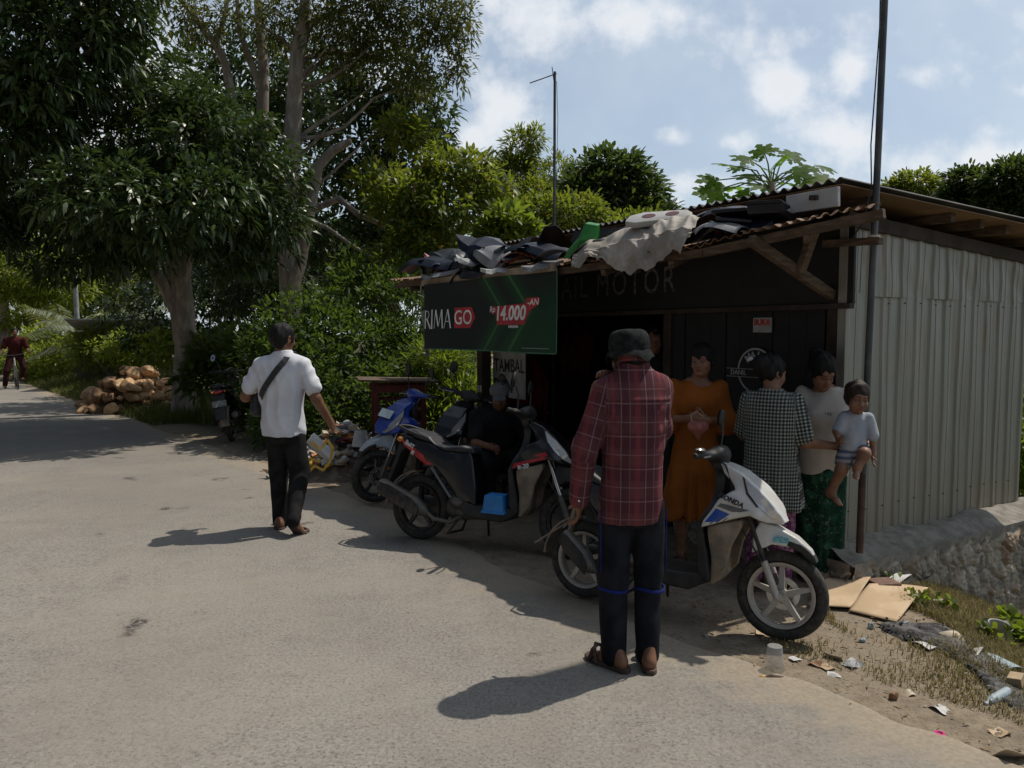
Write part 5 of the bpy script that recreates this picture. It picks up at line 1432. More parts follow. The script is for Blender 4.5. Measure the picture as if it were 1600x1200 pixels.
    garment('plaid_shirt', sh, plaidM, root, 5, .0055, [((0, 0, .75), (0, 0, 1.36), .165, 'torso'), (sL, eL, .07, 'a'), (eL, wL, .055, 'a'), (sR, eR, .07, 'a'), (eR, wR, .055, 'a')], extra=ex)
    cl = MB(); cl.tube([(.075 * math.cos(a) * 1.0, .012 + .072 * math.sin(a), 1.462 + .012 * (math.sin(a) < 0) - .014 * math.sin(a)) for a in np.linspace(0, 2 * PI, 25)[:-1]], .012, 8, closed=True, flat=1.7)
    me = cl.mesh('collar', smooth=True); P = np.array([v.co for v in me.vertices]); a_ = me.attributes.new('pat', 'FLOAT_VECTOR', 'POINT'); a_.data.foreach_set('vector', np.c_[P[:, 0] + .05, P[:, 2], 0 * P[:, 0]].astype(np.float32).ravel()); link_mesh('collar', me, plaidM, root)
    bt = MB()
    for z in (.845, .815): bt.lathe([(.0065, -.002), (.0065, .003)], 10, Matrix.Translation(V3(-.293, -.034, z)) @ Matrix.Rotation(PI / 2, 4, 'X'))
    bt.build('cuff_buttons', pm('pearl_button', (.6, .58, .56), .3), root)
    # trousers
    tr = Field(.009)
    tr.loft([(.70, 0, 0, .150, .105), (.80, 0, 0, .148, .104), (.90, 0, 0, .13, .09)])
    for h, k, a in ((hl, kl, al), (hr, kr, ar)): tr.cone(h + (k - h) * .22 + V3(-.012 * np.sign(h[0]), 0, 0), k, .092, .082, .02); tr.cone(k, a + V3(0, .005, -.02), .082, .066, .02)
    tr.cone((0, 0, .74), (0, .01, .62), .012, .004, .02, sub=False)
    garment('trousers', tr, navyT, root, 9, .005)
    pp = MB()
    for s_, h, k, a in ((-1, hl, kl, al), (1, hr, kr, ar)):
        zz = .385; c_ = k + (a - k) * ((k[2] - zz) / (k[2] - a[2]))
        pp.tube([(c_[0] + .080 * math.cos(t), c_[1] + .080 * math.sin(t), zz + .006 * math.sin(2 * t)) for t in np.linspace(0, 2 * PI, 25)[:-1]], .0055, 6, closed=True, flat=1.5)
        pp.tube([(h[0] + s_ * (.098 - .02 * t) * .94 + (k[0] - h[0]) * t, -.045 + .0 * t, h[2] + (k[2] - h[2]) * t + .0) for t in np.linspace(.22, .95, 6)], .0035, 6)
    pp.build('piping', blueStripe, root, smooth=True)
    sandals(root, al - V3(0, .005, .098) + V3(0, 0, .018), 42, 1.05); sandals(root, ar - V3(0, .005, .098) + V3(0, 0, .018), -6, 1.05)
    return root
plaid_man()

# ---------- man in white walking away
def walker():
    base = gp(446, 829)
    root = empty('person', (base.x, base.y, .004), R(-8), 'man in a white t-shirt and black trousers walking away along the road', 'person')
    hc = V3(.0, .03, 1.548); hq = headrot(-22, -6)
    sk = Field(.009); fm = MB()
    sk.cone((0, 0, 1.38), hc - V3(0, .01, .06), .062, .055, .03)
    sk.loft([(.88, 0, 0, .13, .085), (1.05, 0, 0, .13, .09), (1.25, 0, 0, .155, .09), (1.37, 0, 0, .13, .075), (1.43, 0, 0, .06, .06)])
    sL, eL, wL = V3(-.195, .0, 1.355), V3(-.30, -.03, 1.085), V3(-.235, .20, 1.075)
    sR, eR, wR = V3(.195, 0, 1.36), V3(.285, -.02, 1.08), V3(.37, .07, .875)
    for a, b, c_ in ((sL, eL, wL), (sR, eR, wR)): sk.cone(a, b, .036, .040); sk.cone(b, c_, .042, .028)
    hand_parts(sk, fm, wL, (.4, 1, .05), (0, .0, 1), curl=.8, thumb=-1)
    hand_parts(sk, fm, wR, (.30, .22, -1), (-.25, 1, .2), curl=.75, thumb=-1)
    hl, kl, al = V3(-.085, 0, .86), V3(-.075, .07, .46), V3(-.065, .05, .085)
    hr, kr, ar = V3(.085, 0, .86), V3(.115, .035, .47), V3(.165, -.20, .16)
    for h, k, a in ((hl, kl, al), (hr, kr, ar)): sk.cone(h, k, .075, .052); sk.cone(k, a, .052, .034)
    foot(sk, al - V3(0, .01, .075), 20); foot(sk, ar + V3(.0, .0, -.09), -8, 1, -42)
    add_head(sk, hc, hq)
    bodymesh('body', sk, fm, lambda V: head_tint(V, hc, hq), skinA, root)
    hf = Field(.007); add_hair(hf, hc, hq, 1, 1.06, .035, .012, 3); link_mesh('hair', hf.mesh('hair', hf.hair_noise), hairM, root)
    sh = Field(.009)
    SEC = [(.775, 0, .0, .172, .125), (.86, 0, 0, .170, .125), (1.02, 0, -.003, .166, .122), (1.18, 0, -.005, .182, .125), (1.30, 0, 0, .192, .115), (1.365, 0, 0, .165, .092), (1.42, 0, .005, .10, .072), (1.455, 0, .008, .066, .062)]
    sh.loft(SEC, ex=2.3)
    sh.cone(sL + V3(.07, 0, -.01), sL + V3(.02, 0, -.02), .062, .058, .05); sh.cone(sR + V3(-.07, 0, -.01), sR + V3(-.02, 0, -.02), .062, .058, .05); sh.cone(sL + V3(.02, 0, -.02), sL + (eL - sL) * .70, .058, .064, .02); sh.cone(sR + V3(-.02, 0, -.02), sR + (eR - sR) * .70, .058, .064, .02)
    def ex(P):
        x, z = P[..., 0], P[..., 2]
        return .016 * (np.abs(np.sin((x * .9 + (z - 1.1) * .40) * 34 + 2 * np.sin(z * 9))) - .6) * np.exp(-((z - 1.02) / .2) ** 2) + .010 * (np.abs(np.sin((x - z * .5 * np.sign(x)) * 40)) - .6) * np.exp(-((z - 1.28) / .1) ** 2)
    garment('tshirt', sh, teeW, root, 15, .006, extra=ex)
    tr = Field(.009); tr.loft([(.72, 0, 0, .146, .108), (.84, 0, 0, .142, .105), (.92, 0, 0, .13, .095)])
    for h, k, a in ((hl, kl, al), (hr, kr, ar)): tr.cone(h + (k - h) * .25 + V3(-.012 * np.sign(h[0]), 0, 0), k, .088, .078, .02); tr.cone(k, a + (a - k) * .08, .074, .060, .012)
    garment('trousers', tr, blackT, root, 19, .006)
    sandals(root, al - V3(0, .005, .08), 20, 1.05); sandals(root, ar + V3(0, .01, -.105), -8, 1.05, -42)
    # sling bag: its own thing, worn by the man
    bag = empty('sling_bag', root.location, root.rotation_euler[2], 'dark sling bag with a wide strap across the back of the white t-shirt', 'bag')
    A = np.array(SEC)
    def back(x, z, out):
        wx = np.interp(z, A[:, 0], A[:, 3]); wy = np.interp(z, A[:, 0], A[:, 4]); cy = np.interp(z, A[:, 0], A[:, 2])
        return Vector((x, cy - wy * max(0, 1 - (abs(x) / wx) ** 2.3) ** (1 / 2.3) - out, z))
    st = [Vector((.085, .07, 1.40)), Vector((.082, .03, 1.447)), back(.075, 1.405, .012)] + [back(.06 - .25 * t, 1.37 - .34 * t, .014) for t in np.linspace(0, .92, 10)] + [Vector((-.20, -.03, 1.03)), Vector((-.19, .10, 1.02))]
    mb = MB()
    vs = []; 
    for i, p in enumerate(st):
        d_ = (st[min(i + 1, len(st) - 1)] - st[max(0, i - 1)]).normalized(); nn = Vector((p.x * .6, p.y - .0, .0)); nn = Vector((p.x * .4, -1 if p.y < .02 else .6, .25)).normalized(); w_ = d_.cross(nn).normalized() * .024
        vs += [p - w_ - nn * .004, p + w_ - nn * .004, p + w_ + nn * .003, p - w_ + nn * .003]
    fs = []
    for i in range(len(st) - 1):
        for k in range(4): fs.append((4 * i + k, 4 * i + (k + 1) % 4, 4 * i + 4 + (k + 1) % 4, 4 * i + 4 + k))
    mb.add(vs, fs); mb.build('strap', pm('nylon_webbing', (.018, .018, .019), .7, 0, (.035, .035, .036), 30, .3, 300), bag)
    bf = Field(.01); bf.ell((-.225, .05, 1.02), (.05, .11, .10), k=.02); bf.ell((-.22, .0, .97), (.045, .08, .05)); link_mesh('pouch', bf.mesh('pouch'), pm('nylon_pouch', (.016, .016, .018), .6, 0, (.03, .03, .032), 20, .3, 200), bag)
    # yellow roll he carries under the arm
    hp = empty('helmet', root.location, root.rotation_euler[2], 'yellowish round object held at the walking man\'s bent elbow', 'held object')
    hm = Field(.01); hm.ell((-.285, .17, 1.135), (.07, .075, .075)); link_mesh('shell', hm.mesh('shell'), pm('ochre_plastic', (.33, .20, .05), .5), hp)
    hb = MB(); hb.tube([(-.345 + .0, .17 + .05 * math.cos(a), 1.135 + .05 * math.sin(a)) for a in np.linspace(0, 2 * PI, 13)[:-1]], .006, 6, closed=True); hb.build('rim', pm('pale_rim', (.5, .46, .36), .5), hp)
    return root
walker()

# ---------- woman in the orange dress
def orange_woman():
    base = gp(1084, 884)
    root = empty('person', (base.x, base.y, .03), R(172), 'young woman in a rust orange dress smiling with both hands held together', 'person')
    hc = V3(-.03, .03, 1.385); hq = headrot(-24, -5, 3)
    sk = Field(.0075); fm = MB()
    sk.cone((0, -.01, 1.22), hc - V3(0, .012, .06), .05, .047, .03)
    sk.loft([(.75, 0, 0, .13, .09), (.95, 0, 0, .105, .08), (1.12, 0, 0, .135, .085), (1.22, 0, 0, .12, .065), (1.27, 0, 0, .055, .05)])
    sL, eL, wL = V3(-.155, 0, 1.20), V3(-.195, .0, .98), V3(-.055, .20, 1.0)
    sR, eR, wR = V3(.155, 0, 1.20), V3(.185, .0, .98), V3(.075, .20, 1.01)
    for a, b, c_ in ((sL, eL, wL), (sR, eR, wR)): sk.cone(a, b, .04, .034); sk.cone(b, c_, .034, .022)
    hand_parts(sk, fm, wL, (.9, .25, .12), (.0, .1, 1), s=.92, curl=.55, thumb=-1); hand_parts(sk, fm, wR, (-.9, .3, -.1), (0, .1, 1), s=.92, curl=.6, thumb=1)
    hl, kl, al = V3(-.08, 0, .80), V3(-.085, .01, .42), V3(-.085, -.01, .08); hr, kr, ar = V3(.08, 0, .8), V3(.085, .03, .42), V3(.09, .0, .08)
    for h, k, a in ((hl, kl, al), (hr, kr, ar)): sk.cone(h, k, .07, .048); sk.cone(k, a, .05, .028)
    foot(sk, al - V3(0, 0, .07), 8, .9); foot(sk, ar - V3(0, 0, .07), -12, .9)
    add_head(sk, hc, hq, .93)
    bodymesh('body', sk, fm, lambda V: head_tint(V, hc, hq, .93), skinB, root)
    hf = Field(.0075); add_hair(hf, hc, hq, .93, 1.07, .058, .0, 5); hf.ell(hc + hq @ V3(0, -.11, .03), (.045, .045, .045), k=.02); link_mesh('hair', hf.mesh('hair', hf.hair_noise), hairM, root)
    sh = Field(.009)
    sh.loft([(.32, 0, 0, .225, .18), (.45, 0, 0, .205, .165), (.65, 0, 0, .18, .14), (.85, 0, 0, .145, .112), (.95, 0, 0, .128, .10), (1.08, 0, .005, .150, .112), (1.17, 0, 0, .160, .098), (1.225, 0, -.005, .125, .075), (1.25, 0, -.005, .075, .062)])
    for a, b in ((sL, eL), (sR, eR)): sh.cone(a, a + (b - a) * .55, .062, .062, .03); sh.cone(a + (b - a) * .55, b + (b - a) * .08 + V3(0, .02, 0), .060, .088, .02)
    def ex(P):
        z = P[..., 2]; th = np.arctan2(P[..., 0], P[..., 1])
        return .016 * np.sin(th * 11 + 2 * np.sin(th * 3)) * sstep(.85, .35, z)
    garment('dress', sh, orangeM, root, 25, .005, extra=ex)
    sandals(root, al - V3(0, 0, .09), 8, .92); sandals(root, ar - V3(0, 0, .09), -12, .92)
    ph = empty('pouch', root.location, root.rotation_euler[2], 'small pinkish heart shaped purse held by the woman in orange', 'purse')
    hp = Field(.006); hp.ell((.035, .245, .965), (.045, .022, .04)); hp.ell((-.02, .245, .965), (.04, .022, .04)); hp.cone((.01, .245, .95), (.01, .245, .885), .045, .012, .02); link_mesh('purse_body', hp.mesh('purse_body'), pm('pink_leatherette', (.30, .09, .07), .35, 0, (.36, .12, .09), 20), ph)
    st = MB(); st.tube([(.05, .25, .99), (.06, .26, 1.04), (.02, .265, 1.06), (-.02, .26, 1.03)], .005, 6); st.build('wrist_strap', pm('pale_strap', (.45, .25, .2), .5), ph, smooth=True)
orange_woman()

# ---------- woman in gingham, seen from behind
def gingham_woman():
    base = at(1199, 905, 4.70); 
    root = empty('person', (base.x, base.y, .01), R(-30), 'woman with tied black hair in a black and white gingham blouse, back turned', 'person')
    root.scale = (.93, .93, .975)
    hc = V3(-.01, .055, 1.375); hq = headrot(-38, -12)
    sk = Field(.0085); fm = MB()
    sk.cone((0, 0, 1.22), hc - V3(0, .012, .06), .052, .05, .03)
    sk.loft([(.75, 0, 0, .14, .1), (.95, 0, 0, .12, .09), (1.12, 0, 0, .145, .09), (1.22, 0, 0, .12, .065), (1.28, 0, 0, .055, .05)])
    sL, eL, wL = V3(-.160, .0, 1.205), V3(-.195, .08, .97), V3(-.08, .24, .96)
    sR, eR, wR = V3(.160, .02, 1.205), V3(.215, -.0, .955), V3(.385, .14, .925)
    for a, b, c_ in ((sL, eL, wL), (sR, eR, wR)): sk.cone(a, b, .044, .038); sk.cone(b, c_, .036, .024)
    hand_parts(sk, fm, wL, (.5, 1, 0), (0, 0, 1), s=.9, curl=.4, thumb=-1); hand_parts(sk, fm, wR, (.85, .5, .1), (0, .0, 1), s=.9, curl=.5, thumb=1)
    hl, kl, al = V3(-.085, 0, .80), V3(-.08, .02, .42), V3(-.08, -.01, .08); hr, kr, ar = V3(.085, 0, .8), V3(.085, .02, .42), V3(.085, .0, .08)
    for h, k, a in ((hl, kl, al), (hr, kr, ar)): sk.cone(h, k, .075, .05); sk.cone(k, a, .05, .03)
    foot(sk, al - V3(0, 0, .07), 5, .92); foot(sk, ar - V3(0, 0, .07), -5, .92)
    add_head(sk, hc, hq, .95)
    bodymesh('body', sk, fm, lambda V: head_tint(V, hc, hq, .95), skinB, root)
    hf = Field(.0075); add_hair(hf, hc, hq, .95, 1.04, .06, .0, 6); hf.ell(hc + hq @ V3(0, -.115, .035), (.055, .05, .055), k=.02); h_ = link_mesh('hair', hf.mesh('hair', hf.hair_noise), hairM, root)
    c_ = MB(); Mh = Matrix.Translation(Vector(hc + hq @ V3(-.045, -.135, .055))) @ Matrix(hq).to_4x4()
    for k in range(5): c_.ell((.014 * k - .03, -.012, .010 * math.sin(k * 1.3)), (.013, .010, .012), Mh, 8)
    c_.build('hair_clip', pm('white_clip', (.55, .56, .6), .4), h_, smooth=True)
    sh = Field(.009)
    sh.loft([(.53, 0, .02, .222, .165), (.65, 0, .015, .205, .155), (.82, 0, .01, .178, .138), (1.0, 0, .005, .170, .130), (1.12, 0, .005, .178, .122), (1.20, 0, 0, .170, .10), (1.255, 0, 0, .11, .075), (1.285, 0, 0, .066, .06)], ex=2.2)
    sh.cone(sL + V3(.02, 0, 0), sL + (eL - sL) * .85, .060, .062, .035); sh.cone(sR + V3(-.02, 0, 0), sR + (eR - sR) * .85, .060, .062, .035)
    def ex(P):
        z = P[..., 2]; th = np.arctan2(P[..., 0], P[..., 1] - .02); return .010 * np.sin(th * 9 + np.sin(th * 2)) * sstep(.95, .5, z)
    garment('blouse', sh, ginghamM, root, 35, .004, [((0, 0, .6), (0, 0, 1.2), .165, 'torso'), (sL, eL, .068, 'a'), (sR, eR, .068, 'a')], extra=ex)
    tr = Field(.01); tr.loft([(.62, 0, .01, .15, .11), (.8, 0, .01, .15, .11)])
    for h, k, a in ((hl, kl, al), (hr, kr, ar)): tr.cone(h, k, .085, .075, .02); tr.cone(k, a + V3(0, 0, .03), .075, .066, .02)
    garment('trousers', tr, purpleM, root, 39, .005)
    sandals(root, al - V3(0, 0, .09), 5, .92); sandals(root, ar - V3(0, 0, .09), -5, .92)
gingham_woman()

# ---------- mother and child
def mother():
    base = at(1281, 916, 4.92)
    root = empty('person', (base.x, base.y, -.02), R(166), 'woman in a cream t-shirt and green batik skirt looking down', 'person'); root.scale = (.90, .95, 1)
    hc = V3(.035, .085, 1.375); hq = headrot(24, -32)
    sk = Field(.0085); fm = MB()
    sk.cone((0, 0, 1.24), hc - V3(0, .03, .055), .055, .052, .03)
    sk.loft([(.75, 0, 0, .14, .1), (.95, 0, 0, .12, .09), (1.12, 0, 0, .145, .09), (1.23, 0, 0, .12, .065), (1.29, 0, 0, .055, .05)])
    sR, eR, wR = V3(.165, 0, 1.22), V3(.225, .05, .98), V3(.28, .24, .94)          # her right arm, towards the other woman
    sL, eL, wL = V3(-.150, 0, 1.21), V3(-.215, -.0, .985), V3(-.27, .22, .905)      # her left arm, round the baby
    for a, b, c_ in ((sL, eL, wL), (sR, eR, wR)): sk.cone(a, b, .045, .038); sk.cone(b, c_, .038, .025)
    hand_parts(sk, fm, wL, (.55, .75, .05), (0, 0, 1), s=.92, curl=.5, thumb=-1); hand_parts(sk, fm, wR, (-.3, .8, .1), (0, 0, 1), s=.92, curl=.5, thumb=1)
    for s_ in (-1, 1):
        sk.cone((s_ * .08, 0, .8), (s_ * .075, .02, .42), .075, .05); sk.cone((s_ * .075, .02, .42), (s_ * .075, 0, .08), .05, .03); foot(sk, V3(s_ * .075, 0, .01), -8 * s_, .92)
    add_head(sk, hc, hq, .96)
    bodymesh('body', sk, fm, lambda V: head_tint(V, hc, hq, .96), skinB, root)
    hf = Field(.0075); add_hair(hf, hc, hq, .96, 1.07, .06, .0, 8); hf.ell(hc + hq @ V3(.02, -.10, .07), (.045, .045, .045), k=.02); link_mesh('hair', hf.mesh('hair', hf.hair_noise), hairM, root)
    sh = Field(.0085)
    sh.loft([(.72, 0, 0, .158, .125), (.85, 0, .0, .155, .125), (.98, 0, .008, .150, .125), (1.10, 0, .018, .160, .132), (1.19, 0, .008, .172, .108), (1.245, 0, 0, .12, .078), (1.272, 0, .004, .078, .066)], ex=2.2)
    sh.cone(sL + V3(.02, 0, 0), sL + (eL - sL) * .55, .058, .062, .035); sh.cone(sR - V3(.02, 0, 0), sR + (eR - sR) * .6, .058, .062, .035)
    sh.ell((.07, .09, 1.085), (.055, .05, .06), k=.05); sh.ell((-.07, .09, 1.085), (.055, .05, .06), k=.05)
    t = garment('tshirt', sh, teeC, root, 45, .007)
    em = MB(); g = random.Random(4)
    for k in range(9): em.tube([(-.06 + .018 * k, .150 - .10 * ((-.06 + .018 * k) / .13) ** 2 + .003, 1.10 + .006 * g.uniform(-1, 1)), (-.052 + .018 * k, .150 - .10 * ((-.052 + .018 * k) / .13) ** 2 + .003, 1.125 + .006 * g.uniform(-1, 1))], .0028, 5)
    em.build('embroidery', pm('gold_thread', (.20, .15, .08), .6), t)
    sk2 = Field(.0095); sk2.loft([(.03, 0, 0, .150, .135), (.25, 0, 0, .152, .135), (.5, 0, .01, .155, .13), (.70, 0, .01, .155, .12), (.80, 0, .005, .14, .11)], ex=2.2)
    def ex(P):
        x, z = P[..., 0], P[..., 2]; return (.014 * np.exp(-((x - .01) / .014) ** 2) - .010 * np.sin((x + .02) * 48)) * sstep(.75, .4, z) * (P[..., 1] > 0)
    garment('batik_skirt', sk2, batik, root, 49, .004, extra=ex)
    sandals(root, (-.075, 0, -.005), 8, .92); sandals(root, (.075, 0, -.005), -8, .92)
    # ---- baby, held on her left hip (picture right)
    bl = at(1335, 700, 4.60)
    rb = empty('person', (bl.x, bl.y, 0), R(172), 'barefoot baby in a grey blue shirt carried on the hip by the galvanised wall', 'person'); rb.scale = (.90, .95, 1)
    zc = bl.z
    c = V3(.0, .025, zc + .300); q = headrot(4, -4, -6); s = .86
    f = Field(.006); fb = MB()
    f.cone((0, 0, zc + .19), c - V3(0, .005, .04), .036, .038, .02)
    f.loft([(zc - .02, .02, 0, .075, .07), (zc + .10, .01, 0, .072, .062), (zc + .19, 0, 0, .065, .05), (zc + .23, 0, 0, .03, .03)])
    aS, aE, aW = V3(-.075, .01, zc + .185), V3(-.105, .02, zc + .075), V3(-.105, .045, zc - .03)
    bS, bE, bW = V3(.075, .0, zc + .185), V3(.125, .03, zc + .10), V3(.13, .10, zc + .05)
    for a, b, d_ in ((aS, aE, aW), (bS, bE, bW)): f.cone(a, b, .026, .023); f.cone(b, d_, .023, .017)
    hand_parts(f, fb, aW, (.1, .25, -1), (.4, .8, 0), s=.52, curl=.4, thumb=1); hand_parts(f, fb, bW, (.2, .9, .1), (0, 0, 1), s=.52, curl=.6, thumb=1)
    l1 = (V3(.05, .0, zc - .02), V3(.105, .09, zc - .12), V3(.155, .05, zc - .255)); l2 = (V3(-.04, 0, zc - .02), V3(-.03, .11, zc - .02), V3(.02, .13, zc - .10))
    for h, k, a in (l1, l2): f.cone(h, k, .048, .038); f.cone(k, a, .037, .025)
    foot(f, l1[2] + V3(.0, .0, -.045), 35, .55, -25); foot(f, l2[2] + V3(0, 0, -.035), -20, .5, -20)
    add_head(f, c, q, s, 1.0)
    bodymesh('body', f, fb, lambda V: head_tint(V, c, q, s), skinB, rb)
    hf = Field(.006); add_hair(hf, c, q, s, 1.09, .062, -.005, 9); link_mesh('hair', hf.mesh('hair', hf.hair_noise), hairB, rb)
    sh = Field(.0065); sh.loft([(zc - .01, .01, 0, .092, .082), (zc + .10, .008, 0, .085, .074), (zc + .18, 0, 0, .080, .060), (zc + .225, 0, 0, .042, .038)], ex=2.2)
    sh.cone(aS, aS + (aE - aS) * .95, .037, .042, .02); sh.cone(bS, bS + (bE - bS) * .8, .037, .040, .02)
    garment('baby_shirt', sh, babyS, rb, 55, .003, fr=(25, 60))
    so_ = Field(.007); so_.loft([(zc - .06, .01, 0, .085, .075), (zc + .01, .01, 0, .085, .075)]); so_.cone(l1[0], l1[0] + (l1[1] - l1[0]) * .55, .060, .058); so_.cone(l2[0], l2[0] + (l2[1] - l2[0]) * .6, .058, .055)
    garment('shorts', so_, babyP, rb, 57, .002, [((0, 0, zc - .2), (0, 0, zc + .2), .1, 'torso')])
mother()

# ---------- figures in the shade and far away
def simple_person(loc, rz, label, H, shirt, trous, pose, hair=True, cap=None, skin=skinA, h=.011, top='shirt', low='trousers'):
    root = empty('person', loc, rz, label, 'person')
    k = H / 1.65; J = {n: V3(*v) * k for n, v in pose.items()}
    hc = J['head']; hq = headrot(*pose.get('look', (0, 0)))
    sk = Field(h); fm = MB()
    ch, pv = J['chest'], J['pelvis']
    sk.cone(ch + V3(0, 0, .06), hc - V3(0, .01, .06), .06, .052, .03); sk.cone(pv, ch, .11, .12, .05)
    for s_ in 'LR':
        sk.cone(J['s' + s_], J['e' + s_], .045, .036); sk.cone(J['e' + s_], J['w' + s_], .036, .026)
        d_ = J['w' + s_] - J['e' + s_]; hand_parts(sk, fm, J['w' + s_], d_, (.3 if s_ == 'L' else -.3, 1, .3), curl=.7, thumb=1 if s_ == 'L' else -1)
        sk.cone(J['h' + s_], J['k' + s_], .075, .052); sk.cone(J['k' + s_], J['a' + s_], .052, .034); foot(sk, J['a' + s_] - V3(0, 0, .075), 0)
    add_head(sk, hc, hq)
    bodymesh('body', sk, fm, lambda V: head_tint(V, hc, hq), skin, root)
    if hair:
        hf = Field(.008); add_hair(hf, hc, hq, 1, 1.03, .045, .0, 12); link_mesh('hair', hf.mesh('hair', hf.hair_noise), hairM, root)
    if cap is not None:
        cf = Field(.008); Pq = lambda x, y, z: hc + hq @ V3(x, y, z)
        cf.ell(Pq(0, -.012, .055), (.092, .108, .075), hq); cf.ell(Pq(0, .0, -.03), (.12, .14, .065), hq, .01, True); cf.ell(Pq(0, .115, .035), (.065, .07, .010), hq, .01)
        link_mesh('cap', cf.mesh('cap'), cap, root)
    sh = Field(h); ax = np.asarray(ch - pv); 
    sh.cone(pv - ax * .1, ch, .155, .17, .05, sx=(1.08, .80, 1)); sh.cone(J['sL'], J['sR'], .075, .075, .05)
    for s_ in 'LR': sh.cone(J['s' + s_], J['s' + s_] + (J['e' + s_] - J['s' + s_]) * .8, .075, .07, .03)
    garment(top, sh, shirt, root, 61, .006)
    tr = Field(h); tr.cone(J['hL'], J['hR'], .105, .105, .04)
    for s_ in 'LR': tr.cone(J['h' + s_], J['k' + s_], .098, .078, .03); tr.cone(J['k' + s_], J['a' + s_] + V3(0, 0, .02), .076, .062, .02)
    garment(low, tr, trous, root, 63, .006)
    return root
STAND = dict(head=(0, .03, 1.535), chest=(0, 0, 1.28), pelvis=(0, 0, .95), sL=(-.19, 0, 1.34), eL=(-.235, -.01, 1.06), wL=(-.235, .05, .83), sR=(.19, 0, 1.34), eR=(.235, -.01, 1.06), wR=(.235, .05, .83), hL=(-.088, 0, .87), kL=(-.09, .02, .46), aL=(-.09, 0, .085), hR=(.088, 0, .87), kR=(.09, .02, .46), aR=(.09, 0, .085), look=(10, 0))
simple_person(tuple(S(.05, 1.78, .06)), R(160), 'man in black standing in the dark shop doorway behind the plaid shirt', 1.58, blackS, blackT, STAND, h=.012)
SIT = dict(STAND, head=(0, .12, 1.02), chest=(0, .03, .78), pelvis=(0, -.05, .46), sL=(-.19, .04, .83), eL=(-.26, .20, .62), wL=(-.17, .42, .60), sR=(.19, .04, .83), eR=(.26, .20, .62), wR=(.17, .42, .60), hL=(-.10, 0, .42), kL=(-.19, .36, .47), aL=(-.17, .30, .085), hR=(.10, 0, .42), kR=(.19, .36, .47), aR=(.17, .30, .085), look=(-20, -18))
capm = cloth('white_cap', (.17, .17, .165), (.12, .12, .12))
p_ = at(774, 640, 7.05); simple_person((p_.x, p_.y, .02), R(200), 'person in black and a pale cap crouching behind the black scooter with red decals', 1.62, blackS, blackT, SIT, cap=capm, h=.012)
st_ = MB(); st_.box((0, 0, .26), (.3, .26, .04)); 
for sx in (-1, 1):
    for sy in (-1, 1): st_.bar((sx * .12, sy * .1, 0), (sx * .11, sy * .09, .25), .03, .03)
o = st_.build('stool', woodd, None, bevel=.004); o.location = (p_.x - .0, p_.y + .05, .02); o.rotation_euler = (0, 0, R(200)); tag(o, 'low wooden stool under the crouching person in black', 'stool')
RIDE = dict(STAND, head=(0, .06, 1.545), chest=(0, .0, 1.27), pelvis=(0, -.06, .95), sL=(-.20, .02, 1.33), eL=(-.28, .06, 1.08), wL=(-.29, .28, 1.0), sR=(.20, .02, 1.33), eR=(.28, .06, 1.08), wR=(.29, .28, 1.0), hL=(-.10, -.04, .90), kL=(-.17, .16, .56), aL=(-.14, .14, .30), hR=(.10, -.04, .90), kR=(.22, .08, .47), aR=(.27, .06, .085), look=(0, 0))
az = math.atan2(-cyc.y, -cyc.x) + .05
simple_person((cyc.x - .20 * math.cos(az), cyc.y - .20 * math.sin(az), .01), az - PI / 2, 'cyclist in a maroon shirt stopped far down the road with one foot down', 1.72, maroon, maroonD, RIDE, h=.014)
# ================= foliage =================
def leaf_mesh(name, C, A, L, Wd, droop, seed, shape='lance'):
    """C: centres (n,3); A: unit growth directions (n,3); L, Wd: arrays; leaves bend down by droop"""
    g = np.random.default_rng(seed); n = len(C)
    A = A / np.maximum(np.linalg.norm(A, axis=1)[:, None], 1e-6)
    up = np.array([0, 0, 1.0]) + g.normal(0, .45, (n, 3))
    S_ = np.cross(A, up); S_ /= np.maximum(np.linalg.norm(S_, axis=1)[:, None], 1e-6)
    N = np.cross(S_, A)
    L = L[:, None]; Wd = Wd[:, None]; dn = np.array([0, 0, -1.0]) * droop
    q = (.30, .68) if shape == 'lance' else (.35, .75)
    w1, w2 = (1.0, .72) if shape == 'lance' else (1.0, .85)
    b = C
    m1 = C + A * L * q[0] + dn * L * .06; m2 = C + A * L * q[1] + dn * L * .26; t = C + A * L * .96 + dn * L * .55
    V = np.stack([b, m1 - S_ * Wd * w1 + N * Wd * .25, m1 + S_ * Wd * w1 + N * Wd * .25, m2 - S_ * Wd * w2 + N * Wd * .2, m2 + S_ * Wd * w2 + N * Wd * .2, t], 1).reshape(-1, 3)
    k = np.arange(n)[:, None] * 6
    loops = np.concatenate([k + [0, 2, 1], k + [1, 2, 4, 3], k + [3, 4, 5]], 1).ravel()
    st = (np.arange(n)[:, None] * 10 + [0, 3, 7]).ravel(); tt = np.tile([3, 4, 3], n)
    return npmesh(name, V, loops, st, tt, True, dict(rnd=np.repeat(g.uniform(0, 1, n), 6)))
def shell_points(g, blobs, n, inner=.55):
    """points in a union of ellipsoids (cx,cy,cz,rx,ry,rz), thicker towards the surface, bottoms thinned"""
    B = np.array(blobs, float); vol = (B[:, 3] * B[:, 4] * B[:, 5]) ** .75; vol /= vol.sum()
    i = g.choice(len(B), n, p=vol)
    d = g.normal(size=(n, 3)); d /= np.linalg.norm(d, axis=1)[:, None]
    r = g.uniform(inner ** 2, 1, n) ** .5
    P = B[i, :3] + d * r[:, None] * B[i, 3:6]
    return P, d, i
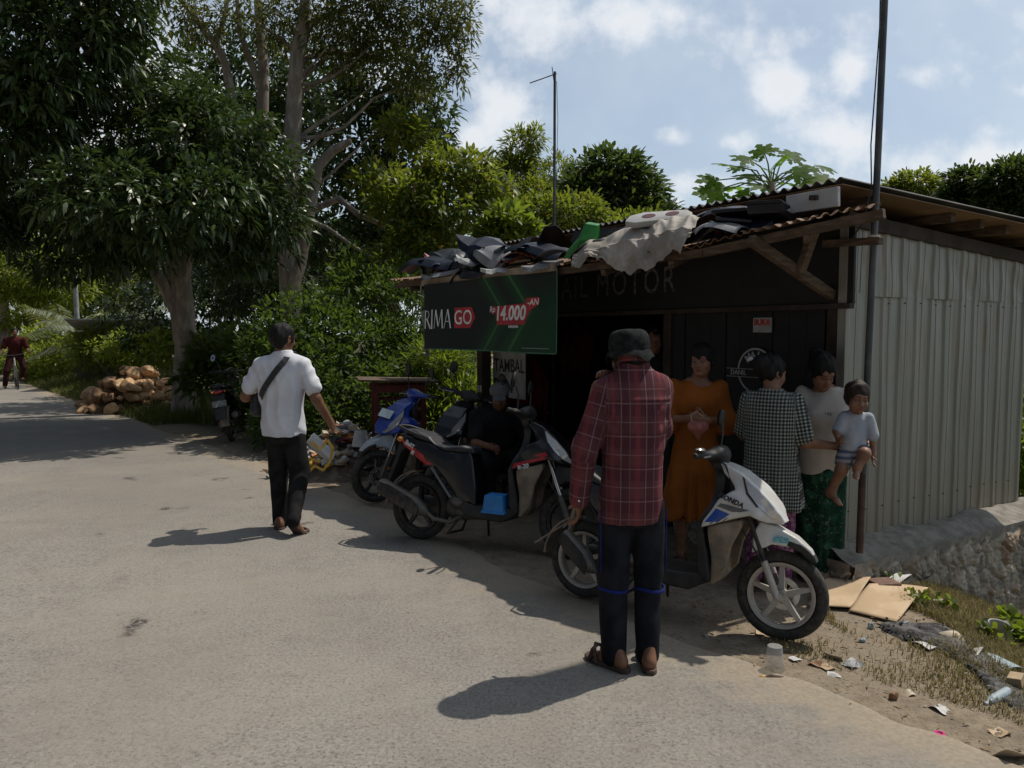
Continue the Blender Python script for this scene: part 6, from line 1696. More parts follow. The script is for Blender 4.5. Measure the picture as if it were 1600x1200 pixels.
def crown(name, blobs, nclust, per, L, Wd, mat, parent, seed, droop=.5, spread=.10, inner=.5, outw=.7, shape='lance', upb=.15, jit=.35):
    g = np.random.default_rng(seed)
    P, d, _ = shell_points(g, blobs, nclust, inner)
    C = np.repeat(P, per, 0); D = np.repeat(d, per, 0); n = len(C)
    rd = g.normal(size=(n, 3)); rd /= np.linalg.norm(rd, axis=1)[:, None]
    A = D * outw + rd * .85 + np.array([0, 0, upb])
    C = C + rd * (spread * g.uniform(.2, 1, n))[:, None]
    Ls = L * g.uniform(1 - jit, 1 + jit, n); Ws = Wd * g.uniform(.75, 1.25, n)
    return link_mesh(name, leaf_mesh(name, C, A, Ls, Ws, droop, seed + 1, shape), mat, parent)
def limb(mb, a, b, ra, rb, g, wob=.06, n=6, seg=8, sag=0.0):
    a, b = Vector(a), Vector(b); L = (b - a).length
    pts = []; rs = []
    o1 = Vector([g.uniform(-1, 1) for _ in range(3)]); o2 = Vector([g.uniform(-1, 1) for _ in range(3)])
    for i in range(n + 1):
        t = i / n
        p = a.lerp(b, t) + (o1 * math.sin(t * PI) + o2 * math.sin(t * 2 * PI) * .6) * wob * L + Vector((0, 0, -sag * math.sin(t * PI)))
        pts.append(p); rs.append((ra + (rb - ra) * t) * g.uniform(.94, 1.06))
    mb.tube(pts, rs, seg)
    return pts
barkG = pm('pale_grey_bark', (.22, .185, .15), .9, 0, (.36, .31, .26), 7, .8, 40, stretch=(1, 1, .35))
barkD = pm('brown_bark', (.085, .06, .042), .92, 0, (.15, .11, .08), 8, .7, 50, stretch=(1, 1, .35))
mango = leafmat('mango_leaves', (.024, .046, .015), (.044, .076, .022), (.075, .115, .032), .38, .20, .5, (.12, .20, .02))
mangoN = leafmat('light_leaves', (.05, .08, .014), (.09, .125, .02), (.16, .165, .03), .42, .52, .4, (.34, .42, .03), old=(.28, .19, .03))
sparse = leafmat('sparse_olive_leaves', (.035, .055, .016), (.06, .08, .022), (.12, .10, .03), .5, .38, .35, (.26, .28, .04))
midgreen = leafmat('mid_green_leaves', (.035, .062, .014), (.06, .098, .02), (.10, .14, .03), .45, .42, .4, (.24, .35, .03))
bushg = leafmat('bush_leaves', (.020, .042, .010), (.040, .076, .016), (.095, .14, .026), .52, .36, .22, (.22, .34, .03))
bright = leafmat('bright_leaves', (.06, .10, .014), (.10, .15, .02), (.16, .19, .03), .42, .52, .4, (.34, .46, .03))
farg = leafmat('far_leaves', (.024, .044, .016), (.042, .068, .022), (.07, .10, .03), .5, .35, .3, (.17, .26, .03))
def gbase(p): return Vector((p[0], p[1], gz(p)))
def W3(px, py, Y): return at(px, py, Y)
def blob(px, py, Y, rx, ry, rz):
    """ellipsoid centred on that bearing, radii in metres"""
    p = at(px, py, Y); return (p.x, p.y, p.z, rx, ry, rz)

# --- big mango tree by the road
G = random.Random(11)
t1 = empty('mango_tree', gbase((-6.15, 14.3)), 0, 'big dark mango tree with a forked grey trunk behind the rock pile', 'tree')
def rel(o, *pts): return [Vector(p) - o.location for p in pts]
mb = MB(); o0 = t1.location
pts = rel(t1, o0, W3(291, 545, 14.3), W3(281, 480, 14.3), W3(272, 405, 14.3), W3(276, 330, 14.3), W3(262, 220, 14.1))
mb.tube([Vector((0, 0, -.2))] + pts, [.30, .235, .20, .185, .16, .13, .07], 14)
mb.tube(rel(t1, W3(293, 540, 14.25), W3(290, 480, 14.1), W3(286, 430, 13.9), W3(300, 350, 13.6), W3(330, 260, 13.0)), [.16, .15, .13, .10, .05], 10)
mb.tube(rel(t1, W3(278, 490, 14.3), W3(255, 445, 14.1), W3(236, 415, 14.0), W3(205, 320, 13.6), W3(150, 250, 13.0)), [.13, .105, .095, .075, .05], 10)
mb.tube(rel(t1, W3(276, 470, 14.3), W3(245, 430, 14.3), W3(225, 400, 14.4)), [.08, .06, .05], 8)
mb.tube(rel(t1, W3(160, 262, 13.2), W3(120, 215, 13.0), W3(98, 185, 12.9), W3(112, 90, 12.8), W3(118, 20, 12.6)), [.07, .06, .06, .07, .06], 8)
for q in ((380, 200, 12.2), (420, 330, 12.4), (130, 380, 12.2), (240, 150, 12.4), (330, 420, 12.8)): limb(mb, W3(285, 390, 14.2) - o0, W3(*q) - o0, .07, .02, G, .08)
mb.build('trunk', barkG, t1, smooth=True)
bl = [blob(225, 215, 12.6, 1.15, 1.2, 1.0), blob(330, 235, 12.2, 1.1, 1.1, .95), blob(400, 285, 12.3, .85, .9, .85), blob(290, 330, 12.1, 1.2, 1.1, .8), blob(200, 330, 12.3, 1.2, 1.2, .8), blob(395, 370, 12.6, .75, .9, .60), blob(180, 385, 12.8, 1.1, 1.1, .5), blob(60, 330, 12.9, 1.2, 1.2, .6), blob(40, 280, 13.0, 1.2, 1.2, .8),
      blob(300, 165, 12.2, .5, .6, .45), blob(205, 150, 12.4, .55, .6, .5), blob(445, 345, 12.3, .38, .5, .40), blob(170, 120, 12.8, .8, .8, .7), blob(260, 120, 13.2, .7, .8, .6), blob(340, 180, 12.6, .6, .7, .5), blob(250, 330, 11.0, .9, .8, .6), blob(150, 300, 10.9, .9, .9, .6), blob(335, 310, 11.1, .7, .7, .55), blob(360, 410, 12.6, .45, .5, .3), blob(110, 415, 13.2, .8, .9, .3), blob(-60, 330, 12.8, 1.4, 1.3, .8), blob(-120, 300, 12.0, 1.5, 1.4, 1.2), blob(420, 310, 13.2, .5, .8, .8), blob(300, 240, 14.4, 1.3, 1.0, 1.3)]
crown('crown', [(b[0] - o0.x, b[1] - o0.y, b[2] - o0.z, *b[3:]) for b in bl], 3700, 11, .175, .024, mango, t1, 101, .75, .10, .35)
# --- overhanging tree, top left, nearer
t2 = empty('mango_tree', gbase((-9.6, 12.2)), 0, 'dark mango tree at the left edge whose leaves hang over the road', 'tree')
mb = MB(); o0 = t2.location
mb.tube([Vector((0, 0, -.2)), Vector((.1, 0, 1.6)), Vector((.5, 0, 3.5)), Vector((1.0, -.2, 5.5)), Vector((1.6, -.4, 7.0))], [.30, .25, .22, .17, .1], 10)
for q in ((60, 60, 11.4), (150, 60, 11.6), (20, 190, 11.4), (200, 20, 11.6)): limb(mb, Vector((.9, -.1, 5.0)), W3(*q) - o0, .09, .03, G, .07)
mb.build('trunk', barkG, t2, smooth=True)
bl = [blob(40, 70, 11.2, 1.2, 1.1, 1.0), blob(130, 50, 11.4, .9, .9, .9), blob(20, 190, 11.2, 1.0, 1.0, .7), blob(185, 20, 11.6, .6, .7, .65), blob(75, 215, 11.4, .45, .6, .45), blob(-90, 100, 11, 1.4, 1.2, 1.6), blob(100, -60, 11.4, 1.5, 1.2, 1.0), blob(-150, 260, 11.2, 1.3, 1.2, 1.1), blob(60, 130, 11.0, .8, .8, .5)]
crown('crown', [(b[0] - o0.x, b[1] - o0.y, b[2] - o0.z, *b[3:]) for b in bl], 2000, 11, .175, .024, mango, t2, 131, .85, .12, .4)
# --- tall tree with long pale limbs
t3 = empty('tall_tree', gbase((-4.45, 15.6)), 0, 'tall thin leaved tree with long pale bare limbs rising out of the frame', 'tree')
mb = MB(); o0 = t3.location; Y3 = 15.6
def br(pl, rs, Y=Y3, seg=9): mb.tube(rel(t3, *[W3(x, y, Y + dy) for x, y, dy in pl]), rs, seg)
mb.tube([Vector((0, 0, -.2))] + rel(t3, W3(455, 470, Y3), W3(450, 400, Y3), W3(449, 330, Y3), W3(455, 260, Y3), W3(460, 160, Y3), W3(464, 90, Y3), W3(475, 20, Y3), W3(488, -120, Y3)), [.26, .22, .20, .19, .18, .16, .14, .11, .06], 12)
br([(452, 470, -.1), (470, 410, -.3), (484, 330, -.5), (497, 260, -.6), (520, 235, -.6), (548, 220, -.7)], [.13, .12, .11, .10, .09, .06])
br([(484, 330, -.5), (530, 310, -.8), (560, 335, -1.0), (600, 352, -1.2), (660, 300, -1.5), (720, 285, -1.7)], [.07, .06, .055, .05, .04, .025])
br([(483, 345, -.5), (510, 355, -.8), (545, 380, -1.0), (580, 402, -1.3), (625, 412, -1.6)], [.045, .04, .035, .03, .02])
br([(462, 110, 0), (480, 90, .2), (520, 82, .4), (580, 88, .6), (640, 70, .8)], [.07, .06, .05, .045, .02])
br([(470, 60, 0), (495, 30, .2), (560, 5, .4)], [.06, .05, .03])
br([(410, 400, .8), (405, 300, .9), (410, 200, .9), (412, 110, .9), (405, 20, .9), (400, -60, .9)], [.15, .14, .13, .115, .10, .07])
br([(410, 145, .9), (392, 100, .9), (375, 50, .8), (368, -30, .8)], [.075, .065, .06, .04])
br([(360, 140, .6), (352, 100, .6), (338, 70, .5), (305, 30, .3), (283, 0, .2), (270, -40, .1)], [.095, .085, .08, .055, .045, .03])
br([(338, 65, .5), (350, 30, .5), (356, 0, .5), (362, -40, .5)], [.05, .045, .04, .03])
br([(360, 140, .6), (372, 220, .8), (400, 300, .9)], [.09, .10, .12])
for q in ((520, 60), (610, 40), (600, 120), (560, 30), (690, 60), (650, 140), (380, 20), (520, 190), (590, 200)): limb(mb, W3(461 + G.uniform(-2, 3), q[1] + G.uniform(30, 130), Y3) - o0, W3(q[0], q[1], Y3 + G.uniform(-.8, .8)) - o0, .045, .010, G, .10)
mb.build('trunk', barkG, t3, smooth=True)
bl = [blob(610, 20, 15.2, 1.3, 1.0, .7), blob(690, 40, 15.0, .65, .8, .55), blob(560, 70, 15.4, 1.1, 1.0, .6), blob(520, 20, 15.4, 1.0, 1.0, .7), blob(440, 20, 15.8, 1.3, 1.0, .8), blob(650, 110, 15.0, .7, .8, .5), blob(715, 90, 14.9, .28, .5, .6), blob(722, 20, 14.9, .25, .5, .5), blob(620, -60, 15.0, 1.6, 1.2, .8), blob(300, 30, 15.8, .8, .9, .6)]
crown('crown', [(b[0] - o0.x, b[1] - o0.y, b[2] - o0.z, *b[3:]) for b in bl], 1750, 10, .13, .018, sparse, t3, 151, .7, .17, .1, outw=.3)
# --- dark tree behind, right of the trunks
t4 = empty('mango_tree', gbase((-2.9, 18.2)), 0, 'dense dark tree behind the pale limbs, reaching towards the sky gap', 'tree')
mb = MB(); o0 = t4.location
mb.tube([Vector((0, 0, -.2)), Vector((0, 0, 2)), Vector((.2, 0, 4)), Vector((.1, 0, 6.5))], [.26, .22, .19, .08], 10)
for q in ((600, 160, 17.2), (650, 240, 17), (520, 200, 17.2), (560, 120, 17.6)): limb(mb, Vector((.1, 0, 3.4)), W3(*q) - o0, .09, .03, G, .06)
mb.build('trunk', barkD, t4, smooth=True)
bl = [blob(600, 130, 17.2, 1.3, 1.2, 1.0), blob(655, 170, 17.0, .85, 1.0, .85), blob(560, 210, 17.0, 1.2, 1.2, 1.1), blob(640, 240, 17.0, 1.0, 1.1, .8), blob(690, 200, 17.2, .42, .7, .7), blob(530, 330, 17.2, 1.5, 1.3, 1.4), blob(620, 330, 17.4, 1.3, 1.2, 1.0), blob(500, 130, 19.8, 1.2, 1.1, 1.2), blob(450, 240, 20.5, 1.8, 1.2, 1.9), blob(480, 420, 18.6, 1.7, 1.2, 1.0), blob(400, 420, 19.2, 1.6, 1.2, 1.5), blob(600, 420, 17.4, 1.4, 1.2, .8), blob(420, 120, 18.2, 1.5, 1.2, 1.4), blob(300, 480, 20, 2.4, 1.6, 1.5), blob(350, 150, 18.5, 1.7, 1.2, 1.6)]
crown('crown', [(b[0] - o0.x, b[1] - o0.y, b[2] - o0.z, *b[3:]) for b in bl], 3300, 10, .20, .032, mango, t4, 171, .6, .14, .4)
# --- light green tree in the sun with yellow leaves
t5 = empty('leafy_tree', gbase((-1.75, 14.2)), 0, 'small sunlit tree with yellow green leaves above the banner', 'tree')
mb = MB(); o0 = t5.location
mb.tube([Vector((0, 0, -.2)), Vector((.05, 0, 1.0)), Vector((.2, .0, 2.2)), Vector((.4, 0, 3.2))], [.12, .10, .08, .04], 8)
for q in ((640, 330, 13.6), (700, 280, 13.4), (740, 290, 13.4), (770, 350, 13.2), (620, 260, 13.8), (690, 380, 13.2), (795, 310, 13.6)): limb(mb, Vector((.15, 0, 1.9)), W3(*q) - o0, .045, .012, G, .09)
mb.build('trunk', barkG, t5, smooth=True)
bl = [blob(640, 315, 13.4, .75, .7, .55), blob(690, 265, 13.4, .50, .6, .40), blob(735, 275, 13.4, .55, .6, .42), blob(700, 335, 13.2, .70, .7, .50), blob(770, 290, 13.5, .42, .6, .35), blob(640, 385, 13.2, .75, .7, .45), blob(590, 285, 13.8, .55, .6, .45), blob(625, 205, 14.4, .45, .6, .35), blob(690, 400, 13.0, .55, .6, .25), blob(660, 215, 14.6, .4, .5, .3)]
crown('crown', [(b[0] - o0.x, b[1] - o0.y, b[2] - o0.z, *b[3:]) for b in bl], 640, 11, .17, .028, mangoN, t5, 191, .35, .10, .15, outw=.35)
t6 = empty('leafy_tree', gbase((.1, 13.0)), 0, 'low bright green sapling showing above the middle of the awning junk', 'tree')
mb = MB(); o0 = t6.location; mb.tube([Vector((0, 0, -.1)), Vector((-.1, 0, 1.4)), W3(800, 360, 12.8) - o0], [.06, .05, .02], 7)
for q in ((780, 345, 12.8), (820, 350, 12.8), (760, 370, 12.8)): limb(mb, Vector((-.1, 0, 1.7)), W3(*q) - o0, .03, .01, G, .08)
mb.build('trunk', barkG, t6, smooth=True)
bl = [blob(795, 345, 12.8, .38, .4, .25), blob(770, 370, 12.8, .4, .4, .25), blob(825, 360, 12.9, .3, .4, .2)]
crown('crown', [(b[0] - o0.x, b[1] - o0.y, b[2] - o0.z, *b[3:]) for b in bl], 130, 11, .17, .032, bright, t6, 195, .2, .10, .1, outw=.5)

# --- far trees above the roof and at the edges
def far_tree(label, base, H, bl, n, L, mat, seed, group=None, bark=barkD, per=9, sh='lance', cat='tree', name='distant_tree', inner=.5, wf_=.17):
    t = empty(name, gbase(base), 0, label, cat, group); o0 = t.location
    mb = MB(); c0 = np.mean([b[:3] for b in bl], 0)
    mb.tube([Vector((0, 0, -.3)), Vector((.0, .1, H * .3)), Vector((.15, 0, H * .55)), Vector(c0) - o0 + Vector((0, 0, .3))], [.02 * H + .08, .018 * H + .05, .014 * H + .04, .04], 8)
    for b in bl: limb(mb, Vector((.1, .05, H * .45)), Vector(b[:3]) - o0, .012 * H + .02, .02, G, .05)
    mb.build('trunk', bark, t, smooth=True)
    crown('crown', [(b[0] - o0.x, b[1] - o0.y, b[2] - o0.z, *b[3:]) for b in bl], n, per, L, L * wf_, mat, t, seed, .45, L * .9, inner)
    return t
sunny = leafmat('sun_painted_leaves', (.09, .13, .02), (.15, .19, .03), (.22, .23, .045), .45, .55, .4, (.55, .66, .06))  # sunlight painted into the leaf colour of the left background foliage
far_tree('round dark tree beyond the roof right of the antenna', (4.2, 31), 7, [blob(955, 275, 31, 1.7, 1.5, 1.0), blob(925, 310, 30.5, 1.5, 1.4, 1.0), blob(985, 305, 31, 1.5, 1.4, .9), blob(960, 340, 30.5, 2.3, 1.5, 1.0), blob(1020, 335, 31, .9, 1, .6)], 1700, .34, farg, 211)
far_tree('pale feathery tree beyond the roof left of the antenna', (.6, 34), 8.6, [blob(815, 235, 34, .8, .9, 1.0), blob(835, 215, 34, .5, .6, .5), blob(800, 280, 34, 1.3, 1.2, 1.1), blob(870, 275, 35, 1.0, 1.0, 1.0), blob(765, 290, 34, 1.3, 1.2, 1.2), blob(850, 320, 33, 2.2, 1.4, 1.1)], 1500, .30, mangoN, 221, wf_=.10)
far_tree('broad green tree low behind the awning junk', (1.7, 25), 6, [blob(880, 340, 25, 1.6, 1.3, .8), blob(820, 350, 25, 1.4, 1.2, .8), blob(950, 365, 25, 1.5, 1.2, .6), blob(1010, 355, 25, 1.0, 1.0, .45)], 900, .24, mangoN, 231)
far_tree('pale thin crowned tree at the right beyond the shed', (20.5, 40), 9.6, [blob(1430, 290, 40, 1.4, 1.2, .7), blob(1405, 300, 40, 1.0, 1.0, .6), blob(1460, 305, 40, 1.1, 1.0, .7)], 460, .30, mangoN, 241)
far_tree('small dark tree with open crown right of the mast', (19.2, 33), 7.6, [blob(1508, 285, 33, .75, .8, .55), blob(1490, 305, 33, .5, .6, .35), blob(1530, 318, 33, .6, .7, .4), blob(1512, 325, 33, .8, .7, .5)], 420, .34, farg, 251)
far_tree('dense dark tree at the right edge behind the roof', (21.5, 31), 9, [blob(1575, 290, 31, 1.1, 1.3, .95), blob(1600, 330, 31, 1.6, 1.4, 1.0), blob(1640, 290, 31, 1.5, 1.4, 1.3), blob(1560, 335, 31, .9, 1, .6)], 1500, .34, farg, 261)
# papaya behind the roof
def papaya():
    b = Vector((4.05, 11.0, 0)); b.z = gz(b)
    t = empty('papaya_tree', b, 0, 'papaya tree with broad lobed leaves rising behind the roof ridge', 'tree')
    mb = MB(); top = W3(1205, 285, 11.0) - b; mb.tube([Vector((0, 0, -.2)), top * .5 + Vector((.05, 0, 0)), top], [.09, .075, .05], 10); mb.build('trunk', barkG, t, smooth=True)
    g = random.Random(3); tg_ = [(1118, 282), (1128, 300), (1140, 258), (1160, 262), (1172, 250), (1195, 240), (1215, 256), (1232, 245), (1240, 270), (1262, 262), (1285, 262), (1278, 280), (1180, 275), (1205, 268), (1150, 292), (1225, 285), (1255, 282), (1108, 300), (1190, 292), (1170, 300)]
    leaf = MB(); st = MB()
    for k, (px, py) in enumerate(tg_):
        c = W3(px, py, 11.0 + g.uniform(-.5, .5)) - b
        pts = [top + Vector((0, 0, -.05 * (k % 4))), top.lerp(c, .5) + Vector((0, 0, .06)), c]; st.tube(pts, [.014, .011, .008], 5)
        out = (c - top); out.z *= .4; out = out.normalized(); tilt = Vector((g.uniform(-.5, .5), g.uniform(-1.3, -.4), 1)).normalized()
        sd = out.cross(tilt).normalized(); nn = sd.cross(out)
        R_ = g.uniform(.21, .28)
        for a in (-130, -80, -38, 0, 38, 80, 130):
            L_ = R_ * (1.25 if a == 0 else 1.1 if abs(a) < 50 else .95 if abs(a) < 100 else .65)
            d_ = out * math.cos(R(a)) + sd * math.sin(R(a)); w_ = out * -math.sin(R(a)) + sd * math.cos(R(a))
            dn = -nn * .25
            P = [c, c + d_ * L_ * .35 + w_ * L_ * .14, c + d_ * L_ * .50 + w_ * L_ * .30 + dn * L_ * .2, c + d_ * L_ * .62 + w_ * L_ * .13 + dn * L_ * .2, c + d_ * L_ * .78 + w_ * L_ * .20 + dn * L_ * .35, c + d_ * L_ + dn * L_ * .6]
            Q = [c + d_ * L_ * .78 - w_ * L_ * .20 + dn * L_ * .35, c + d_ * L_ * .62 - w_ * L_ * .13 + dn * L_ * .2, c + d_ * L_ * .50 - w_ * L_ * .30 + dn * L_ * .2, c + d_ * L_ * .35 - w_ * L_ * .14]
            leaf.add(P + Q, [(0, 1, 3, 7, 9), (1, 2, 3), (9, 7, 8), (3, 4, 5, 6, 7)])
    st.build('stalks', pm('green_stalk', (.10, .14, .04), .6), t, smooth=True)
    me = leaf.mesh('crown', smooth=True, fix=False); at_ = me.attributes.new('rnd', 'FLOAT', 'POINT'); r = np.random.default_rng(2).uniform(0, 1, len(me.vertices) // 70 + 1); at_.data.foreach_set('value', np.repeat(r, 70)[:len(me.vertices)].astype(np.float32))
    link_mesh('crown', me, leafmat('papaya_leaves', (.045, .11, .012), (.07, .15, .016), (.10, .17, .02), .55, .6, .15, (.26, .50, .03)), t)
papaya()

# --- bushes between the trees and the shop
def bush(label, bl, n, L, mat, seed, name='bush', per=9, wf=.19, sh='broad', group=None, inner=.35, droop=.3):
    c = np.mean([b[:2] for b in bl], 0); base = gbase((c[0], c[1]))
    t = empty(name, base, 0, label, 'bush', group)
    mb = MB()
    for b in bl:
        for k in range(3): limb(mb, Vector((G.uniform(-.2, .2), G.uniform(-.2, .2), -.05)), Vector(b[:3]) - base + Vector((G.uniform(-.6, .6) * b[3], G.uniform(-.6, .6) * b[4], b[5] * G.uniform(-.2, .5))), .022, .006, G, .08, 5, 5)
    mb.build('stems', barkD, t, smooth=True)
    crown('foliage', [(b[0] - base.x, b[1] - base.y, b[2] - base.z, *b[3:]) for b in bl], n, per, L, L * wf, mat, t, seed, droop, L * .9, inner, outw=.55, shape=sh, upb=.3)
bush('leafy bush behind the walking man', [blob(470, 510, 11.2, .8, .8, .5), blob(530, 540, 11.0, .8, .8, .55), blob(480, 580, 10.6, .8, .7, .5), blob(540, 620, 10.2, .8, .7, .45), blob(440, 560, 11.2, .7, .7, .6), blob(500, 480, 11.4, .3, .3, .4)], 800, .10, bushg, 301)
bush('sunlit feathery bush left of the banner', [blob(570, 470, 12.2, .7, .7, .6), blob(620, 480, 12.0, .7, .7, .6), blob(590, 540, 11.6, .9, .8, .55), blob(560, 430, 12.6, .45, .5, .5), blob(630, 430, 12.6, .5, .5, .4), blob(640, 550, 11.4, .6, .6, .5), blob(548, 430, 12.2, .22, .25, .45), blob(600, 425, 12.4, .25, .25, .35)], 800, .12, bushg, 311, wf=.12)
bush('tangled green bush behind the red framed stall', [blob(600, 610, 10.6, .7, .7, .45), blob(660, 590, 10.8, .8, .7, .5), blob(700, 600, 11.2, .7, .7, .6), blob(720, 560, 11.8, .7, .7, .5), blob(640, 650, 10.2, .8, .6, .35), blob(520, 660, 10.0, .7, .5, .3)], 850, .10, bushg, 321)
bush('pale green grassy bush under the banner', [blob(690, 570, 10.4, .45, .5, .35), blob(715, 630, 10.2, .5, .5, .4), blob(690, 660, 9.9, .5, .4, .3)], 480, .16, bright, 331, wf=.07, sh='lance')
bush('dark bush at the foot of the mango tree', [blob(310, 590, 13.6, .4, .4, .3), blob(345, 555, 14.0, .6, .6, .5), blob(400, 560, 13.2, .7, .6, .5)], 330, .16, midgreen, 341, wf=.24)
bush('low weeds beside the dark scooter', [blob(415, 640, 11.4, .4, .4, .25), blob(445, 660, 10.4, .5, .5, .28), blob(430, 620, 11.6, .6, .6, .4)], 360, .11, bushg, 351)
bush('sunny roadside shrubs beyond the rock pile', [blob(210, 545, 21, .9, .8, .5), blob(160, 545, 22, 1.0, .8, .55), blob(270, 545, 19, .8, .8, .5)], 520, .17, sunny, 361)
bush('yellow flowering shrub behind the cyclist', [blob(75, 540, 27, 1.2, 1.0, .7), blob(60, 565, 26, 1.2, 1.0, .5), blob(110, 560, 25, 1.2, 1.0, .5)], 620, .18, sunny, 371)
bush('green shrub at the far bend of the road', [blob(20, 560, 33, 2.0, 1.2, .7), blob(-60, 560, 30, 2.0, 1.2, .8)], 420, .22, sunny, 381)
bush('broad green shrub below the small dark tree at the right edge', [(19.5, 27, .7, 2.2, 1.4, 1.3), (22.5, 28, .8, 2.4, 1.4, 1.5)], 700, .26, midgreen, 391)
bush('yellow green shrub low beyond the right end of the shed', [(10.5, 15.0, -.2, 1.4, 1.1, .9), (8.6, 13.2, -.5, 1.0, .9, .8)], 600, .2, bright, 395)
# --- left background: sunny trees and palms
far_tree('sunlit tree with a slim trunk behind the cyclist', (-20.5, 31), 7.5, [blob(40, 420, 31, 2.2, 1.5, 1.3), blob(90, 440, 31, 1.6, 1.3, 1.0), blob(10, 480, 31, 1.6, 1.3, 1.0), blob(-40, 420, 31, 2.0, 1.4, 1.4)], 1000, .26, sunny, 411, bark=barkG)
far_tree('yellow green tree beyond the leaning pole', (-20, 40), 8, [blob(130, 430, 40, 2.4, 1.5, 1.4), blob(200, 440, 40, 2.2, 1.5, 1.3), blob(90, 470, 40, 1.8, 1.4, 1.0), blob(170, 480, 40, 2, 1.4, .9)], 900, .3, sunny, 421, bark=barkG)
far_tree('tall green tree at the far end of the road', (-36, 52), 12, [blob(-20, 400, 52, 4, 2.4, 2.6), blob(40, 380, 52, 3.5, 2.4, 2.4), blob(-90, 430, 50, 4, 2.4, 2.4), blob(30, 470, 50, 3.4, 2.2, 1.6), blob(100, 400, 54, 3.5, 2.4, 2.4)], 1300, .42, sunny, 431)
far_tree('dark backdrop tree far behind the mango tree', (-12, 44), 12, [blob(260, 380, 44, 4.5, 2.4, 3.5), blob(380, 400, 42, 4.5, 2.4, 3.2), blob(480, 420, 40, 4, 2.4, 2.6), blob(600, 400, 40, 4, 2.4, 2.4), blob(200, 300, 46, 4, 2.4, 3.0), blob(700, 380, 38, 3, 2, 1.6)], 2600, .5, farg, 441)
def palm(name, label, base, hub, n, L, mat, seed, trunk_r=.10, droop=1.0, up=.8):
    g = random.Random(seed); base = gbase(base); t = empty(name, base, 0, label, 'palm'); hub = Vector(hub) - base
    mb = MB(); mb.tube([Vector((0, 0, -.2)), hub * .5 + Vector((.1, 0, 0)), hub], [trunk_r, trunk_r * .85, trunk_r * .7], 9); mb.build('trunk', barkG, t, smooth=True)
    C = []; A = []; Ls = []; st = MB()
    for k in range(n):
        a = 2 * PI * k / n + g.uniform(-.2, .2); e = g.uniform(.2, 1.2) * up
        d = Vector((math.cos(a) * math.cos(e), math.sin(a) * math.cos(e), math.sin(e))); p = hub.copy(); pts = [p.copy()]
        for i in range(9):
            p = p + d * L / 9; d = (d + Vector((0, 0, -.11 * droop))).normalized(); pts.append(p.copy())
            if i > 1:
                sd = d.cross(Vector((0, 0, 1))).normalized()
                for j in range(5):
                    for s_ in (-1, 1):
                        q = pts[-2].lerp(p, j / 5); C.append(tuple(q)); A.append(tuple(sd * s_ + d * .55 + Vector((0, 0, -.35 + g.uniform(-.1, .1))))); Ls.append(L * .26 * (1 - abs(i - 4) / 9))
        st.tube(pts, [.022 - .0018 * i for i in range(10)], 5)
    st.build('frond_ribs', pm('palm_rib', (.16, .17, .06), .6), t, smooth=True)
    link_mesh('fronds', leaf_mesh('fronds', np.array(C), np.array(A), np.array(Ls), np.array(Ls) * .045, .35, seed), mat, t)
palmg = leafmat('palm_leaflets', (.09, .12, .03), (.14, .17, .05), (.22, .21, .08), .4, .4, .5, (.4, .44, .08))
palmgrey = leafmat('grey_palm_leaflets', (.14, .17, .10), (.20, .23, .14), (.28, .28, .18), .35, .35, .6, (.36, .4, .18))
palm('young_palm', 'young coconut palm with grey green drooping fronds left of the hut', (-12.6, 24.5), W3(165, 540, 24.5), 13, 2.5, palmgrey, 5, .12, 1.0, .95)
palm('young_palm', 'yellowing palm just behind the grey roadside pole', (-16.2, 28), W3(105, 540, 28), 11, 2.6, palmg, 6, .12, 1.0, 1.0)
palm('young_palm', 'tall palm at the left edge far behind the cyclist', (-25, 36), W3(-20, 440, 36), 13, 3.2, palmg, 8, .15, 1.1, .7)
# banana-like big leaf plants
def banana(label, px, py, Y, n, L, seed):
    g = random.Random(seed); b = gbase(tuple(at(px, py, Y))[:2]); t = empty('banana_plant', b, 0, label, 'plant')
    mb = MB(); mb.tube([Vector((0, 0, -.1)), Vector((.05, 0, .9))], [.12, .08], 8); mb.build('stem', pm('banana_stem', (.12, .15, .05), .6), t, smooth=True)
    V = MB()
    for k in range(n):
        a = g.uniform(0, 6.28); d = Vector((math.cos(a) * .45, math.sin(a) * .45, 1)).normalized(); p = Vector((.05, 0, .8)); prev = None
        for i in range(8):
            w = .20 * math.sin(PI * (i + .6) / 8.2) * L / 1.6; sd = Vector((-math.sin(a), math.cos(a), 0)); cur = (p - sd * w, p + Vector((0, 0, -.04)), p + sd * w)
            if prev: V.add([prev[0], prev[1], prev[2], cur[0], cur[1], cur[2]], [(0, 1, 4, 3), (1, 2, 5, 4)])
            prev = cur; p = p + d * L / 8; d = (d + Vector((math.cos(a) * .10, math.sin(a) * .10, -.20))).normalized()
    me = V.mesh('leaves', smooth=True); at_ = me.attributes.new('rnd', 'FLOAT', 'POINT'); at_.data.foreach_set('value', np.random.default_rng(seed).uniform(.2, .8, len(me.vertices)).astype(np.float32)); link_mesh('leaves', me, bright, t)
banana('banana plant with broad leaves right of the grey pole', 190, 575, 26, 7, 1.9, 2)
banana('banana plant in the sun left of the grey pole', 95, 580, 30, 7, 2.0, 3)
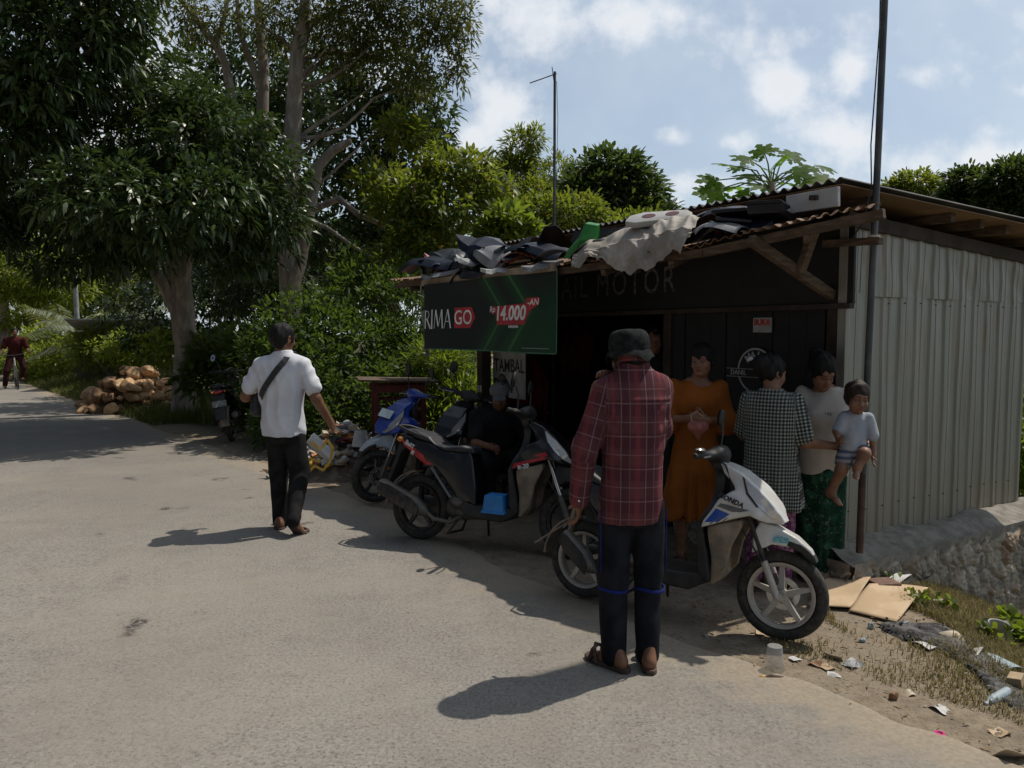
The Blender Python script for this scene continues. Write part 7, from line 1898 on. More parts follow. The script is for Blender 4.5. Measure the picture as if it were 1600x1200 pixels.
# ================= junk on the awning =================
g = random.Random(21)
fairM = pm('black_fairing', (.008, .009, .011), .42, 0, (.014, .015, .018), 7, dust=(.10, .095, .09), dustamt=.07, spec=.4)
fairN = pm('navy_fairing', (.007, .010, .022), .36, 0, (.010, .014, .032), 7, dust=(.10, .10, .11), dustamt=.05, spec=.45)
fairG = pm('grey_fairing', (.16, .17, .18), .45, 0, (.24, .25, .26), 7, dust=(.3, .28, .25), dustamt=.3)
fairGr = pm('green_fairing', (.015, .15, .022), .38, 0, (.02, .19, .03), 5)
fairR = pm('faded_red_fairing', (.22, .05, .04), .5, 0, (.3, .12, .1), 9)
fairW = pm('white_fairing', (.42, .42, .41), .45, 0, (.34, .33, .31), 8)
def panel_mesh(kind, seed):
    r = np.random.default_rng(seed); n, m = (18, 9) if kind in (0, 2) else (8, 5)
    u = np.linspace(0, 1, n)[:, None]; v = np.linspace(-1, 1, m)[None, :]
    if kind == 0:      # long tapering side panel
        L, w = .62, .10 + .06 * np.sin(PI * u ** .8); bend = .10
        X = (u - .5) * L + 0 * v; Y = v * w * (1 - .3 * u); Z = bend * np.sin(PI * u) - .05 * v ** 2 + .05 * u * (v > .3)
    elif kind == 1:    # shield, folded along its middle
        L = .46; w = .16 * np.sin(PI * (.12 + .8 * u)) + .03
        X = (u - .5) * L + 0 * v; Y = v * w; Z = -.85 * np.abs(v) * w * (.6 + .4 * u) + .06 * np.cos(u * 3)
    elif kind == 2:    # curved mudguard
        a = u * 2.1 - 1.05
        X = .27 * np.sin(a) + 0 * v; Z = .27 * np.cos(a) - .2 - .035 * v ** 2; Y = v * .065 + 0 * u
    else:              # angular wedge
        L = .50; w = np.interp(u, [0, .35, .36, .8, 1], [.03, .13, .17, .12, .01])
        X = (u - .5) * L + 0 * v; Y = v * w + .06 * u; Z = np.where(np.abs(v) > .5, -.05, 0) + .10 * u ** 2 - .05 * np.where(u > .6, 1, 0)
    P = np.stack([X, Y, Z], -1); P[:, :, 2] += .006 * wave(P, nvec(seed, 5, 8, 20))
    me = gridmesh('panel', P, kind in (0, 2))
    bm = bmesh.new(); bm.from_mesh(me); bmesh.ops.solidify(bm, geom=bm.faces[:], thickness=.005)
    for e in bm.edges:
        if len(e.link_faces) == 2 and e.calc_face_angle(0) > R(22): e.smooth = False
    bm.to_mesh(me); bm.free(); return me
PM = [[panel_mesh(k, 10 * k + s) for s in range(2)] for k in range(4)]
def eave_depth(px): return float(np.interp(px, [640, 870, 1085, 1230, 1365], [7.85, 6.2, 5.05, 4.62, 4.22]))
JUNK = [  # px, py, extra depth, kind, scale, material, rotation, label
    (668, 418, .12, 0, 1.25, fairN, (-.5, .1, .2), 'navy panel lying at the left end of the awning'),
    (735, 392, .45, 1, 1.15, fairM, (-.7, -.2, .5), 'black shield shaped panel leaning left of the grey one'),
    (700, 408, .35, 0, 1.3, fairM, (-.75, -.25, -.1), 'long dark panel sloping down to the left eave'),
    (760, 378, .55, 3, 1.25, fairN, (-.8, -.3, .4), 'dark wedge panel at the peak of the left heap'),
    (768, 402, .15, 0, 1.05, fairG, (-.9, -.28, -.2), 'grey topped panel in the middle of the left heap'),
    (742, 418, .05, 3, 1.0, fairM, (-.6, -.35, -.3), 'black wedge panel lying over the banner batten'),
    (805, 385, .35, 1, 1.1, fairM, (-.6, .1, .1), 'folded black panel beside the antenna foot'),
    (800, 405, .05, 2, .9, fairR, (.2, .4, .3), 'faded red mudguard over the banner'),
    (835, 395, .2, 0, 1.0, fairN, (-.6, -.1, .2), 'dark panel just left of the green one'),
    (846, 378, .45, 1, 1.1, fairM, (-.9, .3, -.4), 'black panel behind the green one'),
    (848, 412, .02, 3, .7, fairG, (-.5, .2, .6), 'small grey wedge at the edge below the green panel'),
    (950, 358, .35, 1, 1.25, fairM, (-.7, -.3, .5), 'large black folded panel with torn pale edge'),
    (935, 385, .15, 2, 1.0, fairM, (.3, .2, .6), 'black curved mudguard in front of the green panel'),
    (975, 375, .15, 3, .9, fairM, (-.6, .3, 0), 'black wedge against the white tarpaulin'),
    (880, 398, .10, 2, 1.0, fairM, (.2, -.2, .4), 'black curved mudguard under the green panel'),
    (1025, 352, .35, 0, .85, fairW, (-.35, .1, .2), 'white panel on top of the heap above the tarpaulin'),
    (725, 427, .0, 2, .8, fairM, (.2, .3, .1), 'small black mudguard at the eave over the banner'),
    (690, 426, .05, 3, .85, fairG, (-.3, .2, .4), 'pale grey wedge at the left eave corner'),
    (782, 420, -.02, 3, .7, fairW, (-.3, .1, .9), 'dirty white scrap at the eave over the banner'),
    (1105, 345, .25, 2, 1.0, fairM, (.2, .3, .2), 'black mudguard right of the tarpaulin'),
    (1135, 340, .25, 0, .8, fairM, (-.4, .1, .1), 'flat black panel in the stack near the white board'),
    (1160, 348, .15, 3, .8, fairN, (-.3, .0, .3), 'dark wedge panel lying low near the white board'),
    (1180, 332, .25, 1, .85, fairM, (-.5, .1, .2), 'folded black panel beside the dark crate'),
    (1120, 362, .05, 0, .7, fairG, (-.3, .05, -.1), 'grey strip panel on the rusty eave'),
]
jr = random.Random(77)
for k in range(26):
    px = 660 + 8.7 * k + jr.uniform(-5, 5) if k < 20 else 1085 + 24 * (k - 20)
    py = 426 - (px - 660) * .095 - jr.uniform(0, 22) if k < 20 else 366 - (px - 1085) * .2 - jr.uniform(0, 12)
    m_ = jr.choice([fairM, fairM, fairN, fairG, fairM, fairR])
    w_ = {'black_fairing': 'black', 'navy_fairing': 'navy', 'grey_fairing': 'grey', 'faded_red_fairing': 'faded red'}[m_.name]
    JUNK.append((px, py, jr.uniform(-.02, .35), jr.randrange(4), jr.uniform(.4, .62), m_, (jr.uniform(-.9, .3), jr.uniform(-.6, .6), jr.uniform(-1.2, 1.2)), 'small %s panel scrap on the %s of the awning edge' % (w_, 'far left' if px < 730 else 'left third' if px < 840 else 'right part')))
for i, (px, py, ed, kd, sc_, mt, rot, lab) in enumerate(JUNK):
    p = at(px, py, eave_depth(px) + ed)
    me = PM[kd][i % 2].copy()
    o = link_mesh('fairing_panel', me, mt, None, p); o.rotation_euler = (rot[0] * .72, rot[1] * .8, rot[2] - .95 + PI); o.scale = (sc_ * 1.0, sc_ * .9, sc_ * .85)
    tag(o, lab, 'scooter panel', lab.replace('scrap', 'scraps') if 'scrap' in lab else 'discarded scooter panels on the awning')
def green_panel():
    q = [(880, 404), (886, 392), (903, 372), (914, 349), (933, 352), (931, 374), (918, 391), (896, 405)]
    A = [at(x, y, 6.05 + .0016 * (940 - x)) for x, y in q]; c = sum(A, Vector()) / len(A); n = Vector((.45, .80, .30)) * .07
    mb = MB(); k = len(A); mid = c + Vector((-.02, -.06, .015)); mb.v = [a - c for a in A] + [a - c + n for a in A] + [mid - c]
    mb.f = [(i, (i + 1) % k, 2 * k) for i in range(k)] + [(i, k + i, k + (i + 1) % k, (i + 1) % k) for i in range(k)] + [tuple(range(2 * k - 1, k - 1, -1))]
    o = mb.build('fairing_panel', fairGr, None, bevel=.006); o.location = c; tag(o, 'bright green side panel tilted on the awning edge', 'scooter panel', 'discarded scooter panels on the awning')
green_panel()
# stacked dark trays and crate near the white board
mb = MB(); mb.box((0, 0, .03), (.24, .2, .06), taper=1.08); mb.box((0, 0, .068), (.27, .22, .02))
o = mb.build('crate', fairM, None, bevel=.008); o.location = at(1203, 340, 4.86); o.rotation_euler = (.05, .1, .9); tag(o, 'small black plastic crate beside the white board on the awning', 'crate')
for k, (px, py) in enumerate(((1150, 338), (1158, 333), (1146, 345))):
    mb = MB(); mb.box((0, 0, 0), (.34, .22, .022)); o = mb.build('tray', (fairM, fairG, fairN)[k], None, bevel=.006); o.location = at(px, py, 5.05); o.rotation_euler = (.06 * k, .1 - .1 * k, 1.0 + .15 * k)
    tag(o, ('flat black tray in the pile left of the crate', 'grey tray topmost in the pile left of the crate', 'dark blue tray lowest in the pile left of the crate')[k], 'tray', 'trays piled on the awning')
# white moulded cowl with two red holes
mb = MB(); mb.prism([(-.24, -.05), (-.16, -.09), (.18, -.08), (.25, -.02), (.2, .06), (-.12, .09), (-.22, .05)], 0, .05, plane='xy')
o = mb.build('headlight_cowl', fairW, None, smooth=True, bevel=.018); o.location = at(1030, 346, 5.62); o.rotation_euler = (.55, -.05, -.35)
tag(o, 'white moulded headlight cowl with dark red openings on the heap', 'scooter panel')
for x in (-.07, .10):
    h_ = MB(); h_.lathe([(.045, .0505), (.045, .053), (.0, .053)], 20, Matrix.Translation((x, .0, 0)) @ Matrix.Diagonal((1.1, .75, 1, 1)), cap=False); h_.build('opening', pm('dark_red', (.09, .01, .012), .4), o)
# tarpaulin
def tarp():
    n, m = 130, 64; P = np.zeros((n, m, 3)); r_ = np.random.default_rng(17)
    ss = np.linspace(0, 1, n); kx = np.linspace(0, 1, 15); hk = np.array([.10, .16, .05, .10, .14, .21, .27, .30, .26, .31, .27, .22, .16, .19, .05]) + r_.uniform(-.02, .02, 15)
    hang = .78 * np.interp(ss, kx, hk) + .005 * np.interp(ss, np.linspace(0, 1, 60), r_.normal(size=60))
    for i in range(n):
        s = ss[i]; px = 900 + 184 * s
        edge = at(px, 399 - 43 * s, eave_depth(px) - .02)
        up = at(px + 16, 388 - 34 * min(1, s * 1.6) - 10 * s, eave_depth(px) + .10 + .22 * min(1, s * 2.5))
        for j in range(m):
            v = j / (m - 1)
            if v < .45:
                q = up.lerp(edge, v / .45); q.z += .05 * math.sin(v / .45 * PI) + .015
            else:
                t = (v - .45) / .55; q = edge + Vector((-.02 - .02 * t, -.05 * math.sin(t * 1.6), -hang[i] * t + .015 * (1 - t)))
            P[i, j] = q
    UV = np.stack(np.broadcast_arrays((ss * 1.15)[:, None], np.linspace(0, .7, m)[None, :], 0.0), -1)
    k1 = nvec(31, 7, 14, 30, (1, .22, 0)); k2 = nvec(33, 8, 40, 80, (1, .35, 0)); k3 = nvec(32, 8, 70, 150, (1, 1, 0))
    D = .026 * (.5 - np.abs(wave(UV, k1))) + .010 * (.5 - np.abs(wave(UV, k2))) + .0025 * (.5 - np.abs(wave(UV, k3)))
    P += D[:, :, None] * np.array([-.45, -.65, .45])
    c = P.mean(axis=(0, 1)); P -= c
    me = gridmesh('tarpaulin', P, True); bm = bmesh.new(); bm.from_mesh(me); bmesh.ops.solidify(bm, geom=bm.faces[:], thickness=.002); bm.to_mesh(me); bm.free()
    o = link_mesh('tarpaulin', me, pm('dirty_white_tarp', (.29, .275, .245), .75, 0, (.46, .44, .405), 5, .4, 60, dust=(.26, .21, .15), dustamt=.5), None, c)
    tag(o, 'crumpled dirty white tarpaulin hanging over the middle of the awning edge', 'tarpaulin')
tarp()
# dim things inside the shop
def hang_cloth(px, py, Y, w, h, mat, label, seed, cat='jacket', name='hanging_jacket'):
    p = at(px, py, Y); n, m = 26, 22; P = np.zeros((n, m, 3))
    for i in range(n):
        for j in range(m):
            u = i / (n - 1) - .5; v = j / (m - 1)
            P[i, j] = (u * w * (.55 + .45 * min(1, v * 5)) , .05 * math.sin(u * 19 + 2 * v) * (.3 + v), -v * h - .10 * abs(u) * 2 * (1 - v))
    me = gridmesh(name, P, True); bm = bmesh.new(); bm.from_mesh(me); bmesh.ops.solidify(bm, geom=bm.faces[:], thickness=.03); bm.to_mesh(me); bm.free()
    o = link_mesh(name, me, mat, None, p); o.rotation_euler = (0, 0, SROT - PI / 2 + .2); tag(o, label, cat); return o
hang_cloth(826, 556, 8.05, .62, .85, cloth('dark_red_cloth', (.10, .012, .012), (.14, .02, .018)), 'dark red jacket hanging beside the painted tyre sign', 1)
hang_cloth(905, 500, 8.3, .45, .6, cloth('rust_cloth', (.05, .018, .012), (.07, .02, .015)), 'rusty brown jacket hanging deep inside the shop', 2)
def shop_shelf():
    root = empty('shelf', S(2.2, 2.75, .06), SROT, 'wooden shelf against the back wall of the dark shop', 'shelf')
    mb = MB()
    for sy in (-.55, .55): mb.box((0, sy, .95), (.28, .03, 1.9))
    mb.build('uprights', woodd, root)
    for z in (.5, .95, 1.4, 1.85): mb = MB(); mb.box((0, 0, z), (.28, 1.07, .025)); mb.build('board', woodd, root)
shop_shelf()
rr = random.Random(6)
boxcols = [pm('carton_brown', (.22, .15, .08), .8), pm('carton_red', (.28, .04, .03), .6), pm('oil_teal', (.03, .16, .17), .4), pm('oil_white', (.4, .4, .38), .5)]
names = ['brown', 'red', 'teal', 'white']
for z in (.96, 1.41):
    for k in range(4):
        mb = MB(); h = rr.uniform(.14, .26); c = (k + (z > 1)) % 4
        if c >= 2: mb.lathe([(.05, 0), (.055, .02), (.055, h * .75), (.025, h * .9), (.025, h)], 14)
        else: mb.box((0, 0, h / 2), (.16, .18, h))
        o = mb.build('oil_bottle' if c >= 2 else 'carton', boxcols[c], None, smooth=c >= 2, bevel=.004); o.location = S(2.2, 2.75 - .4 + .26 * k, .06 + z + .013)
        o.rotation_euler = (0, 0, SROT + rr.uniform(-.2, .2)); tag(o, '%s %s, %s on the %s shelf in the dark shop' % (names[c], 'oil bottle' if c >= 2 else 'carton', ['leftmost', 'second from left', 'third from left', 'rightmost'][3 - k], 'middle' if z < 1 else 'upper'), 'bottle' if c >= 2 else 'carton', 'stock on the shop shelf')
# ================= red framed stall =================
def stall():
    b = Vector((-1.30, 8.75, 0.01)); root = empty('stall', b, .25, 'low red framed wooden stall with a flat roof behind the blue scooter', 'stall')
    root.scale = (.88, .88, .94)
    redw = pm('red_painted_wood', (.12, .018, .012), .7, 0, (.07, .014, .010), 9, .3, 80)
    for x in (-.30, .30):
        for y in (-.22, .22): mb = MB(); mb.box((x, y, .55), (.055, .055, 1.1)); mb.build('leg', redw, root, bevel=.004)
    mb = MB(); mb.box((0, -.245, 1.03), (.70, .03, .09)); mb.box((0, .245, 1.03), (.70, .03, .09)); mb.build('fascia', redw, root, bevel=.004)
    for z in (.38, .58, .76, .90):
        mb = MB(); mb.box((0, 0, z), (.60, .42, .02)); mb.build('shelf', redw, root)
    mb = MB(); mb.box((-.02, 0, 1.125), (1.0, .75, .022), rot=(0, .03, 0)); mb.build('roof_board', wood, root, bevel=.004)
    mb = MB()
    for k in range(7): mb.box((-.27 + .09 * k, -.235, .66), (.015, .012, .56))
    mb.build('slats', redw, root)
stall()
# ================= rubbish heap =================
rt = random.Random(9)
TC = [('white', (.44, .43, .41)), ('cream', (.40, .33, .24)), ('orange', (.45, .16, .03)), ('grey', (.22, .23, .24)), ('black', (.02, .02, .022)), ('pale blue', (.28, .34, .37)), ('brown', (.20, .10, .05)), ('pink', (.50, .10, .14)), ('yellow', (.50, .30, .03)), ('tan', (.36, .26, .16))]
TM = {n: pm('rubbish_' + n.replace(' ', '_'), c, .55, 0, None, 8, .3, 60) for n, c in TC}
def rubbish_mesh(kind, seed):
    r = random.Random(seed); mb = MB()
    if kind == 'bottle': mb.lathe([(.0, 0), (.034, .004), (.036, .02), (.036, .13), (.030, .15), (.014, .175), (.014, .20), (.0, .201)], 14, cap=False)
    elif kind == 'carton': mb.box((0, 0, .04), (.17, .12, .08), taper=r.uniform(.85, 1))
    elif kind == 'bag':
        f = Field(.012); f.ell((0, 0, .05), (.10, .075, .055)); f.ell((.05, .03, .08), (.05, .05, .04)); nv = nvec(seed, 8, 20, 60); return f.mesh('plastic_bag', lambda P: .012 * wave(P, nv))
    elif kind == 'sandal':
        mb.prism([(-.12, -.03), (0, -.028), (.08, -.045), (.12, -.02), (.12, .02), (.08, .045), (0, .03), (-.12, .03), (-.135, 0)], 0, .018, plane='xy'); mb.tube([(-.0, -.035, .015), (.05, 0, .05), (.0, .035, .015)], .006, 5)
    elif kind == 'bowl': mb.lathe([(.04, 0), (.075, .05), (.08, .052), (.072, .05), (.036, .006), (0, .005)], 20, cap=False)
    elif kind == 'sheet':
        n = 9; P = np.zeros((n, n, 3)); g_ = np.random.default_rng(seed)
        X, Y = np.meshgrid(np.linspace(-.12, .12, n), np.linspace(-.09, .09, n), indexing='ij'); P[:, :, 0] = X; P[:, :, 1] = Y; P[:, :, 2] = .03 + .018 * wave(np.stack([X, Y, 0 * X], -1), nvec(seed, 5, 10, 30))
        me = gridmesh('paper_scrap', P, False); bm = bmesh.new(); bm.from_mesh(me); bmesh.ops.solidify(bm, geom=bm.faces[:], thickness=.003); bm.to_mesh(me); bm.free(); return me
    elif kind == 'pipe': mb.lathe([(.022, 0), (.022, .26), (.017, .26), (.017, 0), (.022, 0)], 12, cap=False)
    return mb.mesh(kind, smooth=kind in ('bottle', 'bowl', 'pipe', 'sandal'), bevel=.004 if kind == 'carton' else 0)
KN = {'bottle': ('plastic_bottle', 'plastic bottle', 'bottle'), 'carton': ('carton', 'crushed carton', 'carton'), 'bag': ('plastic_bag', 'knotted plastic bag', 'bag'), 'sandal': ('old_sandal', 'old sandal', 'sandal'), 'bowl': ('broken_bowl', 'plastic bowl', 'bowl'), 'sheet': ('paper_scrap', 'crumpled sheet', 'scrap'), 'pipe': ('pipe_piece', 'short pipe', 'pipe')}
hc_ = gp(525, 745)
def heap_z(x, y): return .52 * math.exp(-(((x - hc_.x) / .48) ** 2 + ((y - hc_.y - .35) / .42) ** 2))
mb = MB()
n = 40; X, Y = np.meshgrid(np.linspace(-.95, .95, n), np.linspace(-.75, 1.1, n), indexing='ij')
Zh = np.vectorize(heap_z)(X + hc_.x, Y + hc_.y) * .85 + .02 * wave(np.stack([X, Y, 0 * X], -1), nvec(9, 8, 8, 25)) - .02
o = link_mesh('rubbish_soil', gridmesh('rubbish_soil', np.stack([X, Y, Zh], -1)), pm('rubbish_earth', (.09, .07, .05), .95, 0, (.17, .13, .09), 14, .8, 60), None, hc_); tag(o, kind='stuff', label='loose earth and fine litter under the rubbish heap', cat='litter')
seen = {}
kinds = list(KN)
for i in range(165):
    kd = rt.choice(kinds); cn = rt.choice(TC + [('white', 0), ('cream', 0), ('tan', 0)])[0]
    x = hc_.x + max(-.62, min(.75, rt.gauss(0, .36))); y = hc_.y + .25 + max(-.35, min(.7, rt.gauss(0, .30)))
    if y < 7.05 and x > -1.75: y += .5
    me = rubbish_mesh(kd, i % 5)
    nm, lb, ct = KN[kd]
    o = link_mesh(nm, me, TM[cn], None, (x, y, heap_z(x, y) * .9 + .02)); sc_ = rt.uniform(.45, .95); o.scale = (sc_,) * 3
    o.rotation_euler = (rt.uniform(-.5, .5) + (PI / 2 if kd in ('bottle', 'pipe') else 0), rt.uniform(-.5, .5), rt.uniform(0, 6.28))
    zone = 'on the front slope' if y < hc_.y + .15 else 'at the back' if y > hc_.y + .45 else 'in the middle'
    zone2 = 'left side' if x < hc_.x - .15 else 'right side' if x > hc_.x + .2 else 'centre'
    tag(o, '%s %s %s of the rubbish heap, %s' % (cn, lb, zone, zone2), ct, '%s %ss %s of the rubbish heap, %s' % (cn, lb, zone, zone2))
# the big pieces one can tell apart
yl = pm('yellow_foil', (.55, .30, .02), .35, 0, (.65, .42, .06), 12)
mb = MB(); pts = [at(x, y, 7.35) for x, y in ((487, 690), (500, 702), (512, 688), (520, 700), (516, 720), (505, 735), (492, 728), (482, 738), (470, 724), (484, 716), (500, 722))]
for a, b in zip(pts[:-1], pts[1:]):
    d_ = (b - a).normalized(); w_ = d_.cross(Vector((.2, -1, .3))).normalized() * .012; mb.add([a - w_, b - w_, b + w_, a + w_, a - w_ + Vector((0, .004, 0)), b - w_ + Vector((0, .004, 0)), b + w_ + Vector((0, .004, 0)), a + w_ + Vector((0, .004, 0))], [(0, 1, 2, 3), (7, 6, 5, 4), (0, 4, 5, 1), (1, 5, 6, 2), (2, 6, 7, 3), (3, 7, 4, 0)])
o = mb.build('yellow_ribbon', yl, None); tag(o, 'shiny yellow plastic ribbon tangled over the rubbish heap', 'ribbon')
mb = MB(); mb.lathe([(.062, 0), (.085, .16), (.088, .165), (.080, .16), (.058, .008)], 22, cap=False); mb.box((0, -.080, .085), (.03, .006, .07))
o = mb.build('white_bucket', fairW, None, smooth=True); o.location = at(564, 690, 7.9); o.rotation_euler = (PI, .05, 0); o.location.z += .12; tag(o, 'upturned white plastic tub at the back of the rubbish heap', 'tub')
mb = MB(); mb.box((0, 0, .0), (.30, .16, .05)); o = mb.build('polystyrene_block', TM['white'], None, bevel=.008); o.location = at(502, 700, 7.5); o.rotation_euler = (.5, .8, .3); tag(o, 'white polystyrene block standing on edge in the rubbish heap', 'block')

# ================= rock pile =================
def rock_mesh(seed):
    r = np.random.default_rng(seed); bm = bmesh.new(); bmesh.ops.create_icosphere(bm, subdivisions=3, radius=1.0)
    N = r.normal(size=(14, 3)); N /= np.linalg.norm(N, axis=1)[:, None]; D = r.uniform(.42, .80, 14); nv = nvec(seed, 8, 3, 9)
    for v in bm.verts:
        p = np.array(v.co); q = N @ p; k = (D / np.maximum(q, 1e-3))[q > 1e-3]; s = min(1.0, k.min() if len(k) else 1.0)
        p = p * s; p = p * (1 + .035 * float(wave(p[None], nv)[0])); v.co = p
    me = bpy.data.meshes.new('rock'); bm.to_mesh(me); bm.free(); return me
rockM = pm('tan_limestone_lit', (.50, .31, .16), .92, 0, (.60, .41, .24), 2.2, .9, 14)  # lit copy: stone colour brightened to stand for sun on the pile
rockD = pm('tan_limestone_shaded', (.24, .14, .075), .95, 0, (.34, .21, .12), 2.2, .9, 14)  # same stone with shade painted in, for the left and back
RM = [rock_mesh(s) for s in range(7)]
for m_ in RM: m_.materials.append(rockM)
RMD = [m_.copy() for m_ in RM]
for m_ in RMD: m_.materials.clear(); m_.materials.append(rockD)
rc = gp(186, 647); rk = random.Random(4)
rocks = 0
def put_rock(x, y, z, s, mesh, lab):
    o = bpy.data.objects.new('rock', mesh); COL.objects.link(o); o.location = (x, y, z); o.scale = (s * rk.uniform(1.0, 1.6), s * rk.uniform(1.0, 1.4), s * rk.uniform(.8, 1.15)); o.rotation_euler = (rk.uniform(-.6, .6), rk.uniform(-.6, .6), rk.uniform(0, 6.28))
    tag(o, lab, 'rock', lab.replace('boulder', 'boulders'))
for lay_, nn in ((0, 74), (1, 54), (2, 34), (3, 16)):
    for i in range(nn):
        t = rk.uniform(0, 6.28); rr_ = rk.uniform(0, 1) ** .5 * (1 - .23 * lay_)
        x = rc.x - .1 + math.cos(t) * 1.3 * rr_; y = rc.y + .85 + math.sin(t) * .95 * rr_
        s = rk.uniform(.07, .19) * (1 if lay_ < 3 else .9); z = .08 + .235 * lay_
        dark = (x < rc.x - .25 and rk.random() < .75) or (y > rc.y + 1.1)
        put_rock(x, y, z, s, (RMD if dark else RM)[rk.randrange(7)], 'brown boulder on the left and back of the rock pile' if dark else 'tan boulder on the right front of the rock pile')
for px, py, s in ((258, 636, .14), (225, 640, .15), (160, 636, .10), (178, 640, .09), (148, 628, .09), (270, 630, .10)):
    p = gp(px, py); put_rock(p.x, p.y, s * .5, s, RM[rk.randrange(7)], 'tan boulder lying loose at the foot of the rock pile')

# ================= hut, fence, grey pole on the left =================
def hut():
    b = gbase((-11.2, 22.5)); root = empty('hut', b, .35, 'small hut with a brick pillar and grey sheet roof behind the rock pile', 'hut')
    brick, nt = newmat('hut_brick'); co = nt.n('ShaderNodeTexCoord', None, 3)
    bt = nt.n('ShaderNodeTexBrick', None, 0, Vector=nt.n('ShaderNodeVectorRotate', dict(rotation_type='X_AXIS'), 0, Vector=co, Angle=PI / 2), Color1=(.22, .14, .085, 1), Color2=(.17, .11, .07, 1), Mortar=(.20, .18, .15, 1), Scale=4.2)
    finish(brick, nt, nt.n('ShaderNodeBsdfPrincipled', None, Base__Color=bt, Roughness=.95))
    mb = MB(); mb.box((.55, -.6, .7), (.5, .4, 1.4)); mb.build('pillar', brick, root, bevel=.008)
    mb = MB(); mb.box((-.2, .6, .8), (2.6, .12, 1.6)); mb.build('wall', pm('hut_plaster', (.10, .085, .065), .9, 0, (.16, .13, .10), 4), root)
    mb = MB(); mb.box((0, .1, 1.78), (3.0, 1.9, .035), rot=(-.16, 0, 0)); mb.build('roof', pm('grey_fibre_roof', (.20, .21, .22), .8, 0, (.30, .30, .30), 6), root)
    mb = MB(); mb.box((.5, -.6, 1.46), (.75, .6, .06)); mb.build('pillar_cap', pm('cap_grey', (.32, .32, .31), .8), root, bevel=.005)
hut()
pb = gp(124, 588); lp = empty('roadside_pole', (pb.x, pb.y, 0), 0, 'plain grey concrete pole standing on the verge left of the rock pile', 'pole')
mb = MB(); mb.tube([(0, 0, -.1), (-.02, 0, 2.6), (-.05, 0, 6.5)], [.10, .09, .065], 12); mb.build('shaft', pm('grey_concrete', (.22, .23, .23), .8, 0, (.30, .31, .31), 5), lp, smooth=True)
mb = MB(); mb.lathe([(.15, -.05), (.15, .08), (.12, .12), (.10, .12)], 14); mb.build('footing', pm('grey_concrete', (.22, .23, .23)), lp)

# ================= things on the right foreground =================
card = pm('cardboard', (.46, .33, .20), .85, 0, (.54, .40, .26), 5, .2, 60)
def flat_sheet(name, label, quad, mat, th=.006, cat='cardboard', lift=.012, wob=.006, n=14, crease=0.0):
    C = [Vector(on_ground(*q)) for q in quad]; P = np.zeros((n, n, 3)); c = (C[0] + C[1] + C[2] + C[3]) / 4
    for i in range(n):
        for j in range(n):
            u, v = i / (n - 1), j / (n - 1); p = C[0].lerp(C[1], u).lerp(C[3].lerp(C[2], u), v); P[i, j] = (p.x, p.y, gz(p) + lift + .06 * v + wob * math.sin(u * 5 + v * 3) + crease * max(0, .5 - abs(v - .55)))
    P[:, :, 2] = np.maximum(P[:, :, 2], P[:, :, 2].mean() - .02); P -= np.array(c)
    me = gridmesh(name, P, True); bm = bmesh.new(); bm.from_mesh(me); bmesh.ops.recalc_face_normals(bm, faces=bm.faces); bmesh.ops.solidify(bm, geom=bm.faces[:], thickness=th); bm.to_mesh(me); bm.free()
    o = link_mesh(name, me, mat, None, c); tag(o, label, cat); return o
flat_sheet('cardboard_sheet', 'large flattened cardboard sheet in front of the stone wall', [(1326, 958), (1400, 976), (1450, 938), (1358, 930)], card, crease=.012)
flat_sheet('cardboard_sheet', 'smaller cardboard sheet beside the front wheel of the white scooter', [(1262, 952), (1328, 956), (1360, 922), (1288, 921)], card, lift=.018, crease=.01)
flat_sheet('paper_sheet', 'white paper sheet lying behind the cardboard', [(1372, 926), (1392, 929), (1424, 920), (1400, 917)], TM['white'], .002, 'paper', .03)
flat_sheet('roof_offcut', 'thin dark strip of sheet metal against the foot of the stone wall', [(1385, 929), (1410, 931), (1470, 921), (1450, 918)], fairM, .004, 'sheet', .03)
def pavers():
    p = on_ground(1380, 925); o = MB(); o.box((0, 0, .03), (.16, .13, .045)); b_ = o.build('concrete_block', pm('red_brown_block', (.15, .085, .06), .9, 0, (.2, .12, .09), 14, .4, 60), None, bevel=.008); b_.location = p + Vector((0, 0, .02)); b_.rotation_euler = (0, 0, .2); tag(b_, 'reddish brown block lying behind the cardboard sheets', 'block')
pavers()
def weed(px, py, n, L, label, seed, mat=bright):
    p = on_ground(px, py); g_ = np.random.default_rng(seed); t = empty('weed', p, 0, label, 'weed')
    A = g_.normal(size=(n, 3)); A[:, 2] = np.abs(A[:, 2]) + .5; C = np.c_[g_.normal(0, .02 + L * .25, (n, 2)), np.abs(g_.normal(L * .4, L * .35, n))]
    link_mesh('leaves', leaf_mesh('leaves', C, A, g_.uniform(.6, 1.2, n) * L, g_.uniform(.15, .25, n) * L, .3, seed, 'broad'), mat, t)
    mb = MB(); g2 = random.Random(seed)
    for k in range(5): mb.tube([(0, 0, -.01), (g2.uniform(-.3, .3) * L, g2.uniform(-.3, .3) * L, L)], [.003, .0015], 4)
    mb.build('stems', pm('green_stalk', (.1, .14, .04)), t)
weed(1384, 917, 40, .075, 'small bright green weed growing behind the brown block', 1)
weed(1430, 945, 60, .06, 'low yellow green weeds right of the cardboard', 2); weed(1470, 955, 60, .07, 'low weeds below the middle of the stone wall', 3, mangoN)
weed(1575, 985, 160, .10, 'leafy green weed at the right edge below the wall end', 4); weed(1590, 1015, 120, .09, 'bushy weed at the right edge above the ash', 5); weed(1560, 930, 60, .10, 'creeper climbing the right end of the stone wall', 6); weed(1540, 1000, 60, .07, 'thin weed left of the white tub', 7, mangoN)
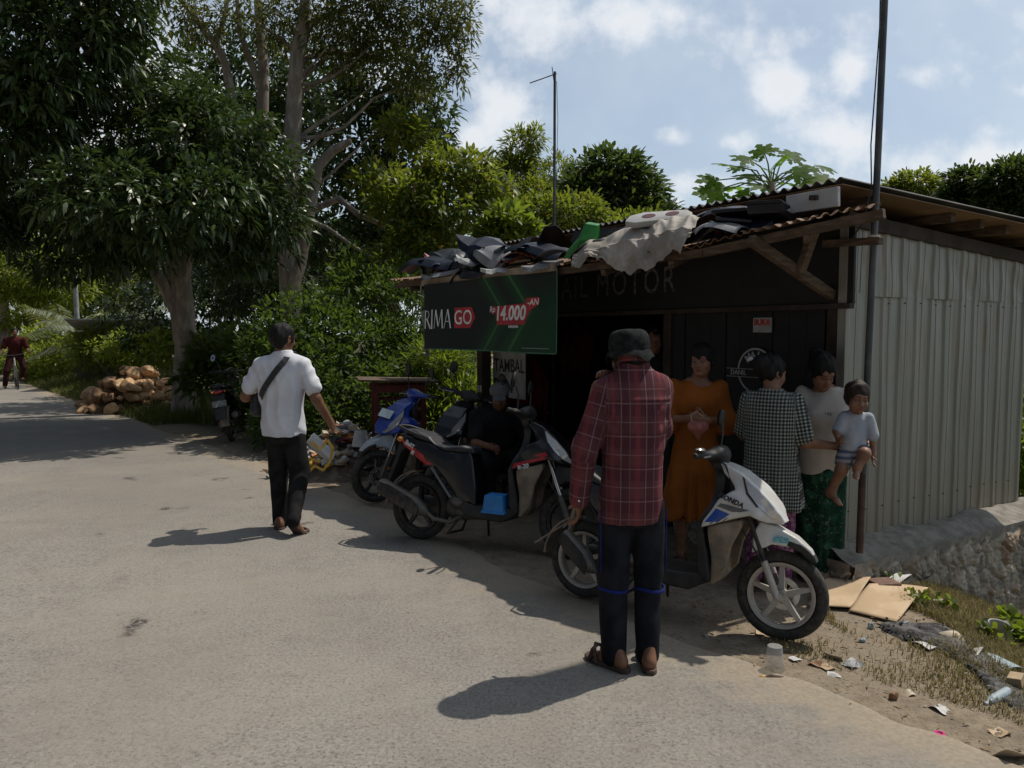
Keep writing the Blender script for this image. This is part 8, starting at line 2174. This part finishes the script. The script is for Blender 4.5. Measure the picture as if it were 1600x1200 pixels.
# burnt patch: ash bed + charred flakes as one mass
def burnt():
    A = [on_ground(x, y) for x, y in ((1370, 975), (1430, 968), (1500, 985), (1545, 1010), (1575, 1045), (1620, 1090), (1640, 1120), (1570, 1105), (1540, 1075), (1500, 1035), (1440, 1008), (1390, 995))]
    c = sum(A, Vector()) / len(A); n = 40; r_ = 14; P = np.zeros((n + 1, r_, 3))
    R_ = np.array([np.array(a) for a in A]); cl = np.concatenate([R_, R_[:1]]); tt = np.linspace(0, len(A), n + 1)
    ring = np.stack([np.interp(tt, np.arange(len(A) + 1), cl[:, k]) for k in range(3)], 1)
    for j in range(r_):
        s = j / (r_ - 1); q = np.array(c) + (ring - np.array(c)) * (s * (1 + .08 * np.sin(tt * 5.0) * s))[:, None]
        P[:, j] = q
    P[:, :, 2] = ground_z(P[:, :, 0], P[:, :, 1]) + .026 * (1 - np.linspace(0, 1, r_)[None, :] ** 4) + .012 * wave(P, nvec(5, 8, 14, 40)) * (1 - np.linspace(0, 1, r_)[None, :] ** 2) - .004 * (np.linspace(0, 1, r_)[None, :] > .97)
    m, nt = newmat('ash'); co = nt.n('ShaderNodeTexCoord', None, 3); f = nt.noise(co, 9.0, 6.0, .7); f2 = nt.noise(co, 40.0, 4.0, .7)
    cc = nt.mix(nt.ramp(f, .42, .62), (.016, .015, .015), (.16, .155, .15)); cc = nt.mix(nt.ramp(f2, .58, .72), cc, (.34, .33, .32))
    finish(m, nt, nt.n('ShaderNodeBsdfPrincipled', None, Base__Color=cc, Roughness=.95, Normal=nt.n('ShaderNodeBump', None, Strength=1.0, Distance=.03, Height=f2)))
    me = gridmesh('ash', P - np.array(c)); o = link_mesh('ash', me, m, None, c); tag(o, 'grey ash and soot of a burnt rubbish fire on the verge', 'ash', kind='stuff')
    g_ = np.random.default_rng(8); mb = MB()
    for k in range(900):
        i = g_.integers(0, n); s = g_.uniform(0, 1) ** .6; q = np.array(c) + (ring[i] - np.array(c)) * s * 1.03
        if q[0] > 2.12 and g_.random() < .85: continue
        pass
        z = float(ground_z(q[:1], q[1:2])[0]); sz = g_.uniform(.003, .013)
        mb.box((q[0] - c.x, q[1] - c.y, z - c.z + .012 + sz * .3), (sz * 2.4, sz, sz * .25), rot=tuple(g_.uniform(-1.2, 1.2, 3)))
    o = mb.build('charred_flakes', pm('char', (.010, .010, .010), .8, 0, (.03, .03, .03), 40), None); o.location = c; tag(o, 'black charred flakes strewn over the ash', 'char', kind='stuff')
burnt()
LIT = [('sheet', 1445, 1010, 'white', 1.0, 'white crumpled paper on the black ash'), ('sheet', 1487, 1003, 'cream', 1.3, 'cream carton flap lying on the ash'), ('sheet', 1505, 1020, 'white', 1.2, 'white plastic sheet in the middle of the ash'), ('sheet', 1562, 1040, 'pale blue', 1.4, 'pale plastic wrapper near the right edge of the ash'), ('bottle', 1575, 1085, 'pale blue', 1.2, 'clear bluish plastic bottle at the lower end of the ash'), ('carton', 1590, 1075, 'tan', 1.0, 'tan carton piece at the lower right of the ash'),
       ('sheet', 1302, 1030, 'cream', .75, 'upright cream scrap standing in the dry grass'), ('sheet', 1290, 1043, 'tan', .7, 'tan scrap lying at the edge of the dirt'), ('sheet', 1332, 1040, 'grey', .7, 'grey plastic scrap on the dry grass edge'), ('sheet', 1303, 1055, 'white', .5, 'tiny white scrap on the bare dirt'), ('sheet', 1242, 1032, 'white', .45, 'small white wrapper beside the clear cup'), ('sheet', 1470, 1110, 'white', .7, 'white wrapper on the lower grass'), ('sheet', 1562, 1146, 'tan', .6, 'tan scrap at the lower right grass'), ('sheet', 1585, 1185, 'cream', 1.2, 'cream torn carton at the bottom right corner'), ('bag', 1395, 1092, 'brown', .4, 'dark brown clump on the lower verge'), ('sheet', 1418, 1085, 'cream', .5, 'pale shred beside the dark clump'), ('bag', 1360, 982, 'pale blue', .35, 'blue green bottle cap lump below the cardboard'), ('bag', 1347, 1003, 'pale blue', .3, 'small bluish lump in the dry grass'), ('sheet', 1410, 975, 'pale blue', .5, 'blue wrapper at the top of the ash'), ('sheet', 1187, 990, 'tan', .5, 'tan stone chip under the front wheel of the white scooter'), ('sheet', 1275, 1040, 'brown', .5, 'brown leaf litter behind the clear cup'),
       ('sandal', 400, 716, 'pale blue', 1.0, 'pale blue sandal on the weeds at the verge edge'), ('sheet', 412, 724, 'orange', .7, 'orange scrap on the verge edge'), ('carton', 432, 728, 'tan', .7, 'tan carton piece beside the walking man'), ('sheet', 384, 716, 'white', .8, 'white scrap in the weeds near the dark scooter')]
for k, (kd, px, py, cn, sc_, lab) in enumerate(LIT):
    p = on_ground(px, py); me = rubbish_mesh(kd, 30 + k); o = link_mesh(KN[kd][0], me, TM[cn], None, p + Vector((0, 0, .015 if kd == 'bottle' else -.012 * sc_))); o.scale = (sc_ * .5, sc_ * .5, sc_ * .9)
    o.rotation_euler = ((PI / 2 if kd == 'bottle' else rt.uniform(-.25, .25)) + (1.0 if 'upright' in lab else 0), rt.uniform(-.2, .2), rt.uniform(0, 6.28)); tag(o, lab, KN[kd][2])
# clear upturned cup
p = on_ground(1210, 1046); m, nt = newmat('clear_plastic')
cupm = finish(m, nt, nt.n('ShaderNodeMixShader', None, _0=.35, _1=nt.n('ShaderNodeBsdfTransparent', None, Color=(.93, .93, .93, 1)), _2=nt.n('ShaderNodeBsdfPrincipled', None, Base__Color=(.62, .62, .60, 1), Roughness=.15, Alpha=1.0)))
mb = MB(); mb.lathe([(.044, 0), (.046, .004), (.036, .10), (.034, .115), (.024, .118), (.0, .112)], 24, cap=False); o = mb.build('plastic_cup', cupm, None, smooth=True); o.location = p; tag(o, 'clear upturned plastic cup at the edge of the road', 'cup')
# peel + twig, bottle cap, leaves, pebbles
mb = MB(); mb.tube([(-.06, 0, .008), (-.01, .005, .016), (.03, 0, .012), (.07, .008, .008)], [.006, .011, .010, .004], 6); o = mb.build('twig', barkD, None, smooth=True); o.location = on_ground(1208, 1063); tag(o, 'short dark twig on the dusty road edge', 'twig')
mb = MB(); mb.ell((0, 0, .012), (.02, .012, .011)); o = mb.build('fruit_stone', pm('yellow_seed', (.45, .28, .08), .6), None, smooth=True); o.location = on_ground(1192, 1062); tag(o, 'yellow fruit stone beside the dark twig', 'fruit stone')
mb = MB(); mb.tube([(.016 * math.cos(a), .016 * math.sin(a), .01) for a in np.linspace(0, 6.28, 13)[:-1]], .007, 6, closed=True); o = mb.build('bottle_cap', pm('magenta_plastic', (.55, .02, .18), .4), None, smooth=True); o.location = on_ground(1468, 1151); tag(o, 'bright pink plastic ring on the lower grass', 'plastic ring')
mb = MB(); mb.lathe([(.05, 0), (.062, .09), (.064, .094), (.058, .09), (.047, .006), (0, .005)], 20, cap=False); o = mb.build('plastic_tub', fairW, None, smooth=True); o.location = on_ground(1557, 998); o.rotation_euler = (.2, .1, 0); tag(o, 'white plastic tub standing in the weeds near the wall end', 'tub')
g_ = np.random.default_rng(12); mb = MB()
for k in range(1500):
    x = g_.uniform(-3.5, 3.4); y = g_.uniform(2.6, 9.0); e = edge_dist(np.array([[x, y]]))[0]
    if e < -.35 or (e < .1 and g_.random() < .6) or (x > 2.4 and y > 5): continue
    s = g_.uniform(.003, .010) * (1 if g_.random() < .93 else 1.8); mb.ell((x, y, float(ground_z(np.array([x]), np.array([y]))[0]) + s * .35), (s * g_.uniform(.8, 1.4), s, s * .7), None, 6, rot=(0, 0, g_.uniform(0, 3)))
o = mb.build('gravel', pm('small_gravel', (.26, .21, .15), .9, 0, (.38, .33, .27), 30), None); tag(o, 'loose gravel and grit scattered over the dirt edge', 'gravel', kind='stuff')
n = 9000; P = np.stack([g_.uniform(-3, 4, n), g_.uniform(2.3, 9, n)], 1); e = edge_dist(P); P = P[(e > -.05) & ((P[:, 0] > 1.0) | (g_.random(n) < .25))]; n = len(P)
C = np.c_[P, ground_z(P[:, 0], P[:, 1]) + .008]; A = np.c_[g_.normal(size=(n, 2)), g_.normal(0, .15, n)]
o = link_mesh('leaf_litter', leaf_mesh('leaf_litter', C, A, g_.uniform(.012, .045, n), g_.uniform(.0015, .006, n), -.15, 14), leafmat('dead_leaves', (.10, .065, .03), (.22, .15, .08), (.34, .27, .16), .8, .1, .2, (.3, .2, .1)), None); tag(o, 'dry leaves and straw littering the dirt', 'leaf litter', kind='stuff')
print('objects', len(bpy.data.objects))
